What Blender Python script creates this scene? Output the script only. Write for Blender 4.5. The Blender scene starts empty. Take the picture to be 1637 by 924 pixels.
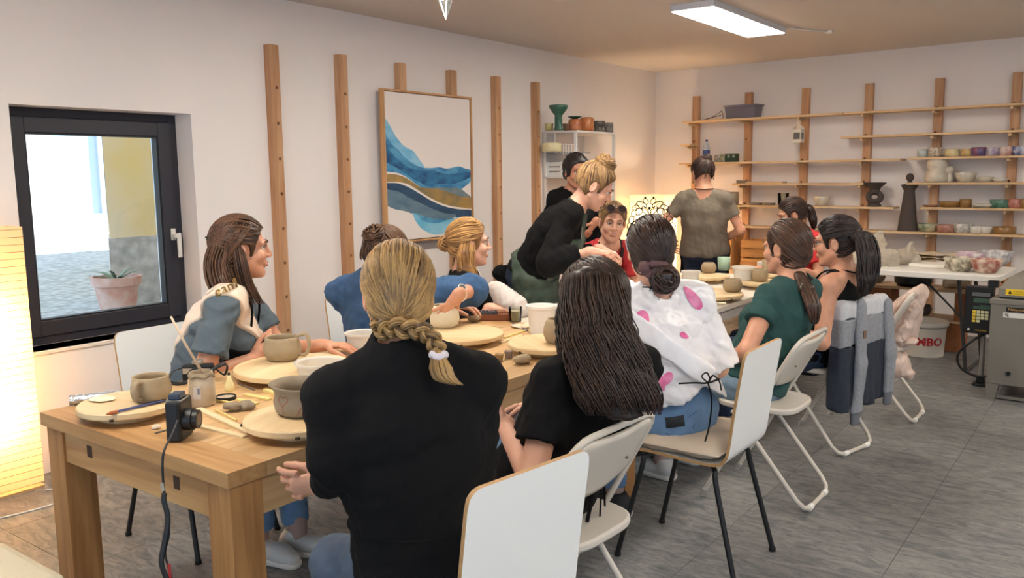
import bpy, bmesh, math, random
import numpy as np
from mathutils import Vector, Matrix, noise as mnoise
PI = math.pi
random.seed(7)
SC = bpy.context.scene
COL = SC.collection

# ---------------------------------------------------------------- camera, world, sun, exposure
def make_camera():
    F, pit, rol, az = 1353.4, math.radians(7.66), math.radians(-0.66), math.radians(36.5)
    cp, sp, cr, sr = math.cos(pit), math.sin(pit), math.cos(rol), math.sin(rol)
    A = np.array([[cr, -sr, 0], [sr, cr, 0], [0, 0, 1]]) @ np.array([[1, 0, 0], [0, -sp, -cp], [0, cp, -sp]])
    W = np.array([[math.cos(az), math.sin(az), 0], [-math.sin(az), math.cos(az), 0], [0, 0, 1]])
    R = A @ W
    cd = bpy.data.cameras.new('camera'); cam = bpy.data.objects.new('camera', cd); COL.objects.link(cam)
    cd.sensor_width = 36; cd.lens = 36 * F / 1637; cd.clip_start = 0.05; cd.clip_end = 200
    m = Matrix.Identity(4)
    for i in range(3):
        m[i][0] = R[0][i]; m[i][1] = -R[1][i]; m[i][2] = -R[2][i]
    m[2][3] = 1.5
    cam.matrix_world = m
    SC.camera = cam
make_camera()
world = bpy.data.worlds.new('world'); SC.world = world; world.use_nodes = True
wn = world.node_tree.nodes; wn['Background'].inputs[0].default_value = (0.62, 0.80, 1.0, 1); wn['Background'].inputs[1].default_value = 1.25
sd = bpy.data.lights.new('sun', 'SUN'); sd.energy = 8; sd.angle = 0.01; sd.color = (1.0, 0.95, 0.86)
sun = bpy.data.objects.new('sun', sd); COL.objects.link(sun)
sun.rotation_euler = Vector((-0.2, -0.62, -0.76)).to_track_quat('-Z', 'Y').to_euler()
LAMP_W = 1.45
vs = SC.view_settings
vs.view_transform = 'Standard'; vs.look = 'None'; vs.gamma = 1; vs.use_curve_mapping = False
vs.exposure = 0.95

# ---------------------------------------------------------------- helpers
def lin(c):
    return tuple((x / 255 / 12.92 if x / 255 <= 0.04045 else ((x / 255 + 0.055) / 1.055) ** 2.4) for x in c)
MATS = {}
def mat(name, col, rough=0.6, metal=0.0, var=0.0, vscale=8.0, bump=0.0, bscale=60.0, stretch=None, sss=0.0, emit=None, estr=0.0, trans=0.0, alpha=1.0, spec=0.5, col2=None, coat=0.0, sheen=0.0, coords='Object', trl=0.0):
    if name in MATS: return MATS[name]
    m = bpy.data.materials.new(name); m.use_nodes = True
    nt = m.node_tree; N = nt.nodes; L = nt.links; b = N['Principled BSDF']
    c = lin(col)
    b.inputs['Base Color'].default_value = (*c, 1); b.inputs['Roughness'].default_value = rough; b.inputs['Metallic'].default_value = metal
    b.inputs['Specular IOR Level'].default_value = spec
    if sss: b.inputs['Subsurface Weight'].default_value = sss; b.inputs['Subsurface Radius'].default_value = (0.012, 0.005, 0.003)
    if trans: b.inputs['Transmission Weight'].default_value = trans
    if alpha < 1: b.inputs['Alpha'].default_value = alpha
    if coat: b.inputs['Coat Weight'].default_value = coat; b.inputs['Coat Roughness'].default_value = 0.15
    if sheen: b.inputs['Sheen Weight'].default_value = sheen
    if emit: b.inputs['Emission Color'].default_value = (*lin(emit), 1); b.inputs['Emission Strength'].default_value = estr
    if var or bump:
        tc = N.new('ShaderNodeTexCoord'); mp = N.new('ShaderNodeMapping'); L.new(tc.outputs[coords], mp.inputs[0])
        if stretch: mp.inputs['Scale'].default_value = stretch
    if var:
        nz = N.new('ShaderNodeTexNoise'); nz.inputs['Scale'].default_value = vscale; nz.inputs['Detail'].default_value = 6
        L.new(mp.outputs[0], nz.inputs['Vector'])
        mx = N.new('ShaderNodeMix'); mx.data_type = 'RGBA'
        c2 = lin(col2) if col2 else tuple(x * (1 - var) for x in c)
        mx.inputs[6].default_value = (*c, 1); mx.inputs[7].default_value = (*c2, 1)
        cr = N.new('ShaderNodeValToRGB'); cr.color_ramp.elements[0].position = 0.35; cr.color_ramp.elements[1].position = 0.65
        L.new(nz.outputs[0], cr.inputs[0]); L.new(cr.outputs[0], mx.inputs[0]); L.new(mx.outputs[2], b.inputs['Base Color'])
    if bump:
        nb = N.new('ShaderNodeTexNoise'); nb.inputs['Scale'].default_value = bscale; nb.inputs['Detail'].default_value = 5
        L.new(mp.outputs[0], nb.inputs['Vector'])
        bp = N.new('ShaderNodeBump'); bp.inputs['Strength'].default_value = bump; bp.inputs['Distance'].default_value = 0.01
        L.new(nb.outputs[0], bp.inputs['Height']); L.new(bp.outputs[0], b.inputs['Normal'])
    if trl:
        td = N.new('ShaderNodeBsdfTranslucent'); td.inputs[0].default_value = (*c, 1)
        ms = N.new('ShaderNodeMixShader'); ms.inputs[0].default_value = trl
        L.new(b.outputs[0], ms.inputs[1]); L.new(td.outputs[0], ms.inputs[2]); L.new(ms.outputs[0], N['Material Output'].inputs[0])
    MATS[name] = m
    return m

def frame(d, up=(0, 0, 1)):
    d = Vector(d).normalized(); u = Vector(up)
    if abs(d.dot(u)) > 0.98: u = Vector((0, 1, 0)) if abs(d.y) < 0.9 else Vector((1, 0, 0))
    x = u.cross(d).normalized(); y = d.cross(x)
    return x, y, d

class MB:
    def __init__(s): s.v = []; s.f = []; s.m = []; s.a = None
    def add(s, vs, fs, mi=0):
        o = len(s.v); s.v += [tuple(p) for p in vs]; s.f += [tuple(o + i for i in f) for f in fs]; s.m += [mi] * len(fs); return s
    def box(s, a, b, mi=0, R=None, c=None):
        p = [(x, y, z) for x in (a[0], b[0]) for y in (a[1], b[1]) for z in (a[2], b[2])]
        if R is not None: p = [tuple((R @ Vector(q)) + Vector((0, 0, 0) if c is None else c)) for q in p]
        return s.add(p, [(0, 1, 3, 2), (4, 6, 7, 5), (0, 4, 5, 1), (2, 3, 7, 6), (0, 2, 6, 4), (1, 5, 7, 3)], mi)
    def cyl(s, p, q, r, r2=None, n=16, cap=True, mi=0):
        p = Vector(p); q = Vector(q); r2 = r if r2 is None else r2
        x, y, d = frame(q - p); vs = []
        for c, rr in ((p, r), (q, r2)):
            for i in range(n):
                t = 2 * PI * i / n; vs.append(c + x * (rr * math.cos(t)) + y * (rr * math.sin(t)))
        fs = [(i, (i + 1) % n, n + (i + 1) % n, n + i) for i in range(n)]
        if cap: fs += [tuple(range(n - 1, -1, -1)), tuple(range(n, 2 * n))]
        return s.add(vs, fs, mi)
    def tube(s, pts, r, n=8, closed=False, flat=1.0, mi=0, up=(0, 0, 1)):
        P = [Vector(p) for p in pts]; k = len(P); vs = []
        rs = r if isinstance(r, (list, tuple)) else [r] * k
        px = None
        for i in range(k):
            a = P[i - 1] if (i > 0 or closed) else P[0]; b = P[(i + 1) % k] if (i < k - 1 or closed) else P[-1]
            d = (b - a)
            if d.length < 1e-9: d = Vector((0, 0, 1))
            d.normalize()
            if px is None: x, y, _ = frame(d, up)
            else:
                x = px - d * px.dot(d)
                if x.length < 1e-6: x, y, _ = frame(d, up)
                x.normalize(); y = d.cross(x)
            px = x
            for j in range(n):
                t = 2 * PI * j / n; vs.append(P[i] + x * (rs[i] * math.cos(t)) + y * (rs[i] * flat * math.sin(t)))
        fs = []
        for i in range(k if closed else k - 1):
            o = i * n; q = ((i + 1) % k) * n
            fs += [(o + j, o + (j + 1) % n, q + (j + 1) % n, q + j) for j in range(n)]
        if not closed: fs += [tuple(range(n - 1, -1, -1)), tuple(range((k - 1) * n, k * n))]
        return s.add(vs, fs, mi)
    def lathe(s, prof, c=(0, 0, 0), n=28, wob=0.0, seed=0, sx=1.0, sy=1.0, mi=0):
        vs = []; k = len(prof); rnd = random.Random(seed); ph = [rnd.uniform(0, 6.28) for _ in range(6)]
        for r, z in prof:
            for j in range(n):
                t = 2 * PI * j / n
                w = 1 + wob * (math.sin(2 * t + ph[0] + z * 20) + 0.6 * math.sin(3 * t + ph[1]) + 0.5 * math.sin(5 * t + ph[2] + z * 40))
                zz = z + (wob * 0.15 * math.sin(2 * t + ph[3]) * (z > prof[0][1] + 1e-4)) * max(p[0] for p in prof)
                vs.append((c[0] + r * w * sx * math.cos(t), c[1] + r * w * sy * math.sin(t), c[2] + zz))
        fs = []
        for i in range(k - 1):
            o = i * n; q = o + n
            fs += [(o + j, o + (j + 1) % n, q + (j + 1) % n, q + j) for j in range(n)]
        if prof[0][0] > 1e-5: fs.append(tuple(range(n - 1, -1, -1)))
        if prof[-1][0] > 1e-5: fs.append(tuple(range((k - 1) * n, k * n)))
        return s.add(vs, fs, mi)
    def ball(s, c, r, n=12, sc=(1, 1, 1), mi=0):
        pr = [(max(1e-6, r * math.sin(PI * i / n)), -r * math.cos(PI * i / n)) for i in range(n + 1)]
        o = len(s.v); s.lathe(pr, (0, 0, 0), n=2 * n, mi=mi)
        for i in range(o, len(s.v)):
            v = s.v[i]; s.v[i] = (c[0] + v[0] * sc[0], c[1] + v[1] * sc[1], c[2] + v[2] * sc[2])
        return s
    def prism(s, poly, f, d, mi=0):
        """poly 2-D points, f maps (u,v)->3-D, d extrusion vector"""
        n = len(poly); d = Vector(d)
        a = [Vector(f(*p)) for p in poly]; b = [p + d for p in a]
        return s.add(a + b, [tuple(range(n - 1, -1, -1)), tuple(range(n, 2 * n))] + [(i, (i + 1) % n, n + (i + 1) % n, n + i) for i in range(n)], mi)
    def grid(s, rows, closed=False, mi=0):
        k = len(rows); n = len(rows[0]); vs = [p for r in rows for p in r]; fs = []
        for i in range(k - 1):
            for j in range(n if closed else n - 1):
                fs.append((i * n + j, i * n + (j + 1) % n, (i + 1) * n + (j + 1) % n, (i + 1) * n + j))
        return s.add(vs, fs, mi)
    def xf(s, fn): s.v = [tuple(fn(Vector(p))) for p in s.v]; return s
    def mesh(s, name, mats):
        me = bpy.data.meshes.new(name); me.from_pydata(s.v, [], s.f)
        for m in (mats if isinstance(mats, (list, tuple)) else [mats]): me.materials.append(m)
        if any(s.m): me.polygons.foreach_set('material_index', s.m)
        me.update(); return me
    def build(s, name, mats, parent=None, smooth=False, bevel=0.0, loc=None, world=False, fix=True, solid=0.0, sub=0):
        if world and parent is not None:
            l = wloc(parent); s.v = [(p[0] - l[0], p[1] - l[1], p[2] - l[2]) for p in s.v]
        me = s.mesh(name, mats)
        if fix:
            bm = bmesh.new(); bm.from_mesh(me); bmesh.ops.recalc_face_normals(bm, faces=bm.faces); bm.to_mesh(me); bm.free()
        return link(name, me, parent, smooth, bevel, loc, solid, sub)
def wloc(o):
    l = Vector((0, 0, 0))
    while o is not None: l += o.location; o = o.parent
    return l
def link(name, me, parent=None, smooth=False, bevel=0.0, loc=None, solid=0.0, sub=0):
    o = bpy.data.objects.new(name, me); COL.objects.link(o)
    if parent is not None: o.parent = parent
    if loc: o.location = loc
    if smooth is True: me.polygons.foreach_set('use_smooth', [True] * len(me.polygons))
    elif smooth:
        me.polygons.foreach_set('use_smooth', [True] * len(me.polygons))
        me.set_sharp_from_angle(angle=math.radians(smooth))
    if solid:
        d = o.modifiers.new('solid', 'SOLIDIFY'); d.thickness = solid; d.offset = 0
    if bevel:
        d = o.modifiers.new('bevel', 'BEVEL'); d.width = bevel; d.segments = 2; d.limit_method = 'ANGLE'; d.angle_limit = 0.6
    if sub:
        d = o.modifiers.new('sub', 'SUBSURF'); d.levels = sub; d.render_levels = sub
    return o
def tag(o, label=None, cat=None, group=None, kind=None):
    if label: o['label'] = label
    if cat: o['category'] = cat
    if group: o['group'] = group
    if kind: o['kind'] = kind
    return o
def thing(name, label, cat, loc=(0, 0, 0), rotz=0.0, group=None):
    o = bpy.data.objects.new(name, None); COL.objects.link(o); o.location = loc; o.rotation_euler = (0, 0, rotz)
    o.empty_display_size = 0.05
    return tag(o, label, cat, group)
def dup(root, label=None, loc=None, rotz=None, group=None, parent=None):
    r = root.copy(); COL.objects.link(r)
    if parent is not None: r.parent = parent
    for k in ('label', 'group'):
        if k in r and parent is None: del r[k]
    if label: r['label'] = label
    if group: r['group'] = group
    if loc is not None: r.location = loc
    if rotz is not None: r.rotation_euler = (0, 0, rotz)
    for ch in list(root.children):
        if ch.name.split('.')[0] in ('hoodie',): continue
        dup(ch, parent=r)
    return r
def bez(pts, n=24):
    """Catmull-Rom through pts"""
    P = [Vector(p) for p in pts]; P = [P[0] * 2 - P[1]] + P + [P[-1] * 2 - P[-2]]
    out = []; k = len(P) - 3
    for i in range(n):
        u = i / (n - 1) * k; j = min(int(u), k - 1); t = u - j
        a, b, c, d = P[j:j + 4]
        out.append(0.5 * ((2 * b) + (c - a) * t + (2 * a - 5 * b + 4 * c - d) * t * t + (3 * b - a - 3 * c + d) * t ** 3))
    return out

# ---------------------------------------------------------------- materials
WHITE = mat('wall_paint', (238, 231, 228), 0.9, bump=0.12, bscale=14, var=0.03, vscale=1.5)
CEIL = mat('ceiling_paint', (216, 204, 194), 0.95, bump=0.05, bscale=20)
def wood(name, c1, c2, axis=2, scale=1.0, rough=0.55):
    if name in MATS: return MATS[name]
    m = bpy.data.materials.new(name); m.use_nodes = True; nt = m.node_tree; N = nt.nodes; L = nt.links; b = N['Principled BSDF']
    tc = N.new('ShaderNodeTexCoord'); mp = N.new('ShaderNodeMapping'); oi = N.new('ShaderNodeObjectInfo')
    st = [14 * scale] * 3; st[axis] = 0.9 * scale
    mp.inputs['Scale'].default_value = st; L.new(tc.outputs['Object'], mp.inputs[0])
    va = N.new('ShaderNodeVectorMath'); va.operation = 'ADD'; sc = N.new('ShaderNodeVectorMath'); sc.operation = 'SCALE'; sc.inputs[3].default_value = 37
    cb = N.new('ShaderNodeCombineXYZ')
    for i in range(3): L.new(oi.outputs['Random'], cb.inputs[i])
    L.new(cb.outputs[0], sc.inputs[0]); L.new(mp.outputs[0], va.inputs[0]); L.new(sc.outputs[0], va.inputs[1])
    n1 = N.new('ShaderNodeTexNoise'); n1.inputs['Scale'].default_value = 1.0; n1.inputs['Detail'].default_value = 8; n1.inputs['Distortion'].default_value = 1.2
    n2 = N.new('ShaderNodeTexNoise'); n2.inputs['Scale'].default_value = 5.0; n2.inputs['Detail'].default_value = 4
    L.new(va.outputs[0], n1.inputs['Vector']); L.new(va.outputs[0], n2.inputs['Vector'])
    ad = N.new('ShaderNodeMath'); ad.operation = 'MULTIPLY_ADD'; ad.inputs[1].default_value = 0.35; L.new(n2.outputs[0], ad.inputs[0]); L.new(n1.outputs[0], ad.inputs[2])
    cr = N.new('ShaderNodeValToRGB'); cr.color_ramp.elements[0].position = 0.45; cr.color_ramp.elements[1].position = 0.85
    cr.color_ramp.elements[0].color = (*lin(c1), 1); cr.color_ramp.elements[1].color = (*lin(c2), 1)
    L.new(ad.outputs[0], cr.inputs[0])
    hv = N.new('ShaderNodeHueSaturation'); mr = N.new('ShaderNodeMapRange'); mr.inputs[3].default_value = 0.9; mr.inputs[4].default_value = 1.08
    L.new(oi.outputs['Random'], mr.inputs[0]); L.new(mr.outputs[0], hv.inputs['Value']); L.new(cr.outputs[0], hv.inputs['Color']); L.new(hv.outputs[0], b.inputs['Base Color'])
    b.inputs['Roughness'].default_value = rough
    bp = N.new('ShaderNodeBump'); bp.inputs['Strength'].default_value = 0.12; bp.inputs['Distance'].default_value = 0.005; L.new(ad.outputs[0], bp.inputs['Height']); L.new(bp.outputs[0], b.inputs['Normal'])
    MATS[name] = m; return m
OAKX = wood('oak_x', (206, 164, 112), (168, 122, 74), 0)
OAKY = wood('oak_y', (218, 184, 136), (190, 150, 104), 1, rough=0.4)
OAKZ = wood('oak_z', (196, 146, 92), (150, 102, 56), 2)
LARCH = wood('larch_z', (214, 172, 132), (182, 130, 90), 2, 0.8)
SHELFW = wood('pine_x', (230, 203, 164), (205, 166, 118), 0, 0.8)
BATW = wood('birch', (232, 208, 166), (214, 182, 134), 0, 0.5)
PLYEDGE = mat('ply_edge', (190, 148, 98), 0.6, var=0.2, vscale=80)
LAM = mat('white_laminate', (236, 236, 234), 0.35)
BLACKMET = mat('black_metal', (16, 16, 18), 0.4)
CREAM = mat('cream_enamel', (212, 203, 190), 0.4)
PLASTW = mat('white_plastic', (238, 236, 230), 0.45)
BLACKP = mat('black_plastic', (18, 18, 20), 0.45)
DARKFR = mat('anthracite_frame', (44, 44, 54), 0.5)
GLASS = None
def glass(name, tint=(0.95, 0.98, 1.0), gl=0.06):
    if name in MATS: return MATS[name]
    m = bpy.data.materials.new(name); m.use_nodes = True; nt = m.node_tree; N = nt.nodes; L = nt.links
    t = N.new('ShaderNodeBsdfTransparent'); t.inputs[0].default_value = (*tint, 1); g = N.new('ShaderNodeBsdfGlossy'); g.inputs['Roughness'].default_value = 0.02
    fr = N.new('ShaderNodeFresnel'); fr.inputs[0].default_value = 1.45; mx = N.new('ShaderNodeMixShader')
    L.new(fr.outputs[0], mx.inputs[0]); L.new(t.outputs[0], mx.inputs[1]); L.new(g.outputs[0], mx.inputs[2]); L.new(mx.outputs[0], N['Material Output'].inputs[0])
    MATS[name] = m; return m
PANE = glass('window_glass')
def tilemat():
    m = bpy.data.materials.new('slate_tile'); m.use_nodes = True; nt = m.node_tree; N = nt.nodes; L = nt.links; b = N['Principled BSDF']
    g = N.new('ShaderNodeNewGeometry'); mp = N.new('ShaderNodeMapping'); mp.inputs['Rotation'].default_value = (0, 0, 0.5); mp.inputs['Scale'].default_value = (5, 15, 5)
    L.new(g.outputs['Position'], mp.inputs[0])
    n1 = N.new('ShaderNodeTexNoise'); n1.inputs['Scale'].default_value = 1.6; n1.inputs['Detail'].default_value = 10; n1.inputs['Roughness'].default_value = 0.7; n1.inputs['Distortion'].default_value = 1.25
    n2 = N.new('ShaderNodeTexNoise'); n2.inputs['Scale'].default_value = 0.9; n2.inputs['Detail'].default_value = 3
    L.new(mp.outputs[0], n1.inputs['Vector']); L.new(g.outputs['Position'], n2.inputs['Vector'])
    cr = N.new('ShaderNodeValToRGB'); e = cr.color_ramp.elements
    e[0].position = 0.38; e[0].color = (*lin((90, 92, 95)), 1); e[1].position = 0.64; e[1].color = (*lin((142, 140, 137)), 1)
    L.new(n1.outputs[0], cr.inputs[0])
    oi = N.new('ShaderNodeObjectInfo'); mr = N.new('ShaderNodeMapRange'); mr.inputs[3].default_value = 0.92; mr.inputs[4].default_value = 1.06; L.new(oi.outputs['Random'], mr.inputs[0])
    hv = N.new('ShaderNodeHueSaturation'); L.new(mr.outputs[0], hv.inputs['Value']); L.new(cr.outputs[0], hv.inputs['Color']); L.new(hv.outputs[0], b.inputs['Base Color'])
    rr = N.new('ShaderNodeMapRange'); rr.inputs[3].default_value = 0.32; rr.inputs[4].default_value = 0.62; L.new(n2.outputs[0], rr.inputs[0]); L.new(rr.outputs[0], b.inputs['Roughness'])
    bp = N.new('ShaderNodeBump'); bp.inputs['Strength'].default_value = 0.5; bp.inputs['Distance'].default_value = 0.006; L.new(n1.outputs[0], bp.inputs['Height']); L.new(bp.outputs[0], b.inputs['Normal'])
    return m
TILE = tilemat()
# ---------------------------------------------------------------- the room
WX, CY, CZ = -4.45, 8.769, 2.617
TH = math.radians(3.3)
BD = Vector((math.cos(TH), -math.sin(TH), 0)); BN = Vector((math.sin(TH), math.cos(TH), 0))
def bw(u, off, z): return Vector((WX, CY, 0)) + BD * u - BN * off + Vector((0, 0, z))
def struct(o): o['kind'] = 'structure'; return o
GROUT = mat('grout', (84, 82, 80), 0.9)
floor = struct(MB().box((-4.8, -2.6, -0.25), (3.2, 9.2, -0.004)).build('floor', GROUT))
tm = None
TX, TY = 0.637, 0.652
for i in range(-1, 9):
    for j in range(-3, 12):
        x0 = -3.86 + i * TX; y0 = 1.5 + j * TY
        a = max(x0 + 0.0012, WX); b = min(x0 + TX - 0.0012, 3.19); c = max(y0 + 0.0012, -2.59); d = y0 + TY - 0.0012
        if b - a < 0.05 or d - c < 0.05 or c > 8.75: continue
        full = abs(b - a - TX + 0.0024) < 1e-6 and abs(d - c - TY + 0.0024) < 1e-6
        if full and tm is not None: o = link('tile', tm, floor)
        else:
            o = MB().box((-(b - a) / 2, -(d - c) / 2, -0.006), ((b - a) / 2, (d - c) / 2, 0)).build('tile', TILE, floor)
            if full: tm = o.data
        o.location = ((a + b) / 2, (c + d) / 2, 0)
struct(MB().box((-4.8, -2.9, CZ), (3.5, 9.2, CZ + 0.3)).build('ceiling', CEIL))
WY0, WY1, WZ0, WZ1 = 1.925, 2.912, 0.64, 1.872
w = MB()
w.box((WX - 0.36, -2.9, 0), (WX, WY0, CZ)).box((WX - 0.36, WY1, 0), (WX, 9.2, CZ)).box((WX - 0.36, WY0, 0), (WX, WY1, WZ0)).box((WX - 0.36, WY0, WZ1), (WX, WY1, CZ))
struct(w.build('wall_left', WHITE))
w = MB(); p = [bw(-0.35, 0, 0), bw(8.2, 0, 0), bw(8.2, -0.3, 0), bw(-0.35, -0.3, 0)]
w.add([(*q[:2], 0) for q in p] + [(*q[:2], CZ) for q in p], [(0, 1, 2, 3), (4, 7, 6, 5), (0, 4, 5, 1), (1, 5, 6, 2), (2, 6, 7, 3), (3, 7, 4, 0)])
struct(w.build('wall_back', WHITE))
# shop-front side behind the photographer: wall with two tall openings, and a solid wall to the right
w = MB(); w.box((-4.8, -2.9, 0), (-3.6, -2.6, CZ)).box((-0.9, -2.9, 0), (-0.3, -2.6, CZ)).box((2.5, -2.9, 0), (3.2, -2.6, CZ)).box((-3.6, -2.9, 2.35), (2.5, -2.6, CZ))
struct(w.build('wall_rear', WHITE))
w = MB(); w.box((3.2, -2.9, 0), (3.5, -0.2, CZ)).box((3.2, 2.6, 0), (3.5, 9.2, CZ)).box((3.2, -0.2, 2.3), (3.5, 2.6, CZ)).box((3.2, -0.2, 0), (3.5, 2.6, 0.5))
struct(w.build('wall_right', WHITE))
# upper storeys, out of view, added as a tall mass to shade the street
struct(MB().box((WX - 0.36, -6, CZ + 0.3), (WX + 6, 16, 11.2)).build('wall_upper', mat('facade_plaster', (226, 206, 170), 0.9)))

# window
def build_window():
    wd = bpy.data.objects.new('window_1', None); COL.objects.link(wd); wd.location = (WX - 0.16, (WY0 + WY1) / 2, WZ0); struct(wd)
    def ring(y0, y1, z0, z1, t, x0, x1):
        m = MB(); m.box((x0, y0, z0), (x1, y0 + t, z1)).box((x0, y1 - t, z0), (x1, y1, z1)).box((x0, y0 + t, z0), (x1, y1 - t, z0 + t)).box((x0, y0 + t, z1 - t), (x1, y1 - t, z1)); return m
    x = WX - 0.16
    ring(WY0, WY1, WZ0, WZ1, 0.05, x - 0.07, x).build('window_frame', DARKFR, wd, world=True, bevel=0.003)
    s = ring(WY0 + 0.045, WY1 - 0.045, WZ0 + 0.045, WZ1 - 0.045, 0.082, x - 0.065, x + 0.014).build('sash', DARKFR, wd, world=True, bevel=0.004)
    ring(WY0 + 0.127, WY1 - 0.127, WZ0 + 0.127, WZ1 - 0.127, 0.008, x - 0.045, x + 0.006).build('gasket', mat('gasket', (20, 22, 28), 0.5), wd, world=True)
    ring(WY0 + 0.122, WY1 - 0.122, WZ0 + 0.122, WZ1 - 0.122, 0.011, x - 0.055, x - 0.03).build('spacer', mat('alu_spacer', (190, 196, 204), 0.3, 0.8), wd, world=True)
    MB().box((x - 0.03, WY0 + 0.125, WZ0 + 0.125), (x - 0.024, WY1 - 0.125, WZ1 - 0.125)).build('pane', PANE, wd, world=True)
    h = MB(); yh = WY1 - 0.072
    h.box((x + 0.014, yh - 0.015, 1.14), (x + 0.024, yh + 0.015, 1.21)).box((x + 0.024, yh - 0.011, 1.155), (x + 0.06, yh + 0.011, 1.18)).box((x + 0.05, yh + 0.0, 1.04), (x + 0.066, yh + 0.024, 1.185))
    h.build('handle', mat('handle_white', (222, 218, 212), 0.35), wd, world=True, bevel=0.004)
    MB().box((WX - 0.16, WY0, WZ0 - 0.02), (WX + 0.012, WY1, WZ0)).build('window_sill', mat('sill', (226, 218, 210), 0.35), wd, world=True, bevel=0.004)
build_window()

# street outside
def cobble():
    m = bpy.data.materials.new('cobbles'); m.use_nodes = True; nt = m.node_tree; N = nt.nodes; L = nt.links; b = N['Principled BSDF']
    tc = N.new('ShaderNodeTexCoord'); v = N.new('ShaderNodeTexVoronoi'); v.inputs['Scale'].default_value = 9; L.new(tc.outputs['Object'], v.inputs['Vector'])
    cr = N.new('ShaderNodeValToRGB'); cr.color_ramp.elements[0].color = (*lin((206, 206, 204)), 1); cr.color_ramp.elements[1].color = (*lin((158, 156, 152)), 1); cr.color_ramp.elements[1].position = 0.7
    L.new(v.outputs['Distance'], cr.inputs[0]); L.new(cr.outputs[0], b.inputs['Base Color']); b.inputs['Roughness'].default_value = 0.8
    bp = N.new('ShaderNodeBump'); bp.invert = True; bp.inputs['Distance'].default_value = 0.03; L.new(v.outputs['Distance'], bp.inputs['Height']); L.new(bp.outputs[0], b.inputs['Normal'])
    return m
struct(MB().box((-60, -20, -0.3), (-4.82, 45, 0.1)).build('ground', cobble()))
def far_house():
    t = thing('building', 'pale sunlit building across the street with a tall glass door', 'building', (-27, 13, 0.1))
    MB().box((-30, -4, 0.1), (-26.6, 12.55, 9)).box((-30, 14.35, 0.1), (-26.6, 40, 9)).box((-30, 12.55, 3.6), (-26.6, 14.35, 9)).box((-30, 12.55, 0.1), (-27.2, 14.35, 3.6)).build('facade', mat('facade_white', (232, 234, 236), 0.8, var=0.06, vscale=0.4), t, world=True)
    MB().box((-27.0, 12.55, 0.1), (-26.6, 14.35, 0.32)).build('step', mat('step_stone', (196, 198, 204), 0.8), t, world=True)
    m = MB()
    for a, b in ((12.55, 12.63), (14.05, 14.2)): m.box((-26.75, a, 0.32), (-26.62, b, 3.6))
    m.box((-26.75, 12.63, 0.32), (-26.62, 14.05, 0.45)); d = m.build('door_frame', mat('door_alu', (206, 216, 226), 0.4, 0.3), t, world=True)
    MB().box((-26.72, 12.63, 0.45), (-26.70, 14.05, 3.6)).build('door_pane', mat('door_glass', (172, 192, 214), 0.15), t, world=True)
far_house()
def pillar():
    t = thing('street_wall', 'yellow painted wall with a grey stone plinth outside the window', 'wall', (-9.4, 6, 0.1))
    PO = lambda a: [(-9.12 + a, 4.87 - a), (-9.9, 5.31 - a), (-9.9, 9), (-9.12 + a, 9)]
    MB().prism(PO(0), lambda x, y: (x, y, .86), (0, 0, 5.2)).build('plaster', mat('yellow_plaster', (244, 212, 140), 0.9, var=1.0, vscale=1.1, col2=(244, 226, 196)), t, world=True)
    MB().prism(PO(.03), lambda x, y: (x, y, .1), (0, 0, .76)).build('plinth', mat('plinth_stone', (214, 210, 208), 0.9, var=0.35, vscale=9, bump=0.4, bscale=25), t, world=True)
    MB().box((-14.3, 9.02, 0.1), (-5.2, 16, 9.5)).box((-14.3, 7.9, 0.1), (-9.95, 9.02, 9.5)).build('house_block', mat('yellow_plaster', (0, 0, 0)), t, world=True)  # unseen blocks added to throw shade on the near cobbles and the pot
pillar()
def pot():
    t = thing('flower_pot', 'terracotta flower pot with a spiky plant outside the window', 'flower pot', (-8.65, 4.66, 0.1))
    P = [(0.165, 0), (0.21, 0.25), (0.215, 0.29), (0.245, 0.3), (0.255, 0.39), (0.228, 0.39), (0.218, 0.32)]
    MB().lathe(P, n=36).build('pot', mat('terracotta', (206, 148, 128), 0.85, var=0.25, vscale=6, col2=(222, 192, 180)), t, smooth=35)
    MB().lathe([(0.001, 0.335), (0.222, 0.33)], n=24).build('soil', mat('soil', (62, 50, 42), 0.95, bump=0.6), t)
    rnd = random.Random(3)
    for i in range(9):
        a = i * 2.4 + rnd.uniform(-.3, .3); ln = rnd.uniform(0.16, 0.34); up = rnd.uniform(0.3, 1.0)
        pts = [Vector((math.cos(a) * s * ln * 0.9, math.sin(a) * s * ln * 0.9, 0.33 + up * ln * (1.3 * s - 0.75 * s * s))) for s in (0, .25, .5, .75, 1)]
        MB().tube(pts, [0.012, 0.022, 0.02, 0.012, 0.002], 6, flat=0.3).build('leaf', mat('agave', (120, 142, 118), 0.6), t, smooth=True)
pot()

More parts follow.
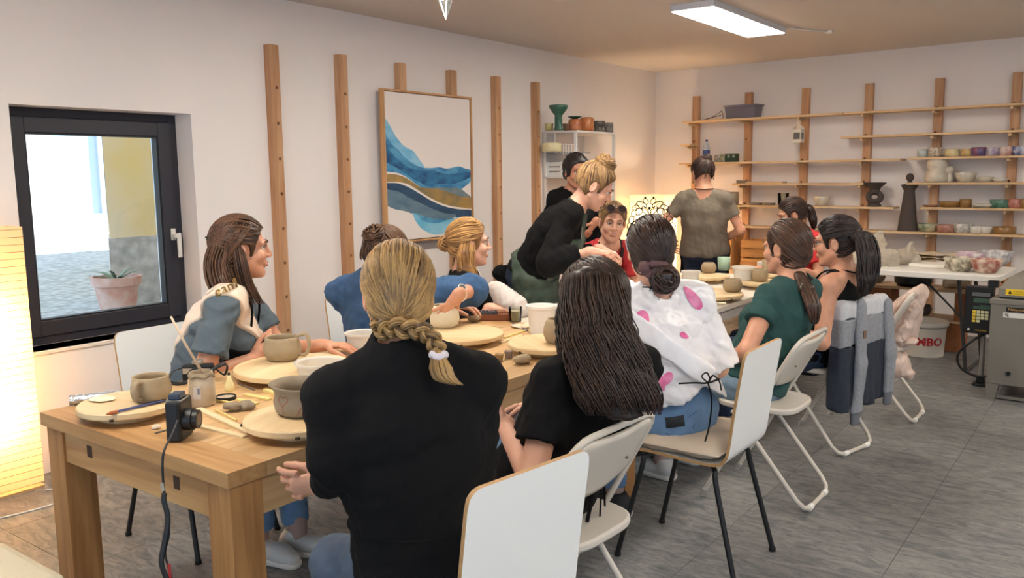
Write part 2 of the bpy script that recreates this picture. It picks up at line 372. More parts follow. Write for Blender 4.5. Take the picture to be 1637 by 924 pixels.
# ceiling lamps: the one in view and unseen twins added to brighten the room and the faces
PANEL = mat('led_panel', (255, 250, 240), 0.5, emit=(255, 246, 232), estr=11.0 * LAMP_W)
def panel_lamp(x, y, label, first=None):
    if first: return dup(first, label, (x, y, CZ))
    t = thing('ceiling_lamp', label, 'lamp', (x, y, CZ), 0, 'flat ceiling lamps')
    MB().box((-0.155, -0.69, -0.045), (0.155, 0.69, 0)).build('housing', mat('lamp_housing', (214, 216, 222), 0.5), t, bevel=0.004)
    MB().box((-0.148, -0.683, -0.048), (0.148, 0.683, -0.0445)).build('diffuser', PANEL, t)
    return t
L0 = panel_lamp(-2.465, 6.05, 'flat white rectangular ceiling lamp, lit, above the far end of the table')
for k, (x, y) in enumerate(((-2.465, 3.4), (0.7, 6.05), (0.7, 3.4), (-2.465, 0.75), (0.7, 0.75))):
    panel_lamp(x, y, ['lit flat ceiling lamp above the middle of the long table', 'lit flat ceiling lamp over the kiln side of the room', 'lit flat ceiling lamp to the right of the photographer', 'lit flat ceiling lamp above the near end of the oak table', 'lit flat ceiling lamp beside the photographer, nearest the shop front'][k], L0)
cab = thing('lamp_cable', 'thin white cable and clip running along the ceiling from the lamp', 'cable', (-2.3, 6.75, CZ))
MB().tube([(-2.36, 6.70, CZ - 0.02), (-2.28, 6.78, CZ - 0.008), (-2.2, 6.98, CZ - 0.006), (-2.1, 7.14, CZ - 0.006)], 0.006, 6).build('cord', PLASTW, cab, world=True, smooth=True)
MB().box((-2.13, 7.12, CZ - 0.02), (-2.07, 7.18, CZ)).build('clip', PLASTW, cab, world=True, bevel=0.003)
def crystal():
    t = thing('pendant_lamp', 'clear faceted crystal pendant hanging from the ceiling', 'lamp', (-2.29, 2.67, 2.3))
    g = mat('crystal', (245, 245, 240), 0.08, trans=0.75, spec=0.6)
    z0 = 2.12
    MB().lathe([(0.001, 0), (0.034, 0.085), (0.03, 0.13), (0.012, 0.17)], (-2.29, 2.67, z0), n=8).build('drop', g, t, world=True)
    for i in range(6):
        a = i * PI / 3; MB().lathe([(0.001, 0), (0.012, 0.03), (0.001, 0.06)], (-2.29 + 0.04 * math.cos(a), 2.67 + 0.04 * math.sin(a), z0 + 0.12), n=6).build('bead', g, t, world=True)
    MB().cyl((-2.29, 2.67, z0 + 0.17), (-2.29, 2.67, CZ), 0.003, n=6).build('cord', PLASTW, t, world=True)
crystal()

# wall posts with peg holes
def post(loc, rot, label, grp, hx, h=2.32, holes=True, w=0.071, dp=0.055):
    """local: front face towards -y, width along x from 0 to w, wall at y=0"""
    t = thing('wall_post', label, 'post', loc, rot, grp)
    m = MB(); N = 12
    zs = [2.06 - 0.2205 * k for k in range(9)]
    m.box((0, -dp + 0.045, 0), (w, 0, h))
    m.add([(0, -dp, 0), (0, -dp, h), (0, -dp + 0.045, h), (0, -dp + 0.045, 0)], [(0, 1, 2, 3)]); m.add([(w, -dp, 0), (w, -dp, h), (w, -dp + 0.045, h), (w, -dp + 0.045, 0)], [(3, 2, 1, 0)])
    m.add([(0, -dp, h), (w, -dp, h), (w, -dp + 0.045, h), (0, -dp + 0.045, h)], [(0, 1, 2, 3)])
    zc = 0; r = 0.0105; c = w * hx
    for z in sorted(zs):
        lo, hi = z - 0.03, z + 0.03
        m.add([(0, -dp, zc), (w, -dp, zc), (w, -dp, lo), (0, -dp, lo)], [(0, 1, 2, 3)])
        o = [(c + r * math.cos(2 * PI * (k + .5) / N), -dp, z + r * math.sin(2 * PI * (k + .5) / N)) for k in range(N)]
        q = [(a, -dp + 0.0449, b) for a, _, b in o]
        co = [(w, -dp, hi), (0, -dp, hi), (0, -dp, lo), (w, -dp, lo)]
        fs = []
        for k in range(N):
            qd = k // 3; fs.append((k, (k + 1) % N, 2 * N + ((k + 1) // 3 % 4 if False else qd)))
            fs.append((k, N + k, N + (k + 1) % N, (k + 1) % N))
        for qd in range(4): k = (qd * 3 + 3) % N; fs.append((2 * N + qd, k, 2 * N + (qd + 1) % 4))
        fs.append(tuple(N + k for k in range(N)))
        m.add(o + q + co, fs)
        zc = hi
    m.add([(0, -dp, zc), (w, -dp, zc), (w, -dp, h), (0, -dp, h)], [(0, 1, 2, 3)])
    m.build('beam', LARCH, t, fix=False)
    return t
LP = ['leftmost upright wooden post on the left wall, next to the window', 'second upright wooden post from the window on the left wall', 'third upright wooden post from the window, behind left half of the painting', 'fourth upright wooden post from the window, behind right half of the painting', 'fifth upright wooden post, between the painting and the white shelf unit', 'sixth upright wooden post, touching the white shelf unit']
for i, y in enumerate((3.446, 4.017, 4.596, 5.17, 5.744, 6.326)):
    post((WX, y, 0), PI / 2, LP[i], 'posts on the left wall', 0.62)
RP = ['upright wooden post on the back wall nearest the room corner', 'second post from the corner on the back wall, behind the plastic box', 'third post from the corner on the back wall, with the hanging lantern', 'fourth post from the corner on the back wall, beside the pierced dark vase', 'fifth post from the corner on the back wall, behind the pale vases', 'sixth post from the corner on the back wall, at the right edge']
for i, u in enumerate((0.486, 1.085, 1.683, 2.29, 2.90, 3.51)):
    post(tuple(bw(u, 0, 0)), -TH, RP[i], 'posts on the back wall', 0.35)
def shelf(u0, u1, z, label, d=0.2, zt=0.02, tilt=0.0):
    t = thing('shelf_plank', label, 'shelf', tuple(bw(u0, 0.055, z)), -TH, 'plank shelves on the back wall')
    MB().box((0, -d, -zt), (u1 - u0, 0, 0)).build('plank', SHELFW, t, bevel=0.002)
    for u in (0.486, 1.085, 1.683, 2.29, 2.90, 3.51):
        if u0 - 0.02 < u < u1: MB().cyl((u - u0 + 0.035, 0.0, -zt - 0.014), (u - u0 + 0.035, -d + 0.03, -zt - 0.014), 0.0135, n=10).build('peg', SHELFW, t)
SH = [(0.475, 2.156, 2.05, 'top shelf plank on the back wall near the corner, carrying the plastic box'), (2.165, 3.9, 2.05, 'top empty shelf plank at the right of the back wall'),
      (2.147, 3.9, 1.828, 'second empty shelf plank from the top at the right of the back wall'), (0.455, 0.57, 1.808, 'short shelf stub left of the corner post'),
      (0.44, 2.69, 1.61, 'long shelf plank with the green cups and water bottle'), (1.06, 2.37, 1.39, 'shelf plank with small saucers behind the standing woman'),
      (1.035, 2.65, 1.168, 'shelf plank carrying the pierced dark vase'), (1.1, 2.12, 0.955, 'lowest shelf plank behind the seated woman in red at the back'),
      (2.754, 3.9, 1.617, 'shelf plank with the row of painted cups'), (2.75, 3.9, 1.392, 'shelf plank with the pale unglazed vases'),
      (2.88, 3.9, 1.172, 'shelf plank with the green and brown bowls'), (2.2, 3.9, 0.948, 'lowest shelf plank carrying the dark figure sculpture')]
for a in SH: shelf(*a)
# blocked wall corner line is left to the light
# ---------------------------------------------------------------- furniture
def text_mb(s, size, depth=0.0, shear=0.0, bold=0.0):
    cu = bpy.data.curves.new('txt', 'FONT'); cu.body = s; cu.size = size; cu.align_x = 'CENTER'; cu.align_y = 'CENTER'; cu.shear = shear; cu.extrude = depth; cu.resolution_u = 3; cu.offset = bold
    o = bpy.data.objects.new('txt', cu); COL.objects.link(o)
    dg = bpy.context.evaluated_depsgraph_get(); me = bpy.data.meshes.new_from_object(o.evaluated_get(dg))
    m = MB(); m.add([tuple(v.co) for v in me.vertices], [tuple(p.vertices) for p in me.polygons])
    bpy.data.objects.remove(o); bpy.data.curves.remove(cu); bpy.data.meshes.remove(me)
    return m

def dining_table():
    x0, x1, y0, y1, h = -2.806, -1.808, 1.225, 3.43, 0.76
    t = thing('dining_table', 'long oak dining table with square legs and dark mortise plugs', 'table', (-2.307, 2.33, 0))
    n = 6; ws = (x1 - x0) / n
    # breadboard end plank and long planks with hair joints
    for k in range(n):
        MB().box((x0 + k * ws + 0.0004, y0 + 0.12, h - 0.042), (x0 + (k + 1) * ws - 0.0004, y1 - 0.12, h)).build('top_plank', OAKY, t, world=True, bevel=0.0008)
    for a, b in ((y0, y0 + 0.1195), (y1 - 0.1195, y1)): MB().box((x0, a, h - 0.042), (x1, b, h)).build('end_plank', OAKX, t, world=True, bevel=0.001)
    L = 0.1
    for lx in (x0 + 0.012, x1 - 0.012 - L):
        for ly in (y0 + 0.012, y1 - 0.012 - L):
            MB().box((lx, ly, 0), (lx + L, ly + L, h - 0.042)).build('leg', OAKZ, t, world=True, bevel=0.002)
    z0, z1 = h - 0.15, h - 0.0425
    PL = mat('mortise', (58, 36, 20), 0.7)
    for y, s in ((y0 + 0.02, -1), (y1 - 0.045, 1)):
        a = MB().box((x0 + 0.112, y, z0), (x1 - 0.112, y + 0.025, z1)).build('apron', OAKX, t, world=True, bevel=0.001)
        for px in (x0 + 0.25, x1 - 0.28): MB().box((px, y - 0.0015, z0 + 0.045), (px + 0.028, y + 0.0265, z0 + 0.082)).build('plug', PL, a, world=True)
    for x in (x0 + 0.02, x1 - 0.045): MB().box((x, y0 + 0.112, z0), (x + 0.025, y1 - 0.112, z1)).build('apron', OAKY, t, world=True, bevel=0.001)
dining_table()
def work_table():
    x0, x1, y0, y1, h = -2.80, -1.865, 3.445, 6.08, 0.745
    t = thing('work_table', 'white laminate work table continuing beyond the oak table', 'table', (-2.35, 4.75, 0))
    MB().box((x0, y0, h - 0.03), (x1, y1, h)).build('table_top', mat('table_laminate', (222, 212, 196), 0.5, var=0.12, vscale=5), t, world=True, bevel=0.003)
    G = mat('table_leg_grey', (190, 186, 180), 0.45)
    for lx in (x0 + 0.04, x1 - 0.09):
        for ly in (y0 + 0.9, y1 - 0.1): MB().box((lx, ly, 0), (lx + 0.05, ly + 0.05, h - 0.03)).build('leg', G, t, world=True, bevel=0.003)
    for ly in (y0 + 0.02,): MB().box((x0 + 0.05, ly, 0), (x1 - 0.012, ly + 0.03, h - 0.03)).build('end_panel', LAM, t, world=True, bevel=0.002)
    MB().box((x1 - 0.06, y0 + 0.06, h - 0.1), (x1 - 0.035, y1 - 0.06, h - 0.03)).box((x0 + 0.035, y0 + 0.06, h - 0.1), (x0 + 0.06, y1 - 0.06, h - 0.03)).build('rail', G, t, world=True)
    d = MB().box((x0 + 0.3, y0 + 0.62, 0.02), (x1 - 0.12, y0 + 0.9, 0.6)).build('drawer_unit', mat('drawer_dark', (58, 56, 56), 0.5), t, world=True, bevel=0.004)
    for k in range(3): MB().box((x1 - 0.12, y0 + 0.68, 0.14 + k * 0.19), (x1 - 0.105, y0 + 0.84, 0.165 + k * 0.19)).build('handle', mat('chrome', (200, 200, 200), 0.25, 0.9), d, world=True)
work_table()

def board_chair(label, loc, rot, first=None, cushion=False):
    if first is not None: return dup(first, label, loc, rot)
    t = thing('board_chair', label, 'chair', loc, rot, 'white board chairs with black legs')
    prof = [Vector((p.x, 0, p.y)) for p in bez([(0.205, 0.435, 0), (0.19, 0.447, 0), (0.1, 0.452, 0), (-0.08, 0.445, 0), (-0.165, 0.448, 0), (-0.198, 0.472, 0), (-0.212, 0.52, 0), (-0.23, 0.66, 0), (-0.262, 0.872, 0)], 40)]
    for e, s0 in ((0, 1), (-1, -2)):
        A, B = prof[e], prof[s0]; q = [A + (B - A).normalized() * d for d in (0.0015, 0.005, 0.011, 0.02)]
        if e == 0: prof = [A] + q + [p for p in prof[1:] if (p - A).length > 0.028]
        else: prof = [p for p in prof[:-1] if (p - A).length > 0.028] + q[::-1] + [A]
    k = len(prof); hw = []
    for i in range(k):
        s = i / (k - 1); w = 0.19 + 0.0 * s
        e0 = (prof[i] - prof[0]).length; e1 = (prof[i] - prof[-1]).length; r = 0.035
        for e in (e0, e1):
            if e < r: w -= r - math.sqrt(max(0, r * r - (r - e) ** 2))
        hw.append(w)
    # denser rows close to the rounded ends
    m = MB(); th = 0.0055; rows = []
    for i in range(k):
        a = prof[max(0, i - 1)]; b = prof[min(k - 1, i + 1)]; d = (b - a).normalized(); nrm = Vector((-d.z, 0, d.x))
        p = prof[i]; rows.append([p + nrm * th + Vector((0, hw[i], 0)), p + nrm * th - Vector((0, hw[i], 0)), p - nrm * th - Vector((0, hw[i], 0)), p - nrm * th + Vector((0, hw[i], 0))])
    o = len(m.v); m.v += [tuple(p) for r in rows for p in r]
    for i in range(k - 1):
        for j in range(4):
            m.f.append((i * 4 + j, i * 4 + (j + 1) % 4, i * 4 + 4 + (j + 1) % 4, i * 4 + 4 + j)); m.m.append(0 if j in (0, 2) else 1)
    m.f += [(0, 1, 2, 3), tuple((k - 1) * 4 + j for j in (3, 2, 1, 0))]; m.m += [1, 1]
    m.build('seat_shell', [LAM, PLYEDGE], t, smooth=50)
    for sx, tx in ((0.13, 0.235), (-0.14, -0.25)):
        for sy in (-1, 1):
            MB().tube(bez([(sx * 0.4, sy * 0.06, 0.432), (sx * 0.85, sy * 0.13, 0.43), (sx * 1.08, sy * 0.158, 0.41), (sx * 1.14, sy * 0.168, 0.36), (tx, sy * 0.195, 0.012)], 16), 0.0105, 10).cyl((tx, sy * 0.195, 0), (tx, sy * 0.195, 0.015), 0.014, n=10).build('leg', BLACKMET, t, smooth=40)
    return t
CH0 = board_chair('white board chair in the foreground, under the woman in the black cardigan', (-1.275, 1.48, 0), PI - 0.15)
ch1 = board_chair('white board chair with a beige cushion, under the woman in the white cape', (-1.335, 3.0, 0), PI, CH0)
ch2 = board_chair('white board chair against the window wall, under the woman with the sash', (-3.12, 1.985, 0), 0.03, CH0)
ch3 = board_chair('white board chair under the woman in the blue sweatshirt', (-3.17, 3.16, 0), 0.0, CH0)
ch4 = board_chair('white board chair under the blonde woman in black by the wall', (-3.16, 3.82, 0), 0.1, CH0)
ch5 = board_chair('white board chair under the woman with sunglasses in her hair', (-3.0, 4.84, 0), 0.0, CH0)
ch6 = board_chair('white board chair at the far end, under the dark-haired woman in red', (-2.12, 6.5, 0), -PI / 2, CH0)
def cushion():
    m = MB(); rows = []; n = 22
    for sgn in (1, -1):
        for i in range(n + 1):
            r = []
            for j in range(n + 1):
                u = -1 + 2 * i / n; v = -1 + 2 * j / n
                e = (1 - abs(u) ** 6) * (1 - abs(v) ** 6); e = max(e, 0) ** 0.5
                nz = mnoise.noise(Vector((u * 2.2, v * 2.2, 3.0 * sgn))) * 0.006 + mnoise.noise(Vector((u * 6, v * 6, 1))) * 0.003
                kx = 0.212 * u * (1 + 0.02 * math.sin(v * 9)); ky = 0.215 * v * (1 + 0.025 * math.sin(u * 8))
                r.append((kx, ky, (0.034 * e + nz * e) * sgn))
            rows.append(r)
        m.grid(rows); rows = []
    c = thing('seat_cushion', 'flat beige quilted seat cushion under the woman in the white cape', 'cushion', (-1.365, 3.0, 0.491), PI)
    m.build('cover', mat('beige_cotton', (208, 190, 168), 0.9, bump=0.25, bscale=40, var=0.08, vscale=9), c, smooth=True)
    MB().tube([(0.212 * x, 0.215 * y, 0) for x, y in ((-1, -1), (-0.5, -1.02), (0, -1), (0.5, -1.02), (1, -1), (1.02, 0), (1, 1), (0.5, 1.02), (0, 1), (-0.5, 1.02), (-1, 1), (-1.02, 0))], 0.004, 6, closed=True).build('piping', mat('beige_cotton'  , (0, 0, 0)), c, smooth=True)
cushion()

def folding_chair(label, loc, rot, first=None):
    if first is not None: return dup(first, label, loc, rot)
    t = thing('folding_chair', label, 'chair', loc, rot, 'cream metal folding chairs')
    W = 0.215; r = 0.0105
    top = Vector((-0.205, 0, 0.79)); foot = Vector((0.225, 0, 0.012))
    ax = (top - foot).normalized()
    def at(z): s = (z - foot.z) / (top.z - foot.z); return foot + (top - foot) * s
    p = []
    p += [at(0.012) + Vector((0, -W, 0)), at(0.5) + Vector((0, -W, 0)), at(0.72) + Vector((0, -W, 0))]
    for a in (0.25, 0.5, 0.75): th = a * PI / 2; p.append(at(0.72) + ax * (0.07 * math.sin(th)) + Vector((0, -W + 0.07 * (1 - math.cos(th)), 0)))
    p += [at(0.72) + ax * 0.07 + Vector((0, -W + 0.08, 0)), at(0.72) + ax * 0.07 + Vector((0, W - 0.08, 0))]
    for a in (0.75, 0.5, 0.25): th = a * PI / 2; p.append(at(0.72) + ax * (0.07 * math.sin(th)) + Vector((0, W - 0.07 * (1 - math.cos(th)), 0)))
    p += [at(0.72) + Vector((0, W, 0)), at(0.5) + Vector((0, W, 0)), at(0.012) + Vector((0, W, 0))]
    MB().tube(p, r, 10).build('main_frame', CREAM, t, smooth=40)
    for s in (-1, 1): MB().cyl(at(0.0) + Vector((0, s * W, 0.0)), at(0.035) + Vector((0, s * W, 0)), 0.0135, n=10).build('foot_cap', mat('foot_grey', (176, 170, 162), 0.6), t, smooth=40)
    W2 = W - 0.03; up = Vector((0.09, 0, 0.425)); lo = Vector((-0.24, 0, 0.014)); d = (lo - up).normalized()
    q = [up + Vector((0, -W2, 0)), lo - d * 0.06 + Vector((0, -W2, 0)), lo - d * 0.018 + Vector((0, -W2 + 0.02, 0)), lo + Vector((0, -W2 + 0.06, 0)), lo + Vector((0, W2 - 0.06, 0)), lo - d * 0.018 + Vector((0, W2 - 0.02, 0)), lo - d * 0.06 + Vector((0, W2, 0)), up + Vector((0, W2, 0))]
    MB().tube(q, r, 10).build('rear_frame', CREAM, t, smooth=40)
    for s in (-1, 1): MB().cyl(lo + Vector((0, s * (W2 - 0.06), 0)), lo + Vector((0, s * (W2 - 0.10), 0)), 0.014, n=10).build('floor_glide', PLASTW, t, smooth=40)
    # backrest panel, slightly hollowed, with rounded corners
    m = MB(); n = 14; rows = []
    nb = Vector((-ax.z, 0, ax.x))
    for i in range(n + 1):
        v = i / n; row = []
        z = 0.565 + 0.205 * v; c = at(z)
        e = min(v, 1 - v) * 0.215; rr = 0.06; cut = 0 if e > rr else rr - math.sqrt(rr * rr - (rr - e) ** 2)
        hw = W - 0.004 - cut
        for j in range(13):
            u = -1 + 2 * j / 12; row.append(c + Vector((0, u * hw, 0)) + nb * (0.018 * (1 - u * u)))
        rows.append(row)
    m.grid(rows).build('backrest', CREAM, t, smooth=True, solid=0.016)
    RV = mat('rivet', (120, 112, 104), 0.4, 0.7)
    for s in (-1, 1): MB().ball(at(0.66) + Vector((0, s * 0.11, 0)) + nb * 0.026, 0.005, 6).build('rivet', RV, t, smooth=True)
    # seat
    m = MB(); pts = []
    for i in range(32):
        a = 2 * PI * i / 32; cx = math.copysign(abs(math.cos(a)) ** 0.5, math.cos(a)); cy = math.copysign(abs(math.sin(a)) ** 0.5, math.sin(a))
        pts.append((0.015 + 0.185 * cx, 0.188 * cy * (1 + 0.04 * cx)))
    m.prism(pts, lambda a, b: (a, b, 0.432 + 0.03 * a), (0, 0, 0.028)).build('seat', mat('seat_vinyl', (208, 199, 188), 0.55, bump=0.1), t, smooth=40, bevel=0.008)
    MB().cyl((0.09, -W, 0.425), (0.09, W, 0.425), 0.008, n=8).build('cross_bar', CREAM, t, smooth=True)
    return t
FC0 = folding_chair('cream folding chair under the long-haired woman in the black tee', (-1.36, 2.095, 0), PI - 0.06)
fc1 = folding_chair('cream folding chair under the woman in the green tee', (-1.33, 3.80, 0), PI, FC0)
fc2 = folding_chair('cream folding chair with the grey and navy hoodie over its back', (-1.37, 4.70, 0), PI - 0.25, FC0)
fc3 = folding_chair('empty cream folding chair near the kiln, apron hanging on it', (-1.235, 5.5, 0), PI, FC0)
st = thing('upholstered_stool', 'cream upholstered stool corner at the bottom left of the picture', 'stool', (-2.42, 0.78, 0))
MB().box((-0.22, -0.22, 0.38), (0.2, 0.235, 0.46)).build('seat_pad', mat('cream_fabric', (206, 196, 172), 0.9, bump=0.3, bscale=200), st, bevel=0.035)
for sx in (-0.16, 0.14):
    for sy in (-0.16, 0.17): MB().cyl((sx, sy, 0), (sx, sy, 0.4), 0.018, n=10).build('leg', OAKZ, st, smooth=40)

# painting
def painting():
    x, y0, y1, z0, z1 = WX + 0.055, 4.375, 5.37, 1.015, 2.12
    t = thing('painting', 'abstract blue and gold wave painting in a thin oak frame', 'painting', (x, (y0 + y1) / 2, z0))
    m = MB(); f = 0.014
    m.box((x, y0, z0), (x + 0.045, y0 + f, z1)).box((x, y1 - f, z0), (x + 0.045, y1, z1)).box((x, y0 + f, z0), (x + 0.045, y1 - f, z0 + f)).box((x, y0 + f, z1 - f), (x + 0.045, y1 - f, z1))
    m.build('picture_frame', wood('frame_oak', (206, 162, 112), (178, 130, 84), 2), t, world=True, bevel=0.001)
    a, b, c, d = y0 + f + 0.006, y1 - f - 0.006, z0 + f + 0.006, z1 - f - 0.006
    MB().box((x + 0.005, a, c), (x + 0.034, b, d)).build('canvas', mat('canvas', (233, 224, 219), 0.9, bump=0.05, bscale=300), t, world=True)
    def W(n, c1, c2, sc=5): return mat(n, c1, 0.7, var=1.0, vscale=sc, col2=c2, stretch=(1, 1, 2.2))
    layers = [
        (W('paint_light', (92, 172, 212), (150, 200, 224)), [(0, .83), (.05, .78), (.12, .70), (.2, .645), (.3, .61), (.36, .56), (.42, .505), (.4, .47), (.3, .48), (.15, .5), (0, .55)]),
        (W('paint_azure', (36, 108, 160), (88, 160, 200), 7), [(0, .73), (.06, .66), (.13, .62), (.2, .57), (.28, .53), (.38, .5), (.5, .495), (.6, .5), (.7, .49), (.84, .505), (.93, .49), (1, .475), (1, .40), (.93, .36), (.85, .335), (.7, .35), (.55, .345), (.42, .35), (.33, .38), (.22, .43), (.12, .46), (0, .47)]),
        (W('paint_deep', (22, 72, 118), (44, 118, 164), 9), [(0, .66), (.08, .58), (.17, .53), (.27, .49), (.4, .475), (.55, .47), (.7, .45), (.85, .455), (1, .46), (1, .43), (.9, .40), (.75, .375), (.6, .38), (.45, .37), (.35, .4), (.24, .44), (.1, .5), (0, .53)]),
        (W('paint_grey', (96, 124, 138), (132, 140, 140), 7), [(.5, .36), (.7, .352), (.85, .342), (.93, .31), (1, .27), (1, .2), (.8, .25), (.6, .31)]),
        (W('paint_gold', (176, 138, 74), (128, 116, 84), 6), [(0, .455), (.1, .45), (.2, .43), (.3, .39), (.38, .36), (.5, .35), (.62, .335), (.75, .31), (.88, .28), (1, .265), (1, .19), (.88, .2), (.74, .215), (.6, .245), (.46, .29), (.33, .345), (.22, .385), (.1, .4), (0, .4)]),
        (W('paint_navy', (28, 62, 96), (50, 84, 112), 6), [(0, .395), (.12, .39), (.24, .36), (.36, .315), (.5, .26), (.66, .215), (.82, .19), (1, .175), (1, .13), (.85, .125), (.7, .15), (.55, .17), (.42, .2), (.3, .25), (.18, .3), (0, .345)]),
        (W('paint_slate', (78, 110, 134), (112, 136, 150), 8), [(0, .35), (.12, .335), (.24, .29), (.36, .25), (.5, .205), (.66, .165), (.8, .15), (.72, .11), (.6, .105), (.45, .13), (.33, .16), (.2, .195), (.08, .215), (0, .24)]),
        (W('paint_sky', (104, 184, 216), (158, 206, 226), 4), [(.27, .185), (.4, .155), (.55, .12), (.7, .115), (.85, .13), (.97, .115), (.9, .085), (.82, .045), (.7, .025), (.55, .015), (.45, .035), (.36, .075), (.3, .13)]),
        (W('paint_mid', (50, 126, 176), (100, 168, 206), 8), [(.3, .18), (.42, .15), (.56, .125), (.68, .12), (.6, .1), (.48, .1), (.38, .125)])]
    for k, (mt, pl) in enumerate(layers):
        cp = [tuple(q)[:2] for q in bez([(p[0], p[1], 0) for p in pl], len(pl) * 5)]
        cp = [(min(1, max(0, u)), v) for u, v in cp]
        xx = x + 0.0342 + k * 0.00012
        m = MB(); n = len(cp); m.v = [(xx, a + u * (b - a), c + v * (d - c)) for u, v in cp]; m.f = [tuple(range(n))]; m.m = [0]
        me_o = m.build('paint_wash', mt, t, world=True)
        bm = bmesh.new(); bm.from_mesh(me_o.data); bmesh.ops.triangulate(bm, faces=bm.faces); bm.to_mesh(me_o.data); bm.free()
painting()

# paper floor lamps
PAPER = mat('rice_paper', (252, 230, 190), 0.9, trl=0.6)
RIB = mat('lamp_rib', (150, 104, 62), 0.7)
def paper_lamp(label, x0, x1, y0, y1, h, pitch, power, zs, rnd=0.0, rot=0.0):
    c = ((x0 + x1) / 2, (y0 + y1) / 2); a, b = (x1 - x0) / 2, (y1 - y0) / 2
    t = thing('paper_floor_lamp', label, 'lamp', (c[0], c[1], 0), rot)
    m = MB(); z0 = 0.03
    m.add([(-a, -b, z0), (a, -b, z0), (a, b, z0), (-a, b, z0), (-a, -b, h), (a, -b, h), (a, b, h), (-a, b, h)], [(0, 1, 5, 4), (1, 2, 6, 5), (2, 3, 7, 6), (3, 0, 4, 7)])
    m.build('paper_shade', PAPER, t)
    k = 0; z = z0
    while z < h + 0.001:
        jit = random.uniform(-0.003, 0.003)
        MB().tube([(-a - 0.001, -b - 0.001, z + jit), (a + 0.001, -b - 0.001, z - jit), (a + 0.001, b + 0.001, z + jit), (-a - 0.001, b + 0.001, z)], 0.0011, 4, closed=True).build('rib', RIB, t)
        z += pitch
    MB().box((-a, -b, 0), (a, b, 0.012)).build('base', mat('lamp_base', (190, 150, 100), 0.6), t)
    for zz in zs:
        l = bpy.data.lights.new('bulb', 'POINT'); l.energy = power; l.color = (1.0, 0.78, 0.52); l.shadow_soft_size = 0.045
        o = bpy.data.objects.new('bulb', l); COL.objects.link(o); o.parent = t; o.location = (0, 0, zz)
        MB().ball((0, 0, zz - 0.09), 0.02).build('socket', PLASTW, t, smooth=True)
paper_lamp('tall glowing rice paper floor lamp beside the window', -4.43, -4.255, 1.42, 1.852, 1.285, 0.0345, 7, (0.42, 0.8))
paper_lamp('glowing rice paper floor lamp in the far corner of the room', -4.27, -3.9, 7.85, 8.2, 1.28, 0.07, 11, (0.5, 0.95))
cc = thing('power_cable', 'thin white lamp cord lying on the floor beside the paper lamp', 'cord', (-4.2, 1.6, 0))
MB().tube(bez([(-4.2, 1.83, 0.004), (-4.13, 1.9, 0.004), (-4.0, 1.86, 0.004), (-3.98, 1.7, 0.004), (-4.02, 1.5, 0.004), (-4.1, 1.25, 0.004)], 30), 0.0035, 6).build('cable', PLASTW, cc, world=True, smooth=True)

# white shelf unit on the left wall
def wire_unit():
    X0, X1, Y0, Y1 = WX + 0.01, -4.073, 6.5, 7.2
    t = thing('shelf_unit', 'white metal shelf unit with wire basket near the far corner', 'shelf', (X0, Y0, 0))
    Wm = mat('white_metal', (236, 232, 228), 0.4)
    MB().box((X0, Y0, 1.872), (X1, Y1, 1.89)).build('top_board', Wm, t, world=True, bevel=0.002)
    for x in (X0 + 0.005, X1 - 0.03):
        for y in (Y0, Y1 - 0.02): MB().box((x, y, 0), (x + 0.025, y + 0.02, 1.872)).build('upright', Wm, t, world=True)
    MB().box((X0, Y0, 1.468), (X1 - 0.04, Y1 - 0.1, 1.482)).build('lower_board', Wm, t, world=True, bevel=0.002)
    MB().box((X0, Y0 + 0.01, 1.69), (X1 - 0.1, Y0 + 0.4, 1.702)).build('middle_board', mat('grey_metal', (150, 150, 156), 0.5), t, world=True)
    for k in range(8):
        x = X0 + 0.13 + k * 0.03
        if x < X1: MB().tube([(x, Y0 + 0.004, 1.69 - 0.01 * (k % 2)), (x + 0.002, Y0 + 0.004, 1.77 + (0.1 if k in (0,) else 0))], 0.0045, 6).build('wire', Wm, t, world=True)
    MB().tube([(X0 + 0.12, Y0 + 0.004, 1.775), (X1 - 0.01, Y0 + 0.004, 1.765)], 0.0045, 6).build('wire', Wm, t, world=True)
    MB().tube([(X0 + 0.12, Y0 + 0.004, 1.695), (X1 - 0.01, Y0 + 0.004, 1.685)], 0.0045, 6).build('wire', Wm, t, world=True)
wire_unit()

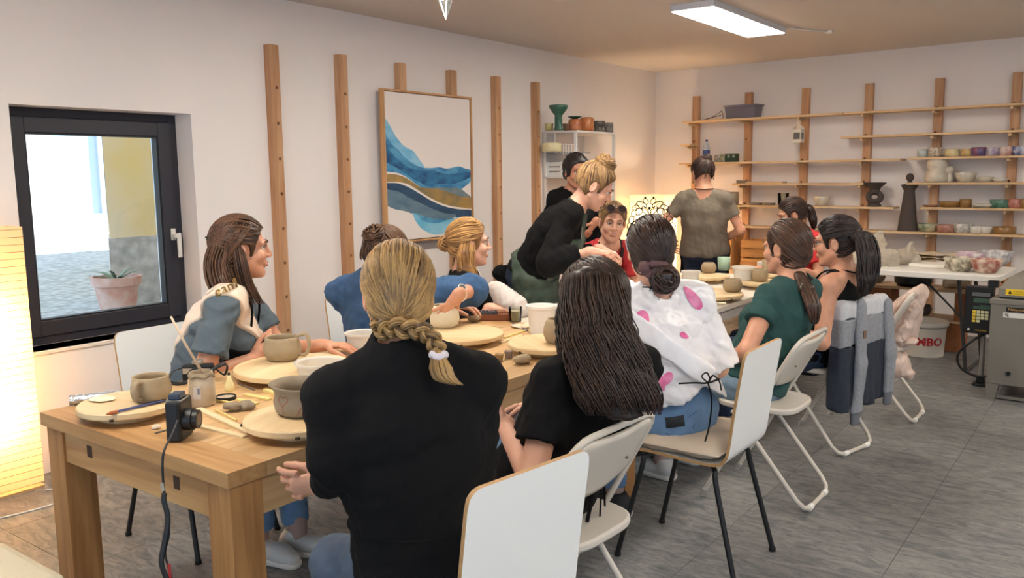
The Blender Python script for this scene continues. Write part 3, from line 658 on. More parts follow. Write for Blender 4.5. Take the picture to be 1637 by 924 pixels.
# folding table at the back, low brick shelf, kiln
def fold_table():
    t = thing('folding_table', 'long white plastic folding table in front of the back wall shelves', 'table', (-0.765, 6.86, 0), -TH)
    Ln, Dp, h = 1.83, 0.74, 0.745
    for a, b in ((-Ln, -Ln / 2 - 0.001), (-Ln / 2 + 0.001, 0)):
        pts = []
        r = 0.06
        for cx, cy, a0 in ((b, 0, -90), (b, Dp, 0), (a, Dp, 90), (a, 0, 180)):
            outer = (cx == 0) or (cx == -Ln)
            if outer:
                ox = cx - r if cx == 0 else cx + r; oy = cy + r if cy == 0 else cy - r
                for k in range(7): an = math.radians(a0 + 15 * k); pts.append((ox + r * math.cos(an), oy + r * math.sin(an)))
            else: pts.append((cx, cy))
        MB().prism(pts, lambda x, y: (x, y, h - 0.045), (0, 0, 0.045)).build('table_half', mat('table_plastic', (226, 222, 214), 0.45), t, smooth=40, bevel=0.006)
    DG = mat('dark_steel', (52, 50, 50), 0.5)
    for x in (-0.28, -Ln + 0.28):
        MB().tube([(x, 0.1, h - 0.05), (x + 0.08 * (1 if x > -1 else -1), 0.1, 0.012), (x + 0.08 * (1 if x > -1 else -1), Dp - 0.1, 0.012), (x, Dp - 0.1, h - 0.05)], 0.014, 8).build('leg_frame', DG, t, smooth=40)
        MB().tube([(x, Dp / 2, h - 0.4), (x + (-0.35 if x > -1 else 0.35), Dp / 2, h - 0.05)], 0.008, 8).build('brace', DG, t, smooth=40)
        MB().tube([(x + 0.04 * (1 if x > -1 else -1), 0.1, h - 0.36), (x + 0.04 * (1 if x > -1 else -1), Dp - 0.1, h - 0.36)], 0.009, 8).build('cross_bar', DG, t, smooth=40)
fold_table()
BRICK = mat('hollow_brick', (176, 112, 72), 0.9, var=0.2, vscale=12)
def brick_shelf():
    t = thing('brick_shelf', 'low shelf of ribbed hollow bricks and boards under the folding table', 'shelf', (-1.9, 7.95, 0), -TH)
    bm0 = None
    def bricks(x, y, z, n, w=0.125, hh=0.235):
        nonlocal bm0
        for k in range(n):
            if bm0 is None:
                m = MB(); m.box((-w / 2 + 0.004, -0.115, 0.001), (w / 2 - 0.004, 0.115, hh - 0.001)); c = 11; p = hh / c
                for i in range(c): m.box((-w / 2, -0.12, i * p + 0.003), (w / 2, 0.12, (i + 1) * p - 0.003))
                o = m.build('brick', BRICK, t); bm0 = o.data
            else: o = link('brick', bm0, t)
            o.location = (x + k * (w + 0.004), y, z)
    MB().box((-0.85, -0.2, 0.495), (0.95, 0.16, 0.515)).build('board', SHELFW, t, bevel=0.002)
    MB().box((-0.85, -0.2, 0.24), (0.88, 0.16, 0.26)).build('board', SHELFW, t, bevel=0.002)
    bricks(-0.7, -0.06, 0, 2); bricks(0.12, -0.06, 0, 2); bricks(0.74, -0.06, 0, 1)
    bricks(-0.72, -0.06, 0.26, 1); bricks(0.05, -0.06, 0.26, 2); bricks(0.8, -0.06, 0.26, 1)
brick_shelf()
def kiln():
    t = thing('kiln', 'grey steel pottery kiln with yellow warning label', 'kiln', (-0.735, 6.24, 0), -TH)
    K = mat('kiln_steel', (134, 128, 118), 0.5, metal=0.25, var=0.06, vscale=3)
    W, D = 0.72, 0.72
    MB().box((0, 0, 0.105), (W, D, 0.635)).build('body', K, t, bevel=0.004)
    MB().box((-0.006, -0.006, 0.635), (W + 0.006, D + 0.006, 0.668)).build('rim', K, t, bevel=0.003)
    m = MB(); m.add([(0.035, 0.03, 0.68), (W - 0.035, 0.03, 0.68), (W - 0.035, D - 0.03, 0.68), (0.035, D - 0.03, 0.68), (0.035, 0.035, 0.735), (W - 0.035, 0.035, 0.735), (W - 0.035, D - 0.03, 0.735), (0.035, D - 0.03, 0.735), (0.075, 0.16, 0.80), (W - 0.075, 0.16, 0.80), (W - 0.075, D - 0.12, 0.80), (0.075, D - 0.12, 0.80)],
        [(0, 1, 5, 4), (1, 2, 6, 5), (2, 3, 7, 6), (3, 0, 4, 7), (4, 5, 9, 8), (5, 6, 10, 9), (6, 7, 11, 10), (7, 4, 8, 11), (8, 9, 10, 11), (3, 2, 1, 0)])
    lid = m.build('lid', K, t, bevel=0.003)
    MB().box((0.04, 0.035, 0.666), (W - 0.04, D - 0.035, 0.682)).build('gap', BLACKMET, t)
    Y = mat('label_yellow', (236, 196, 30), 0.5)
    MB().box((0.075, 0.0275, 0.695), (0.255, 0.0325, 0.733)).build('warning_label', Y, lid)
    BK = mat('label_ink', (30, 26, 14), 0.6)
    m = MB(); m.add([(0.088, 0.0268, 0.703), (0.112, 0.0268, 0.703), (0.1, 0.0268, 0.727)], [(0, 1, 2)]); m.build('warning_sign', BK, lid)
    text_mb('ATTENTION HOT SURFACE', 0.0105).xf(lambda p: Vector((0.183 + p.x, 0.0268, 0.72 + p.y))).build('warning_text', BK, lid)
    text_mb('DISCONNECT BEFORE OPENING', 0.0085).xf(lambda p: Vector((0.178 + p.x, 0.0268, 0.706 + p.y))).build('warning_text', BK, lid)
    pl = MB().box((0.09, -0.004, 0.592), (0.235, 0, 0.62)).build('name_plate', BLACKP, t)
    text_mb('Nabertherm', 0.024).xf(lambda p: Vector((0.1625 + p.x, -0.0048, 0.606 + p.y))).build('plate_text', mat('plate_gold', (206, 160, 90), 0.5), pl)
    s = MB().box((0.075, -0.004, 0.552), (0.25, 0, 0.584)).build('sticker', mat('sticker_white', (222, 220, 214), 0.5), t)
    m = MB(); m.box((0.087, -0.0047, 0.562), (0.092, -0.004, 0.576)).box((0.087, -0.0047, 0.573), (0.104, -0.004, 0.577)).box((0.096, -0.0047, 0.56), (0.106, -0.004, 0.567)); m.build('sticker_sign', BLACKP, s)
    for sx in (0.0, W - 0.06):
        for sy in (0.0, D - 0.06):
            MB().add([(sx, sy, 0.105), (sx + 0.075, sy, 0.105), (sx + 0.055, sy, 0), (sx + 0.003, sy, 0), (sx, sy + 0.05, 0.105), (sx + 0.075, sy + 0.05, 0.105), (sx + 0.055, sy + 0.05, 0), (sx + 0.003, sy + 0.05, 0)], [(0, 1, 2, 3), (7, 6, 5, 4), (0, 4, 5, 1), (1, 5, 6, 2), (2, 6, 7, 3), (3, 7, 4, 0)]).build('foot', K, t)
    MB().box((0.06, 0.02, 0.01), (W - 0.06, 0.05, 0.03)).build('foot_rail', K, t)
    MB().cyl((0.125, -0.012, 0.185), (0.125, 0.0, 0.185), 0.014, n=14).build('plug', BLACKP, t, smooth=40)
kiln()
def controller():
    t = thing('kiln_controller', 'black kiln controller box with yellow keypad on a post', 'controller', (-0.86, 6.57, 0), -TH)
    MB().box((-0.075, 0, 0.37), (0.095, 0.09, 0.70)).build('case', BLACKP, t, bevel=0.006)
    G = mat('ctrl_green', (60, 84, 70), 0.4)
    for z in (0.545, 0.59): MB().box((-0.02, -0.004, z), (0.088, 0, z + 0.03)).build('display', G, t)
    MB().box((-0.03, -0.004, 0.635), (0.08, 0, 0.66)).build('display', mat('ctrl_grey', (96, 98, 100), 0.4), t)
    MB().box((-0.02, -0.006, 0.566), (0.02, 0, 0.586)).build('switch', BLACKP, t)
    for r in range(4):
        for c in range(4):
            if r == 3 and c > 1: continue
            col = mat('key_yellow', (232, 200, 70), 0.5) if c == 0 else mat('key_cream', (230, 226, 180), 0.5)
            MB().box((-0.022 + c * 0.026, -0.006, 0.518 - r * 0.022), (-0.001 + c * 0.026, 0, 0.535 - r * 0.022)).build('key', col, t)
    MB().box((0.0, -0.005, 0.392), (0.07, 0, 0.4)).build('badge', mat('brass', (176, 140, 60), 0.4, 0.6), t)
    MB().ball((-0.04, -0.004, 0.398), 0.009, 6).build('indicator_lamp', PLASTW, t)
    MB().cyl((0.045, 0.05, 0.05), (0.045, 0.05, 0.37), 0.016, n=12).build('post', mat('post_grey', (150, 146, 140), 0.4, 0.3), t, smooth=40)
    MB().box((0.0, 0.0, 0), (0.09, 0.1, 0.02)).box((0.02, 0.025, 0.02), (0.07, 0.075, 0.06)).build('base', BLACKP, t, bevel=0.003)
    MB().tube(bez([(0.06, 0.03, 0.37), (0.0, -0.02, 0.33), (-0.09, -0.03, 0.22), (-0.07, -0.02, 0.12), (0.03, 0.0, 0.07), (0.15, 0.02, 0.09)], 24), 0.009, 8).build('cable', BLACKP, t, smooth=True)
    MB().box((0.06, 0.01, 0.70), (0.12, 0.06, 0.745)).build('bracket', BLACKP, t)
controller()
def slat_crate(label, loc, rot, w, d, h, n, mt, vertical=False):
    t = thing('wooden_crate', label, 'crate', loc, rot)
    for sx in (-1, 1):
        for sy in (-1, 1): MB().box((sx * w / 2 - (0.02 if sx > 0 else 0), sy * d / 2 - (0.02 if sy > 0 else 0), 0), (sx * w / 2 + (0.02 if sx < 0 else 0), sy * d / 2 + (0.02 if sy < 0 else 0), h)).build('corner_post', mt, t)
    p = h / n
    if not vertical:
        for i in range(n):
            for sy in (-1, 1): MB().box((-w / 2, sy * (d / 2 + 0.005) - 0.005, i * p + p * 0.08), (w / 2, sy * (d / 2 + 0.005) + 0.005, (i + 1) * p - p * 0.08)).build('slat', mt, t)
            for sx in (-1, 1): MB().box((sx * (w / 2 + 0.005) - 0.005, -d / 2, i * p + p * 0.08), (sx * (w / 2 + 0.005) + 0.005, d / 2, (i + 1) * p - p * 0.08)).build('slat', mt, t)
    else:
        k = int(w / 0.035); q = w / k
        for i in range(k):
            for sy in (-1, 1): MB().box((-w / 2 + i * q + 0.004, sy * (d / 2 + 0.005) - 0.005, 0), (-w / 2 + (i + 1) * q - 0.004, sy * (d / 2 + 0.005) + 0.005, h)).build('slat', mt, t)
        k = int(d / 0.035); q = d / k
        for i in range(k):
            for sx in (-1, 1): MB().box((sx * (w / 2 + 0.005) - 0.005, -d / 2 + i * q + 0.004, 0), (sx * (w / 2 + 0.005) + 0.005, -d / 2 + (i + 1) * q - 0.004, h)).build('slat', mt, t)
    MB().box((-w / 2, -d / 2, 0.005), (w / 2, d / 2, 0.015)).build('bottom', mt, t)
    return t
CRW = wood('crate_wood', (212, 160, 98), (184, 126, 70), 0)
CRWZ = wood('crate_wood_z', (204, 148, 88), (170, 112, 60), 2)
bn = thing('low_bench', 'low wooden bench against the back wall under the crates', 'bench', tuple(bw(1.35, 0.3, 0)), -TH)
MB().box((-0.5, -0.19, 0.53), (0.5, 0.19, 0.56)).build('seat', SHELFW, bn, bevel=0.003)
for sx in (-0.44, 0.4): MB().box((sx, -0.17, 0), (sx + 0.04, 0.17, 0.53)).build('leg', SHELFW, bn)
slat_crate('low wooden slatted crate on the bench behind the far table', tuple(bw(1.49, 0.33, 0.56)), -TH, 0.44, 0.24, 0.27, 3, CRW)
slat_crate('tall narrow wooden slatted basket on the bench beside the crate', tuple(bw(1.06, 0.33, 0.56)), -TH, 0.22, 0.24, 0.30, 3, CRWZ, True)
# ---------------------------------------------------------------- figure tools: signed distance modelling on a grid
def V3(*a): return np.array(a[0] if len(a) == 1 else a, dtype=np.float64)
def nrm(v): v = np.asarray(v, float); return v / max(np.linalg.norm(v), 1e-9)
class SDF:
    def __init__(s, h=0.007, k=0.02): s.h = h; s.k = k; s.ops = []; s.lo = []; s.hi = []; s.disp = []
    def _add(s, fn, lo, hi, k, sub=False):
        s.ops.append((fn, np.minimum(lo, hi), np.maximum(lo, hi), s.k if k is None else k, sub))
        if not sub: s.lo.append(np.minimum(lo, hi)); s.hi.append(np.maximum(lo, hi))
        return s
    @staticmethod
    def _cut(d, cut, X, Y, Z):
        if cut is not None:
            for (c0, cn) in (cut if isinstance(cut, list) else [cut]):
                c0 = V3(c0); n = nrm(cn); d = np.maximum(d, X * n[0] + Y * n[1] + (Z * n[2] - c0 @ n))
        return d
    def rc(s, a, b, ra, rb, n=None, f=1.0, k=None, cut=None, sub=False):
        a = V3(a); b = V3(b); ba = b - a; L = max(ba @ ba, 1e-9); bl = ba / L
        nn = None if n is None else nrm(n)
        def fn(X, Y, Z):
            t = np.clip(X * bl[0] + Y * bl[1] + (Z * bl[2] - a @ bl), 0, 1)
            x = X - a[0] - t * ba[0]; y = Y - a[1] - t * ba[1]; z = Z - a[2] - t * ba[2]
            q = x * x + y * y + z * z
            if nn is not None: c = x * nn[0] + y * nn[1] + z * nn[2]; q = q + c * c * (1 / f ** 2 - 1)
            return s._cut(np.sqrt(np.maximum(q, 0)) - (ra + (rb - ra) * t), cut, X, Y, Z)
        r = max(ra, rb) * max(1, f); return s._add(fn, np.minimum(a, b) - r, np.maximum(a, b) + r, k, sub)
    def el(s, c, R, rad, k=None, sub=False, cut=None):
        c = V3(c); R = np.array(R, float); rad = V3(rad)
        def fn(X, Y, Z):
            x = X - c[0]; y = Y - c[1]; z = Z - c[2]; k0 = 0; k1 = 0
            for i in range(3): q = (x * R[i, 0] + y * R[i, 1] + z * R[i, 2]) / rad[i]; q = q * q; k0 = k0 + q; k1 = k1 + q / rad[i] ** 2
            k0 = np.sqrt(k0); return s._cut(k0 * (k0 - 1) / np.maximum(np.sqrt(k1), 1e-6), cut, X, Y, Z)
        r = rad.max(); return s._add(fn, c - r, c + r, k, sub)
    def half(s, c, n, k=0.004):
        """remove everything on the +n side"""
        c = V3(c); n = nrm(n); s.ops.append((lambda X, Y, Z: -(X * n[0] + Y * n[1] + (Z * n[2] - c @ n)), None, None, k, True)); return s
    def box(s, c, R, hs, r=0.01, k=None, sub=False):
        c = V3(c); R = np.array(R, float); hs = V3(hs)
        def fn(X, Y, Z):
            x = X - c[0]; y = Y - c[1]; z = Z - c[2]; o = 0; mx = -9
            for i in range(3): q = np.abs(x * R[i, 0] + y * R[i, 1] + z * R[i, 2]) - hs[i] + r; o = o + np.maximum(q, 0) ** 2; mx = np.maximum(mx, q)
            return np.sqrt(o) + np.minimum(mx, 0) - r
        m = np.linalg.norm(hs); return s._add(fn, c - m, c + m, k, sub)
    def noise(s, amp, freq, seed=0, stretch=(1, 1, 1)): s.disp.append((amp, freq, seed, V3(stretch))); return s
    def mesh(s):
        h = s.h; m = 3 * h + 0.01; lo = np.min(s.lo, 0) - m; hi = np.max(s.hi, 0) + m
        n = np.ceil((hi - lo) / h).astype(int) + 1
        ax = [(lo[i] + h * np.arange(n[i])).astype(np.float32) for i in range(3)]
        F = np.full(tuple(n), 0.12, np.float32)
        for fn, a, b, k, sub in s.ops:
            if a is None: sl = tuple(slice(0, n[i]) for i in range(3))
            else:
                mg = 0.05
                i0 = np.clip(np.floor((a - mg - lo) / h).astype(int), 0, n); i1 = np.clip(np.ceil((b + mg - lo) / h).astype(int) + 1, 0, n)
                if (i1 <= i0).any(): continue
                sl = tuple(slice(i0[i], i1[i]) for i in range(3))
            d = fn(ax[0][sl[0]][:, None, None], ax[1][sl[1]][None, :, None], ax[2][sl[2]][None, None, :]).astype(np.float32); f = F[sl]
            if sub:
                d = -d; hh = np.clip(0.5 - 0.5 * (f - d) / k, 0, 1) if k > 0 else (d > f) * 1.0
                F[sl] = f * (1 - hh) + d * hh + k * hh * (1 - hh)
            else:
                hh = np.clip(0.5 + 0.5 * (f - d) / k, 0, 1) if k > 0 else (d < f) * 1.0
                F[sl] = f * (1 - hh) + d * hh - k * hh * (1 - hh)
        for amp, fr, seed, stv in s.disp:
            near = np.abs(F) < 0.05; idx = np.nonzero(near)
            p = np.stack([ax[i][idx[i]] for i in range(3)], -1) * fr * stv; r = np.random.RandomState(seed); o = np.zeros(len(p))
            for q in range(5):
                w = r.randn(3); w /= np.linalg.norm(w); w2 = r.randn(3); fq = 1.0 * 1.55 ** q
                o += np.sin(p @ w * fq * 6 + 1.7 * np.sin(p @ w2 * fq * 2.5 + r.rand() * 6) + r.rand() * 6) / (1.45 ** q)
            F[idx] += amp * o / 2
        return surfnet(F, lo, h)
def surfnet(F, lo, h):
    S = F < 0; n = F.shape
    c = [S[i:n[0] - 1 + i, j:n[1] - 1 + j, k:n[2] - 1 + k] for i in (0, 1) for j in (0, 1) for k in (0, 1)]
    tot = sum(x.astype(np.int8) for x in c); act = (tot > 0) & (tot < 8); idx = np.nonzero(act)
    vid = np.full(act.shape, -1, np.int64); vid[idx] = np.arange(len(idx[0]))
    base = np.stack(idx, -1).astype(float); val = [F[idx[0] + i, idx[1] + j, idx[2] + k] for i in (0, 1) for j in (0, 1) for k in (0, 1)]
    off = [(i, j, k) for i in (0, 1) for j in (0, 1) for k in (0, 1)]
    acc = np.zeros((len(base), 3)); cnt = np.zeros(len(base))
    for a in range(8):
        for b in range(a + 1, 8):
            if sum(abs(off[a][q] - off[b][q]) for q in range(3)) != 1: continue
            x = (val[a] < 0) != (val[b] < 0); den = val[a] - val[b]; t = np.where(x, val[a] / np.where(den == 0, 1, den), 0)
            pa = np.array(off[a], float); pb = np.array(off[b], float)
            acc += x[:, None] * (pa + t[:, None] * (pb - pa)); cnt += x
    vs = lo + h * (base + acc / np.maximum(cnt, 1)[:, None])
    fs = []
    for axi in range(3):
        u, v = (axi + 1) % 3, (axi + 2) % 3
        a = [slice(None)] * 3; b = [slice(None)] * 3
        a[axi] = slice(0, n[axi] - 1); b[axi] = slice(1, n[axi])
        ch = S[tuple(a)] != S[tuple(b)]; e = np.nonzero(ch); pos = S[tuple(a)][e]
        ok = (e[u] > 0) & (e[v] > 0) & (e[u] < n[u] - 1) & (e[v] < n[v] - 1)
        e = [x[ok] for x in e]; pos = pos[ok]
        def cell(du, dv):
            q = [None] * 3; q[axi] = e[axi]; q[u] = e[u] - du; q[v] = e[v] - dv; return vid[tuple(q)]
        q = np.stack([cell(1, 1), cell(0, 1), cell(0, 0), cell(1, 0)], -1); q[~pos] = q[~pos][:, ::-1]; fs.append(q)
    return vs, np.concatenate(fs)
def npobj(name, parts, mt, parent, smooth=True):
    """parts: list of (verts, quads) joined into one mesh object; world coordinates"""
    o = 0; V = []; Q = []
    for v, q in parts: V.append(v); Q.append(q + o); o += len(v)
    V = np.concatenate(V); Q = np.concatenate(Q); V = V - np.array(wloc(parent)) if parent is not None else V
    me = bpy.data.meshes.new(name); me.vertices.add(len(V)); me.vertices.foreach_set('co', V.astype(np.float32).ravel())
    me.loops.add(len(Q) * 4); me.loops.foreach_set('vertex_index', Q.astype(np.int32).ravel())
    me.polygons.add(len(Q)); me.polygons.foreach_set('loop_start', np.arange(0, len(Q) * 4, 4, dtype=np.int32))
    me.update(calc_edges=True); me.validate()
    me.polygons.foreach_set('use_smooth', [True] * len(me.polygons)); me.materials.append(mt)
    return link(name, me, parent)
UPV = np.array([0, 0, 1.0])
def ik(s, w, l1, l2, hint):
    s = V3(s); w = V3(w); d = w - s; L = np.linalg.norm(d); u = d / max(L, 1e-6)
    if L > (l1 + l2) * 0.995: w = s + u * (l1 + l2) * 0.995; L = (l1 + l2) * 0.995
    a = (l1 * l1 - l2 * l2 + L * L) / (2 * L); hgt = math.sqrt(max(l1 * l1 - a * a, 0))
    v = V3(hint) - u * (V3(hint) @ u); return s + u * a + nrm(v) * hgt, w
def yaw(deg): a = math.radians(deg); return V3(-math.sin(a), math.cos(a), 0)   # 0 = +y, positive turns left
def skel(P, H, f1, f2, hf, N=None, hup=(0, 0, 1), Lw=None, Rw=None, Le=(0, 0, -1), Re=(0, 0, -1), size=1.0, stand=False, sh=0.0, knees=None, ankles=None, shw=0.165, nl=0.165, shd=0.05, Lel=None, Rel=None):
    k = dict(P=V3(P), H=V3(H), f1=nrm(f1), f2=nrm(f2), hf=nrm(hf), size=size)
    hup = nrm(hup); k['hf'] = nrm(k['hf'] - 0 * hup); k['hr'] = nrm(np.cross(k['hf'], hup)); k['hu'] = np.cross(k['hr'], k['hf'])
    k['N'] = V3(N) if N is not None else k['H'] - k['hu'] * nl * size - k['hf'] * 0.03 * size
    k['r1'] = nrm(np.cross(k['f1'], UPV)); r2 = nrm(np.cross(k['f2'], UPV)); k['r2'] = nrm(r2 + UPV * sh)
    up = nrm(k['N'] - k['P']); k['up'] = up; k['ch'] = nrm(k['f2'] - up * (k['f2'] @ up))
    d = -up * shd * size
    k['Ls'] = k['N'] - k['r2'] * shw * size + d; k['Rs'] = k['N'] + k['r2'] * shw * size + d
    for s, w, hint in (('L', Lw, Le), ('R', Rw, Re)):
        if w is None: w = k[s + 's'] + k['f1'] * 0.3 - UPV * 0.3
        hd = k['r2'] * (-1 if s == 'L' else 1) * 0.35
        el = Lel if s == 'L' else Rel
        if el is not None: k[s + 'e'], k[s + 'w'] = V3(el), V3(w); continue
        k[s + 'e'], k[s + 'w'] = ik(k[s + 's'], w, 0.275 * size, 0.235 * size, V3(hint) + hd)
    for i, s in enumerate('LR'):
        sg = -1 if s == 'L' else 1; k[s + 'h'] = k['P'] + k['r1'] * 0.085 * sg * size
        if stand: kn = k[s + 'h'] - UPV * (k['P'][2] - 0.48) + k['f1'] * 0.02; an = V3(kn[0], kn[1], 0.085) - k['f1'] * 0.02
        else: kn = k[s + 'h'] + k['f1'] * 0.41 * size + k['r1'] * 0.05 * sg; kn[2] = 0.50; an = V3(kn[0], kn[1], 0.085) + k['f1'] * -0.03
        if knees and knees[i] is not None: kn = V3(knees[i]); an = V3(kn[0], kn[1], 0.085)
        if ankles and ankles[i] is not None: an = V3(ankles[i])
        k[s + 'k'] = kn; k[s + 'a'] = an
    return k
# ---------------------------------------------------------------- bodies, clothes, hair
def skinm(name, c): return mat('skin_' + name, c, 0.5, sss=0.12, var=0.08, vscale=30, bump=0.03, bscale=250)
SK_A = skinm('fair', (226, 172, 146)); SK_B = skinm('warm', (214, 156, 126)); SK_C = skinm('tan', (200, 142, 112))
LIP = mat('lips', (186, 104, 98), 0.4); EYEW = mat('eye_white', (236, 230, 224), 0.25); EYEB = mat('iris', (62, 52, 44), 0.2)
def loc2w(k, p, s=None):
    s = s or k['size']; return k['H'] + (k['hr'] * p[0] + k['hf'] * p[1] + k['hu'] * p[2]) * s
def headR(k): return np.stack([k['hr'], k['hf'], k['hu']])
def torso_p(S, k, g=0.0, bust=True, hips=True, kk=0.03, sho=True):
    s = k['size']; P, N, up, ch = k['P'], k['N'], k['up'], k['ch']
    sec = [(0.0, .158, .112), (.25, .138, .096), (.5, .146, .104), (.72, .155, .098), (.92, .115, .066)]
    def pt(t): return P + (N - P) * t - ch * 0.022 * math.sin(PI * min(1, t)) * s
    for (t0, w0, d0), (t1, w1, d1) in zip(sec, sec[1:]):
        lat = nrm(k['r1'] * (1 - (t0 + t1) / 2) + k['r2'] * ((t0 + t1) / 2))
        S.rc(pt(t0), pt(t1), d0 * s + g, d1 * s + g, n=lat, f=((w0 * s + g) / (d0 * s + g) + (w1 * s + g) / (d1 * s + g)) / 2, k=kk)
    if hips: S.el(P - k['f1'] * 0.015, np.stack([k['r1'], k['f1'], UPV]), (.178 * s + g, .128 * s + g, .125 * s + g), k=kk)
    if sho:
        S.rc(k['Ls'], k['Rs'], .05 * s + g, .05 * s + g, k=kk)
        for q in ('Ls', 'Rs'): S.rc(N + up * 0.015 * s, k[q] + up * .012, .048 * s + g * .7, .038 * s + g * .7, k=kk)
    if bust:
        for sg in (-1, 1): S.el(P + (N - P) * .62 + ch * .068 * s + k['r2'] * .07 * sg * s, np.eye(3), [.062 * s + g] * 3, k=.035)
def neck_p(S, k, g=0.0):
    s = k['size']; S.rc(k['N'] - k['up'] * .03 * s, loc2w(k, (0, -.022, -.06)), .058 * s + g, .051 * s + g, k=.025)
def head_p(S, k, ears=True):
    s = k['size']; R = headR(k); L = lambda *p: loc2w(k, p)
    E = lambda c, r, kk=.015, sub=False: S.el(L(*c), R, [x * s for x in r], k=kk, sub=sub)
    E((0, -.012, .03), (.074, .094, .087)); E((0, .022, -.03), (.06, .07, .088), .02)
    S.rc(L(0, .05, -.088), L(0, .072, -.1), .03 * s, .017 * s, k=.02)
    for sg in (-1, 1):
        S.rc(L(.05 * sg, .005, -.055), L(.02 * sg, .062, -.095), .02 * s, .016 * s, k=.025)
        E((.037 * sg, .063, -.028), (.027, .024, .027), .015)
        S.rc(L(.012 * sg, .088, .024), L(.046 * sg, .074, .022), .011 * s, .01 * s, k=.012)
        E((.031 * sg, .098, .003), (.017, .014, .0125), .01, True)
    S.rc(L(0, .089, .012), L(0, .1065, -.026), .0085 * s, .0115 * s, k=.012)
    for sg in (-1, 1): E((.0115 * sg, .0975, -.031), (.009, .011, .008), .007)
    E((0, .086, -.062), (.026, .012, .013), .012); E((0, .093, -.0645), (.02, .006, .0018), .004, True)
    if ears:
        for sg in (-1, 1):
            c = L(.077 * sg, -.006, -.008); ax = np.stack([nrm(k['hr'] * sg + k['hf'] * -.35), nrm(k['hf'] + .35 * sg * k['hr']), k['hu']])
            S.el(c, ax, (.010 * s, .019 * s, .032 * s), k=.006); S.el(c + k['hr'] * sg * .011 * s, ax, (.008 * s, .011 * s, .02 * s), k=.005, sub=True)
def hand_p(S, w, d, n, side, curl=0.35, spread=0.06, size=1.0, thumb=0.7, curls=None):
    d = nrm(d); n = nrm(n - d * (V3(n) @ d)); t = np.cross(n, d) * (1 if side == 'L' else -1); z = size
    w = V3(w); kn = w + d * .088 * z
    S.rc(w, kn, .0155 * z, .0115 * z, n=t, f=2.1, k=.012); S.rc(w - d * .02, w + d * .03, .021 * z, .016 * z, n=t, f=1.25, k=.015)
    for i, (o, ln) in enumerate(((.031, .070), (.0105, .079), (-.0105, .073), (-.031, .057))):
        p = kn + t * o * z - d * (.006 * abs(i - 1) * z); a = spread * (1.2 - i * .8); q = nrm(d + t * a); c = curls[i] if curls else curl; ang = 0; r = .0088 * z
        for j, fr in enumerate((.45, .31, .24)):
            ang += c * (0.8, 1.1, .8)[j]; v = q * math.cos(ang) + n * math.sin(ang); e = p + v * ln * fr * z
            S.rc(p, e, r, r * .9, k=.004); p = e; r *= .9
    p = w + d * .022 * z + t * .026 * z; v1 = nrm(d * .7 + t * thumb + n * .3); v2 = nrm(d * .95 + t * thumb * .35 + n * .35); v3 = nrm(d + t * .05 + n * .4)
    for v, ln, r0, r1 in ((v1, .04, .0125, .0105), (v2, .034, .0105, .0095), (v3, .027, .0095, .0075)):
        e = p + v * ln * z; S.rc(p, e, r0 * z, r1 * z, k=.006); p = e
def build_body(t, k, skin, hands=None, res=.0075, hres=.0038, fres=.0032, ears=True, arms='LR', sleeveless=False):
    s = k['size']; B = SDF(res, .025); torso_p(B, k, 0); neck_p(B, k)
    for a in arms: B.rc(k[a + 's'], k[a + 'e'], .046 * s, .037 * s, k=.03); B.rc(k[a + 'e'], k[a + 'w'], .037 * s, .0245 * s, k=.02)
    parts = [B.mesh()]
    Hd = SDF(hres, .015); head_p(Hd, k, ears); neck_p(Hd, k); parts.append(Hd.mesh())
    for a, hp in (hands or {}).items():
        if a not in arms: continue
        S = SDF(fres, .01); e, w = k[a + 'e'], k[a + 'w']; m = e + (w - e) * .6
        S.rc(m, w, (.037 + (.0245 - .037) * .6) * s, .0245 * s); hand_p(S, w, hp[0], hp[1], a, size=s, **(hp[2] if len(hp) > 2 else {})); parts.append(S.mesh())
    return npobj('body', parts, skin, t)
def face_bits(t, k, brow=(90, 64, 44), eyes=True, lips=True, look=0.0, smile=0.0):
    s = k['size']; R = headR(k)
    def loc(mb): return mb
    if eyes:
        for sg in (-1, 1):
            c = loc2w(k, (.031 * sg, .0768, .002)); MB().ball(c, .0112 * s, 8).build('eye', EYEW, t, world=True, smooth=True)
            p = c + (k['hf'] * .0066 + k['hr'] * look * .003) * s; MB().ball(p, .0062 * s, 6).build('iris', EYEB, t, world=True, smooth=True)
            S = SDF(.0025, .003); S.rc(loc2w(k, (.017 * sg, .087, .0065)), loc2w(k, (.031 * sg, .0915, .0105)), .0032 * s, .0036 * s); S.rc(loc2w(k, (.031 * sg, .0915, .0105)), loc2w(k, (.046 * sg, .08, .005)), .0036 * s, .003 * s); npobj('eyelid', [S.mesh()], mat('lid_%d' % brow[0], tuple(min(255, int(x * .9 + 40)) for x in brow), .6), t)
    for sg in (-1, 1):
        MB().tube([loc2w(k, (.012 * sg, .1, .024)), loc2w(k, (.03 * sg, .0975, .031)), loc2w(k, (.05 * sg, .08, .024))], [.0028 * s, .0034 * s, .0016 * s], 6).build('eyebrow', mat('brow_%d_%d' % brow[:2], brow, .8), t, world=True, smooth=True)
    if lips:
        m = MB(); m.tube([loc2w(k, (-.021 - smile, .085 - smile, -.062 + smile)), loc2w(k, (-.008, .0965, -.0585)), loc2w(k, (0, .0975, -.0595)), loc2w(k, (.008, .0965, -.0585)), loc2w(k, (.021 + smile, .085 - smile, -.062 + smile))], [.0012, .0042, .004, .0042, .0012], 8)
        m.tube([loc2w(k, (-.02 - smile, .085 - smile, -.064 + smile)), loc2w(k, (-.008, .0945, -.0685)), loc2w(k, (.008, .0945, -.0685)), loc2w(k, (.02 + smile, .085 - smile, -.064 + smile))], [.0012, .005, .005, .0012], 8); m.build('lips', LIP, t, world=True, smooth=True)
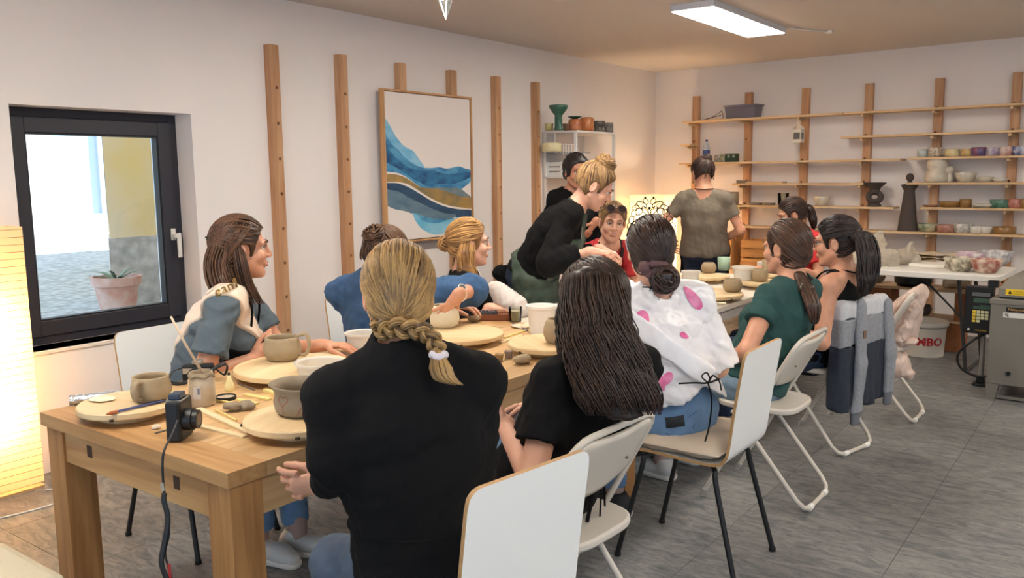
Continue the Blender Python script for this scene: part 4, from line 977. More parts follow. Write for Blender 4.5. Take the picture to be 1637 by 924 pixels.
def cloth(name, c, rough=.85, bump=.25, bscale=350, var=.06, vs=12, **kw): return mat('cloth_' + name, c, rough, bump=bump, bscale=bscale, var=var, vscale=vs, **kw)
def garment(t, name, k, mt, g=.012, sleeves='short', sl=.55, neckr=.07, hem=-.10, res=.0075, noise=(.004, 7), loose=0.0, bust=True, arms='LR', scoop=0.0, wide=1.0, seed=1, extra=None, hips=True, sho=True, neckz=.005):
    s = k['size']; S = SDF(res, .03); torso_p(S, k, g, bust=bust, hips=hips, sho=sho)
    if loose: S.rc(k['P'] + k['up'] * .02, k['P'] + (k['N'] - k['P']) * .5, .125 * s + g + loose, .115 * s + g + loose * .6, n=k['r1'], f=1.25, k=.04)
    for a in arms:
        sh, e, w = k[a + 's'], k[a + 'e'], k[a + 'w']
        if sleeves == 'short':
            q = sh + (e - sh) * sl; S.rc(sh, q + (e - sh) * .1, (.05 + g * .4) * s, (.05 + g * .4) * s * wide, cut=(q, e - sh), k=.03)
        elif sleeves == 'long':
            S.rc(sh, e, (.052 + g * .5) * s, (.045 + g * .4) * s * wide, k=.03); q = e + (w - e) * sl
            S.rc(e, w, (.045 + g * .4) * s * wide, (.032 + g * .4) * s * wide, cut=(q, w - e), k=.02)
        elif sleeves == 'push':
            S.rc(sh, e, (.054 + g * .5) * s, (.052 + g * .4) * s * wide, k=.03); q = e + (w - e) * sl; S.rc(e, q + (w - e) * .05, (.05 + g * .4) * s * wide, (.047 + g * .4) * s * wide, cut=(q, w - e), k=.02)
    if extra: extra(S)
    for nz in ([noise] if noise and not isinstance(noise, list) else (noise or [])): S.noise(nz[0], nz[1], seed)
    nb = k['N'] + k['up'] * neckz
    S.rc(nb, nb + nrm(k['H'] - k['N']) * .2, neckr * s, (neckr + .05) * s, sub=True, k=.008)
    if scoop: S.el(nb + k['ch'] * .07, np.eye(3), [scoop] * 3, sub=True, k=.01)
    S.half(k['P'] + k['up'] * hem, -k['up'])
    return npobj(name, [S.mesh()], mt, t)
def strip(t, name, k, mt, g, planes, res=.006, noise=None, bust=True, hips=True, arms=False, sho=True, extra=None):
    """a band of cloth lying on the torso, cut out by half spaces"""
    S = SDF(res, .02); torso_p(S, k, g, bust=bust, hips=hips, sho=sho)
    if extra: extra(S)
    if noise: S.noise(*noise)
    S.el(k['N'] + k['up'] * .09, np.eye(3), [.085] * 3, sub=True, k=.004)
    for c, n in planes: S.half(c, n, .002)
    return npobj(name, [S.mesh()], mt, t)
DEN = lambda n, c: mat('denim_' + n, c, .9, var=.22, vscale=14, bump=.3, bscale=500)
def trousers(t, k, mt, res=.009, legs='LR', hips=True, flare=1.0, cuff=.04, waist=.06, seed=3):
    s = k['size']; S = SDF(res, .03)
    S.el(k['P'] - k['f1'] * .015, np.stack([k['r1'], k['f1'], UPV]), (.19 * s, .14 * s, .13 * s)); S.rc(k['P'], k['P'] + k['up'] * (waist + .03), .125 * s, .112 * s, n=k['r1'], f=1.35, cut=(k['P'] + k['up'] * waist, k['up']))
    for a in legs:
        S.rc(k[a + 'h'], k[a + 'k'], .092 * s, .068 * s, k=.035); q = k[a + 'a'] + UPV * cuff; S.rc(k[a + 'k'], k[a + 'a'], .066 * s, .052 * s * flare, cut=(q, k[a + 'a'] - k[a + 'k']))
    S.noise(.004, 9, seed); return npobj('trousers', [S.mesh()], mt, t)
def shoes(t, k, mt, sole, feet='LR', dirs=None, socks=None):
    for i, a in enumerate(feet):
        f = nrm((dirs[i] if dirs else k['f1']) * V3(1, 1, 0)); r = nrm(np.cross(f, UPV)); an = k[a + 'a']; b = V3(an[0], an[1], 0)
        S = SDF(.005, .02); S.rc(b + UPV * .05 - f * .04, b + UPV * .045 + f * .12, .04, .034, n=r, f=1.05); S.rc(b + UPV * .055 - f * .03, b + UPV * .085 - f * .02, .042, .04); S.rc(b + UPV * .05 + f * .1, b + UPV * .035 + f * .165, .035, .026, n=r, f=1.25)
        S.half(b + UPV * .022, -UPV); S.half(b + UPV * .105 - f * .02, UPV); o = npobj('shoe', [S.mesh()], mt, t)
        S = SDF(.005, .02); S.rc(b + UPV * .02 - f * .042, b + UPV * .02 + f * .165, .043, .034, n=r, f=1.08); S.half(b + UPV * .026, UPV); S.half(b + UPV * .001, -UPV); npobj('sole', [S.mesh()], sole, o)
        S = SDF(.006, .02); S.rc(b + UPV * .06, an + UPV * .06, .036, .038); npobj('sock', [S.mesh()], socks or mat('sock_grey', (180, 150, 140), .9), t)
# --- hair
def hairm(name, c1, c2, rough=.42):
    n = 'hair_' + name
    if n in MATS: return MATS[n]
    m = bpy.data.materials.new(n); m.use_nodes = True; nt = m.node_tree; N = nt.nodes; L = nt.links; b = N['Principled BSDF']
    at = N.new('ShaderNodeAttribute'); at.attribute_name = 'rnd'; g = N.new('ShaderNodeNewGeometry'); nz = N.new('ShaderNodeTexNoise'); nz.inputs['Scale'].default_value = 14; nz.inputs['Detail'].default_value = 4
    L.new(g.outputs['Position'], nz.inputs['Vector']); ad = N.new('ShaderNodeMath'); ad.operation = 'MULTIPLY_ADD'; ad.inputs[1].default_value = .6; L.new(at.outputs['Fac'], ad.inputs[0]); L.new(nz.outputs[0], ad.inputs[2])
    cr = N.new('ShaderNodeValToRGB'); cr.color_ramp.elements[0].position = .35; cr.color_ramp.elements[1].position = 1.0; cr.color_ramp.elements[0].color = (*lin(c1), 1); cr.color_ramp.elements[1].color = (*lin(c2), 1)
    L.new(ad.outputs[0], cr.inputs[0]); L.new(cr.outputs[0], b.inputs['Base Color']); b.inputs['Roughness'].default_value = rough; b.inputs['Specular IOR Level'].default_value = .5
    MATS[n] = m; return m
HC = (0, -.012, .03); HR = V3(.079, .1, .093)
HC2 = V3(0, -.035, -.02); HR2 = V3(.068, .07, .085)
def scalp(d, thick):
    rad = HR + thick; r = 1 / math.sqrt(((d / rad) ** 2).sum()); o = V3(HC) - HC2; r2 = HR2 + V3(thick, thick, 0)
    A = ((d / r2) ** 2).sum(); B = (d * o / r2 ** 2).sum(); Cc = ((o / r2) ** 2).sum() - 1; D = B * B - A * Cc
    return max(r, (-B + math.sqrt(D)) / A) if D > 0 else r
def cap(t, k, mt, thick=.008, ears=True, nape=-.08, res=.005, face=(0, .106, -.012), fr=(.1, .076, .092), extra=None, noise=(.0015, 25)):
    s = k['size']; R = headR(k); S = SDF(res, .015); thick -= .003
    S.el(loc2w(k, HC), R, (HR + thick) * s); S.el(loc2w(k, (0, -.035, -.02)), R, V3(.068 + thick, .07 + thick, .085) * s)
    if extra: extra(S)
    if noise: S.noise(noise[0], noise[1], 5)
    S.el(loc2w(k, face), R, V3(fr) * s, sub=True, k=.012); S.el(loc2w(k, (0, .1, -.075)), R, V3(.09, .085, .08) * s, sub=True, k=.012)
    if ears:
        for sg in (-1, 1): S.el(loc2w(k, (.085 * sg, 0.004, -.014)), R, V3(.034, .027, .04) * s, sub=True, k=.006)
    S.half(loc2w(k, (0, 0, nape)), -k['hu'] - .5 * k['hf'])
    return npobj('hair', [S.mesh()], mt, t)
def strands(t, name, paths, mt, n=4):
    m = MB(); rv = []
    for pts, r in paths:
        o = len(m.v); m.tube(pts, r, n); q = random.random(); rv += [q] * (len(m.v) - o)
    l = wloc(t); m.v = [(p[0] - l[0], p[1] - l[1], p[2] - l[2]) for p in m.v]
    me = m.mesh(name, mt); a = me.attributes.new('rnd', 'FLOAT', 'POINT'); a.data.foreach_set('value', rv)
    return link(name, me, t, True)
def slerp(a, b, u):
    a = nrm(a); b = nrm(b); w = math.acos(max(-1, min(1, a @ b)))
    return a if w < 1e-3 else (a * math.sin((1 - u) * w) + b * math.sin(u * w)) / math.sin(w)
def combed(k, gather, n, seed=1, thick=.008, rr=.0024, zmin=-.06, cover=None, gat_r=0.012, frac=1.0, ears=True, fz=None):
    """strands combed over the skull from everywhere on the scalp to one gathering direction (head coordinates)"""
    rnd = random.Random(seed); s = k['size']; out = []; C = V3(HC); rad = HR + thick; g = nrm(gather); tries = 0
    while len(out) < n and tries < n * 30:
        tries += 1; d = nrm([rnd.gauss(0, 1) for _ in range(3)]); p = C + d * scalp(d, thick)
        if (((p - V3(0, .106, -.012)) / V3(.101, .078, .094)) ** 2).sum() < 1 or (((p - V3(0, .1, -.075)) / V3(.091, .087, .081)) ** 2).sum() < 1 or p[2] < zmin: continue
        if ears and (((np.abs(p) * V3(1, 0, 0) + p * V3(0, 1, 1) - V3(.085, .004, -.014)) / V3(.035, .028, .041)) ** 2).sum() < 1: continue
        pts = []; bad = False; off = rnd.uniform(.0, .035); gg = nrm(g + V3([rnd.gauss(0, .06) for _ in range(3)]))
        for i in range(9):
            u = i / 8 * frac; q = slerp(d, gg, u); R = scalp(q, thick); w = C + q * R * (1 + off * math.sin(PI * min(1, .12 + u * .88))); pts.append(loc2w(k, w)); bad = bad or (((w - V3(0, .106, -.012)) / V3(.094, .073, .087)) ** 2).sum() < 1 or (((w - V3(0, .1, -.075)) / V3(.086, .082, .076)) ** 2).sum() < 1 or (ears and (((np.abs(w) * V3(1, 0, 0) + w * V3(0, 1, 1) - V3(.085, .004, -.014)) / V3(.033, .026, .039)) ** 2).sum() < 1)
        if bad: continue
        out.append((pts, [rr * .5 * s] + [rr * s] * 7 + [rr * .8 * s]))
    return out
def flow(guide, wid, lat, thk, n, seed=2, r=.003, wave=0.0, wl=.11, taper=.35, nrmv=None, npt=22, lenj=.12):
    """long hair: strands following a guide curve; wid, thk are lists along it, lat lateral vector"""
    rnd = random.Random(seed); G = bez(guide, npt); out = []; W = np.interp(np.linspace(0, 1, npt), np.linspace(0, 1, len(wid)), wid); T = np.interp(np.linspace(0, 1, npt), np.linspace(0, 1, len(thk)), thk); lat = nrm(lat)
    for _ in range(n):
        th = rnd.uniform(0, 2 * PI); rr = rnd.uniform(.72, 1.06); u = rr * math.cos(th); v = rr * math.sin(th); ph = rnd.uniform(0, 2.6) + u * 1.5; wl_ = wl * rnd.uniform(.85, 1.2); end = npt - int(rnd.random() * lenj * npt); pts = []; dist = 0
        for i in range(end):
            d = V3(G[min(i + 1, npt - 1)] - G[max(i - 1, 0)]); nn = nrm(np.cross(d, lat)) if nrmv is None else nrm(nrmv); dist += 0 if i == 0 else (G[i] - G[i - 1]).length
            a = wave * min(1, dist / .15); pts.append(V3(G[i]) + lat * (u * W[i] + a * math.sin(dist / wl_ * 2 * PI + ph)) + nn * (v * T[i] + a * .8 * math.cos(dist / wl_ * 2 * PI + ph)))
        k = len(pts); out.append((pts, [r] * max(1, k - 4) + [r * .8, r * .6, r * .4, r * .2][-min(4, k - 1):]))
    return out
def hair_core(t, guide, wid, thk, lat, mt, res=.006, noise=(.003, 9), name='hair_length'):
    S = SDF(res, .02); G = [V3(p) for p in guide]
    for i in range(len(G) - 1): S.rc(G[i], G[i + 1], thk[i], thk[i + 1], n=lat, f=(wid[i] / thk[i] + wid[i + 1] / thk[i + 1]) / 2)
    if noise: S.noise(noise[0], noise[1], 3)
    return npobj(name, [S.mesh()], mt, t)
def bun(t, c, r, mt, axis=(0, 0, 1), n=60, seed=4, sc=(1, 1, .8), rr=.0035, name='bun', messy=.0):
    rnd = random.Random(seed); S = SDF(.005, .01); x, y, d = [V3(q) for q in frame(axis)]
    S.el(c, np.stack([x, y, d]), V3(sc) * r * .92); S.noise(.003, 16, seed); o = npobj(name, [S.mesh()], mt, t); P = []
    for i in range(n):
        th0 = rnd.uniform(0, 6.28); z0 = rnd.uniform(-.9, .9); tl = rnd.uniform(-.5, .5); pts = []
        for j in range(14):
            th = th0 + j * .24; z = max(-.98, min(.98, z0 + tl * math.sin(j * .3 + th0))); q = math.sqrt(1 - z * z); R = r * (1 + .05 * math.sin(j + th0) + messy * rnd.random())
            pts.append(V3(c) + x * (R * sc[0] * q * math.cos(th)) + y * (R * sc[1] * q * math.sin(th)) + d * (R * sc[2] * z))
        P.append((pts, [rr * .4] + [rr] * 12 + [rr * .4]))
    strands(t, name + '_strands', P, mt); return o
def person(label, k, group=None): return thing('person', label, 'person', (float(k['P'][0]), float(k['P'][1]), 0.0))
def neck_strap(t, k, mt, w=.012, drop=.16):
    a = k['N']; c = k['ch']; r = k['r2']; u = k['up']; s = k['size']
    pts = [a + c * .115 - u * drop - r * .07, a + c * .09 - u * .03 - r * .075, a + c * .02 + u * .028 - r * .077, a - c * .045 + u * .045 - r * .045, a - c * .065 + u * .045, a - c * .045 + u * .045 + r * .045, a + c * .02 + u * .028 + r * .077, a + c * .09 - u * .03 + r * .075, a + c * .115 - u * drop + r * .07]
    MB().tube(bez([tuple(p) for p in pts], 40), w * .55, 8, flat=.5).build('apron_strap', mt, t, world=True, smooth=True)

from mathutils.bvhtree import BVHTree
def stick(mb, target, d, off=.002):
    """lay a flat print onto a garment along direction d"""
    me = target.data; l = Vector(wloc(target)); bv = BVHTree.FromPolygons([v.co + l for v in me.vertices], [tuple(p.vertices) for p in me.polygons]); d = Vector(d).normalized(); out = []
    for p in mb.v:
        p = Vector(p); h = bv.ray_cast(p - d * .6, d)
        out.append(tuple((h[0] - d * off) if h[0] is not None else p))
    mb.v = out; return mb
# ---------------------------------------------------------------- the people
CR = V3(.804, .595, 0)        # image-right direction in the room
BLK = cloth('black', (13, 12, 14), .9, var=.1, spec=.25); BLKA = cloth('black_apron', (11, 11, 12), .85, spec=.25); NAVYD = DEN('navy', (44, 58, 84))
SHOEW = mat('sneaker_white', (206, 206, 204), .6, bump=.1); SOLEW = mat('sole_white', (226, 222, 214), .6); SHOEK = mat('shoe_dark', (36, 34, 36), .6)

# woman in the foreground, black cardigan, blonde braid
def woman_braid():
    k = skel(P=(-1.37,1.51,.54), H=(-1.429, 1.469, 1.218), f1=yaw(62), f2=yaw(48), hf=yaw(47)-.22*UPV, Lw=(-1.591, 1.369, 0.739), Lel=(-1.472, 1.286, 0.841), Rw=(-1.515, 1.742, 0.606), sh=.05, shd=.07, shw=.172, knees=((-1.665, 1.445, 0.475), None))
    t = person('woman seen from behind in a black cardigan with a blonde braid', k)
    build_body(t, k, SK_B, {'L': (-CR - .08 * UPV, yaw(36), dict(curls=[.4, .65, .75, .85], thumb=.3)), 'R': (yaw(70) - .3 * UPV, -UPV)})
    garment(t, 'cardigan', k, BLK, g=.019, sleeves='long', sl=.9, neckr=.05, neckz=.07, hem=-.16, res=.007, extra=lambda S: S.rc(k['N'] - k['up'] * .02, k['N'] + nrm(k['H'] - k['N']) * .1 - k['ch'] * .015, .08, .07), noise=[(.005, 5), (.003, 11)], loose=.012, wide=1.15, seed=4)
    MB().tube(bez([tuple(k['P'] + k['up'] * .13 + (k['r1'] * math.cos(a) * .19 + k['f1'] * math.sin(a) * .15)) for a in [i * 2 * PI / 14 for i in range(15)]], 60), .009, 6, flat=.4).build('apron_tie', BLKA, t, world=True, smooth=True)
    trousers(t, k, DEN('grey', (84, 98, 118)), res=.008); shoes(t, k, SHOEK, SOLEW)
    hm = hairm('ash_blonde', (84, 62, 42), (186, 146, 90)); cap(t, k, hm, .008, nape=-.088)
    strands(t, 'hair_strands', combed(k, (-.1, -.75, -.85), 700, 3, rr=.0023, zmin=-.095), hm)
    G = [(-1.407, 1.366, 1.141), (-1.368, 1.372, 1.156), (-1.322, 1.386, 1.155), (-1.286, 1.405, 1.147), (-1.262, 1.413, 1.120), (-1.252, 1.410, 1.098)]
    G2 = bez([tuple(V3(p) ) for p in G], 40); P = []
    dn = V3(.595, -.804, 0)
    for st in range(3):
        for j in range(9):
            pts = []; a = j * 2 * PI / 8
            for i in range(40):
                d = V3(G2[min(i + 1, 39)] - G2[max(i - 1, 0)]); d = nrm(d); la = nrm(np.cross(d, dn)); ph = i / 40 * 5.0 * PI + st * 2 * PI / 3; sc = 1.0 - .3 * i / 40
                c = V3(G2[i]) + la * math.sin(ph) * .0165 * sc + dn * math.sin(2 * ph) * .009 * sc
                pts.append(c + (la * math.cos(a) + dn * math.sin(a)) * (.009 * sc if j else 0))
            P.append((pts, [.0036] * 40))
    strands(t, 'braid', P, hm, 5)
    strands(t, 'braid_tail', flow([(-1.254, 1.409, 1.101), (-1.240, 1.402, 1.072), (-1.226, 1.402, 1.048), (-1.200, 1.419, 1.034)], [.012, .024, .024, .012], CR, [.01, .016, .014, .006], 90, 5, r=.0022, lenj=.4), hm)
    c = V3((-1.252, 1.410, 1.099))
    S = SDF(.003, .006); 
    for j in range(10):
        a = j * 2 * PI / 10; S.el(c + CR * .016 * math.cos(a) + V3(.595, -.804, 0) * .014 * math.sin(a) + UPV * .004 * math.sin(3 * a), np.eye(3), (.007, .007, .009))
    npobj('hair_tie', [S.mesh()], cloth('white_tie', (232, 220, 224), .9), t)
woman_braid()

def woman_long_hair():
    k = skel(P=(-1.47,2.13,.53), H=(-1.331, 2.213, 1.109), f1=yaw(88), f2=yaw(72), hf=yaw(76)-.15*UPV, Lw=(-1.534, 2.025, 0.733), Rw=(-1.601, 2.327, 0.730), Le=(.5,-.3,-1), size=1.05)
    t = person('woman with long wavy dark hair and a black tee', k)
    build_body(t, k, SK_A, {'L': (-CR + UPV * .5, yaw(36), dict(curl=.5)), 'R': (-CR - .25 * UPV, -UPV - .5 * yaw(36), dict(curls=[.25, .35, .45, .5], thumb=.9))})
    face_bits(t, k, (50, 36, 28))
    garment(t, 'tee', k, BLK, g=.016, sl=.62, neckr=.07, hem=-.12, noise=[(.005, 6), (.003, 12)], wide=1.25, loose=.012, seed=8)
    trousers(t, k, DEN('mid', (88, 116, 150)), waist=.05); shoes(t, k, SHOEK, SOLEW)
    MB().tube(bez([tuple(k['P'] + k['up'] * .1 + (k['r1'] * math.cos(a) * .18 + k['f1'] * math.sin(a) * .14)) for a in [i * 2 * PI / 14 for i in range(15)]], 60), .007, 6, flat=.4).build('apron_tie', BLKA, t, world=True, smooth=True)
    b = k['P'] - k['f1'] * .145 + k['up'] * .1
    for q in ((-.05, -.16), (.02, -.2), (.05, -.14), (-.02, -.11)): MB().tube(bez([tuple(b), tuple(b - k['f1'] * .02 + k['r1'] * q[0] * .5 - UPV * .05), tuple(b - k['f1'] * .01 + k['r1'] * q[0] + UPV * q[1])], 12), .006, 6, flat=.5).build('apron_tie_end', BLKA, t, world=True, smooth=True)
    hm = hairm('dark_brown', (24, 16, 13), (66, 43, 32), .42); cap(t, k, hm, .012, ears=False, nape=-.1, fr=(.07, .07, .105), face=(0, .112, -.02))
    strands(t, 'hair_strands', combed(k, (0, -.55, -.85), 1100, 6, thick=.012, rr=.0021, ears=False), hm)
    g = [(-1.298, 2.161, 1.179), (-1.242, 2.096, 1.065), (-1.191, 2.067, 0.965), (-1.147, 2.048, 0.884), (-1.124, 2.043, 0.827)]
    hair_core(t, g, [.075, .085, .095, .095, .075], [.05, .045, .035, .026, .014], CR, hm)
    strands(t, 'hair_waves', flow(g, [.085, .1, .115, .115, .105], CR, [.062, .058, .048, .038, .026], 900, 7, r=.0021, wave=.0065, wl=.11, lenj=.2), hm)
    g = [(-1.395, 2.175, 1.165), (-1.386, 2.129, 1.075), (-1.343, 2.082, 0.981), (-1.277, 2.064, 0.880)]
    strands(t, 'hair_waves', flow(g, [.012, .018, .022, .03], CR, [.03, .03, .03, .02], 120, 9, r=.002, wave=.005), hm)
woman_long_hair()

def woman_cape():
    k = skel(P=(-1.42,3.0,.565), H=(-1.475, 2.877, 1.213), f1=yaw(85), f2=yaw(50), hf=yaw(36)-.12*UPV, Lw=(-1.596, 2.908, 0.808), Rw=(-1.446, 3.193, 0.723), Re=(.3,-.2,-1), sh=.03)
    t = person('woman in a white cape with pink petals, sash and black tiara', k)
    build_body(t, k, SK_A, {'L': (yaw(80), -UPV), 'R': (yaw(80), -UPV)})
    SAT = mat('white_satin', (238, 234, 236), .28, bump=.35, bscale=9, sheen=.3)
    cp = garment(t, 'cape', k, SAT, g=.024, sl=.98, wide=1.4, neckr=.072, hem=.14, noise=[(.008, 4.5), (.004, 10)], loose=.03, seed=12, hips=False)
    sh = strip(t, 'sash', k, mat('sash_white', (246, 244, 248), .35, bump=.1, bscale=8),   .056, [(k['N'] - k['r2'] * .02 - k['up'] * .12, nrm(k['up'] * .72 + k['r2'] * .7)), (k['N'] - k['r2'] * .02 - k['up'] * .235, -nrm(k['up'] * .72 + k['r2'] * .7)), (k['P'], k['ch'])], noise=(.004, 6, 3))
    PK = mat('petal_pink', (226, 92, 150), .5, var=.5, vscale=20, col2=(240, 150, 190))
    dn = V3(.595, -.804, 0)
    for (pc, a, l, w) in (((-1.411, 2.694, 0.959),1.4,.05,.026), ((-1.255, 2.823, 1.041),-.9,.055,.02), ((-1.247, 2.792, 0.822),-1.0,.045,.012), ((-1.322, 2.725, 0.752),.9,.034,.018), ((-1.332, 2.716, 0.739),1.8,.03,.012), ((-1.279, 2.784, 0.912),2.6,.02,.01)):
        c = V3(pc); m = MB(); n = 16; u = CR * math.cos(a) + UPV * math.sin(a); v = np.cross(dn, u); rows = []
        for i in range(7):
            r = i / 6; rows.append([tuple(c + u * l * r * math.cos(2 * PI * j / n) + v * w * r * math.sin(2 * PI * j / n) * (1 + .3 * math.cos(2 * PI * j / n))) for j in range(n)])
        stick(m.grid(rows, closed=True), cp, -dn, .002).build('petal_print', PK, t, world=True, smooth=True)
    dj = DEN('light', (112, 146, 184)); tr = trousers(t, k, dj, waist=.17, seed=9); shoes(t, k, SHOEK, SOLEW)
    ph = k['P'] - k['f1'] * .15 + k['r1'] * .02
    m = MB(); c = V3((-1.270, 2.734, 0.577)); u = nrm(CR + UPV * .12); v = nrm(UPV - CR * .12); m.grid([[tuple(c + u * (-.035 + .007 * a) + v * (-.02 + .008 * b)) for a in range(11)] for b in range(6)])
    stick(m, tr, -dn, .003).build('phone', BLACKP, t, world=True, solid=.006)
    m = MB(); 
    for pl in ([(-1.338, 2.722, 0.620), (-1.303, 2.742, 0.584), (-1.245, 2.786, 0.592), (-1.213, 2.813, 0.609)], [(-1.338, 2.722, 0.620), (-1.322, 2.722, 0.548), (-1.272, 2.753, 0.511), (-1.230, 2.788, 0.533), (-1.213, 2.813, 0.609)]):
        m.tube(bez(pl, 16), .0022, 5)
    o = stick(m, tr, -dn, .0).build('pocket_seam', mat('seam', (70, 96, 130), .9), t, world=True)
    w = V3((-1.245, 2.903, 0.726)); tie = bez([(-1.291, 2.748, 0.749), (-1.238, 2.763, 0.756), (-1.209, 2.808, 0.750), (-1.232, 2.976, 0.727)], 14)
    MB().tube(tie, .006, 6, flat=.5).build('apron_tie', BLKA, t, world=True, smooth=True)
    for pl in ([(-1.202, 2.801, 0.753), (-1.187, 2.802, 0.690), (-1.188, 2.787, 0.601), (-1.196, 2.771, 0.544)], [(-1.202, 2.801, 0.753), (-1.189, 2.815, 0.779), (-1.170, 2.826, 0.757), (-1.162, 2.826, 0.726)], [(-1.202, 2.801, 0.753), (-1.222, 2.791, 0.775), (-1.208, 2.803, 0.789), (-1.195, 2.808, 0.762)]): MB().tube(bez(pl, 14), .0055, 6, flat=.5).build('apron_tie_end', BLKA, t, world=True, smooth=True)
    neck_strap(t, k, BLKA)
    hm = hairm('black', (18, 13, 12), (66, 44, 36), .3); cap(t, k, hm, .011, nape=-.075)
    strands(t, 'hair_strands', combed(k, (.25, -.72, -.66), 420, 8, thick=.011, rr=.0027), hm)
    bun(t, V3((-1.372, 2.787, 1.119)), .052, hm, axis=(.6, -.8, .2), n=70, seed=5)
    S = SDF(.004, .008); c = V3((-1.406, 2.792, 1.149)); rnd = random.Random(4)
    for j in range(16):
        a = j * 2 * PI / 16; S.el(c + nrm(CR - UPV * .25) * .052 * math.cos(a) + nrm(UPV + .25 * CR) * .022 * math.sin(a) + V3(.595, -.804, 0) * .012 * rnd.uniform(-1, 1.5), np.eye(3), [rnd.uniform(.014, .02)] * 3)
    S.noise(.002, 25, 3); npobj('scrunchie', [S.mesh()], cloth('mauve', (112, 84, 86), .95), t)
    # tiara
    TM = mat('tiara_black', (22, 18, 18), .3, .7); m = MB(); L = lambda x, z, y0=.02: loc2w(k, (x, y0 - x * x * 4.5, z))
    base = [L(.092 * math.sin(a), .045 + .085 * math.cos(a)) for a in np.linspace(-1.45, 1.45, 24)]; m.tube(base, .0024, 6); o1 = m.build('tiara_band', TM, t, world=True, smooth=True)
    m = MB()
    def loop(cx, cz, rx, rz, rot, n=14, r=.0017):
        m.tube([L(cx + rx * math.cos(a) * math.cos(rot) - rz * math.sin(a) * math.sin(rot), cz + rx * math.cos(a) * math.sin(rot) + rz * math.sin(a) * math.cos(rot)) for a in np.linspace(0, 2 * PI, n, endpoint=False)], r, 5, closed=True)
    for sg in (-1, 1):
        for (cx, cz, rx, rz, rot) in ((.016, .152, .018, .009, .9), (.03, .172, .02, .012, 0.35), (.014, .186, .012, .009, .9), (.042, .146, .015, .012, -.5), (.06, .14, .014, .011, -.8), (.072, .115, .014, .01, -1.1), (.055, .162, .016, .008, -.4), (.082, .092, .012, .008, -1.3)): loop(sg * cx, cz, rx, rz, sg * rot)
        m.tube([L(sg * .045, .185), L(sg * .058, .17), L(sg * .05, .155)], .0016, 5); m.tube([L(0, .135), L(sg * .02, .165), L(sg * .045, .185), L(sg * .01, .175)], .0016, 5)
        m.ball(L(sg * .016, .2), .0045, 5); m.ball(L(sg * .03, .16), .004, 5)
    m.ball(L(0, .16), .006, 5); m.build('tiara_filigree', TM, o1, smooth=True, world=True)
    MB().tube([loc2w(k, (-.088, .012, .06)), loc2w(k, (-.092, -.005, .03)), loc2w(k, (-.088, -.02, .0))], .004, 6, flat=.4).build('hair_slide', mat('silver', (220, 220, 224), .3, .6), t, world=True, smooth=True)
woman_cape()

def woman_green():
    k = skel(P=(-1.42,3.82,.53), H=(-1.329, 3.978, 1.145), f1=yaw(88), f2=yaw(80), hf=yaw(76)-.08*UPV, Lw=(-1.550, 3.724, 0.604), Rw=(-1.584, 3.940, 0.547), Le=(.3,-.8,-.8), size=1.05)
    t = person('woman in a dark green tee with a long brown ponytail', k)
    build_body(t, k, SK_B, {'L': (yaw(95) - .2 * UPV, -UPV, dict(curl=.4)), 'R': (yaw(60), -UPV)})
    face_bits(t, k, (60, 42, 32))
    garment(t, 'tee', k, cloth('teal', (36, 76, 74), .85, var=.12), g=.014, sl=.45, neckr=.07, hem=-.02, noise=[(.006, 5), (.003, 12)], wide=1.2, loose=.004, seed=15)
    neck_strap(t, k, BLKA, .016); trousers(t, k, DEN('pale', (136, 160, 180))); shoes(t, k, SHOEW, SOLEW)
    hm = hairm('brown', (34, 22, 17), (92, 62, 46), .36); cap(t, k, hm, .009, nape=-.085)
    strands(t, 'hair_strands', combed(k, (.05, -.72, -.66), 380, 11, thick=.009, rr=.0027), hm)
    g = [(-1.248, 3.930, 1.024), (-1.200, 3.893, 0.967), (-1.159, 3.861, 0.894), (-1.149, 3.856, 0.823)]
    hair_core(t, g, [.03, .03, .028, .015], [.02, .02, .018, .01], CR, hm); strands(t, 'ponytail', flow(g, [.026, .034, .034, .02], CR, [.02, .024, .022, .012], 90, 3, r=.003), hm)
woman_green()

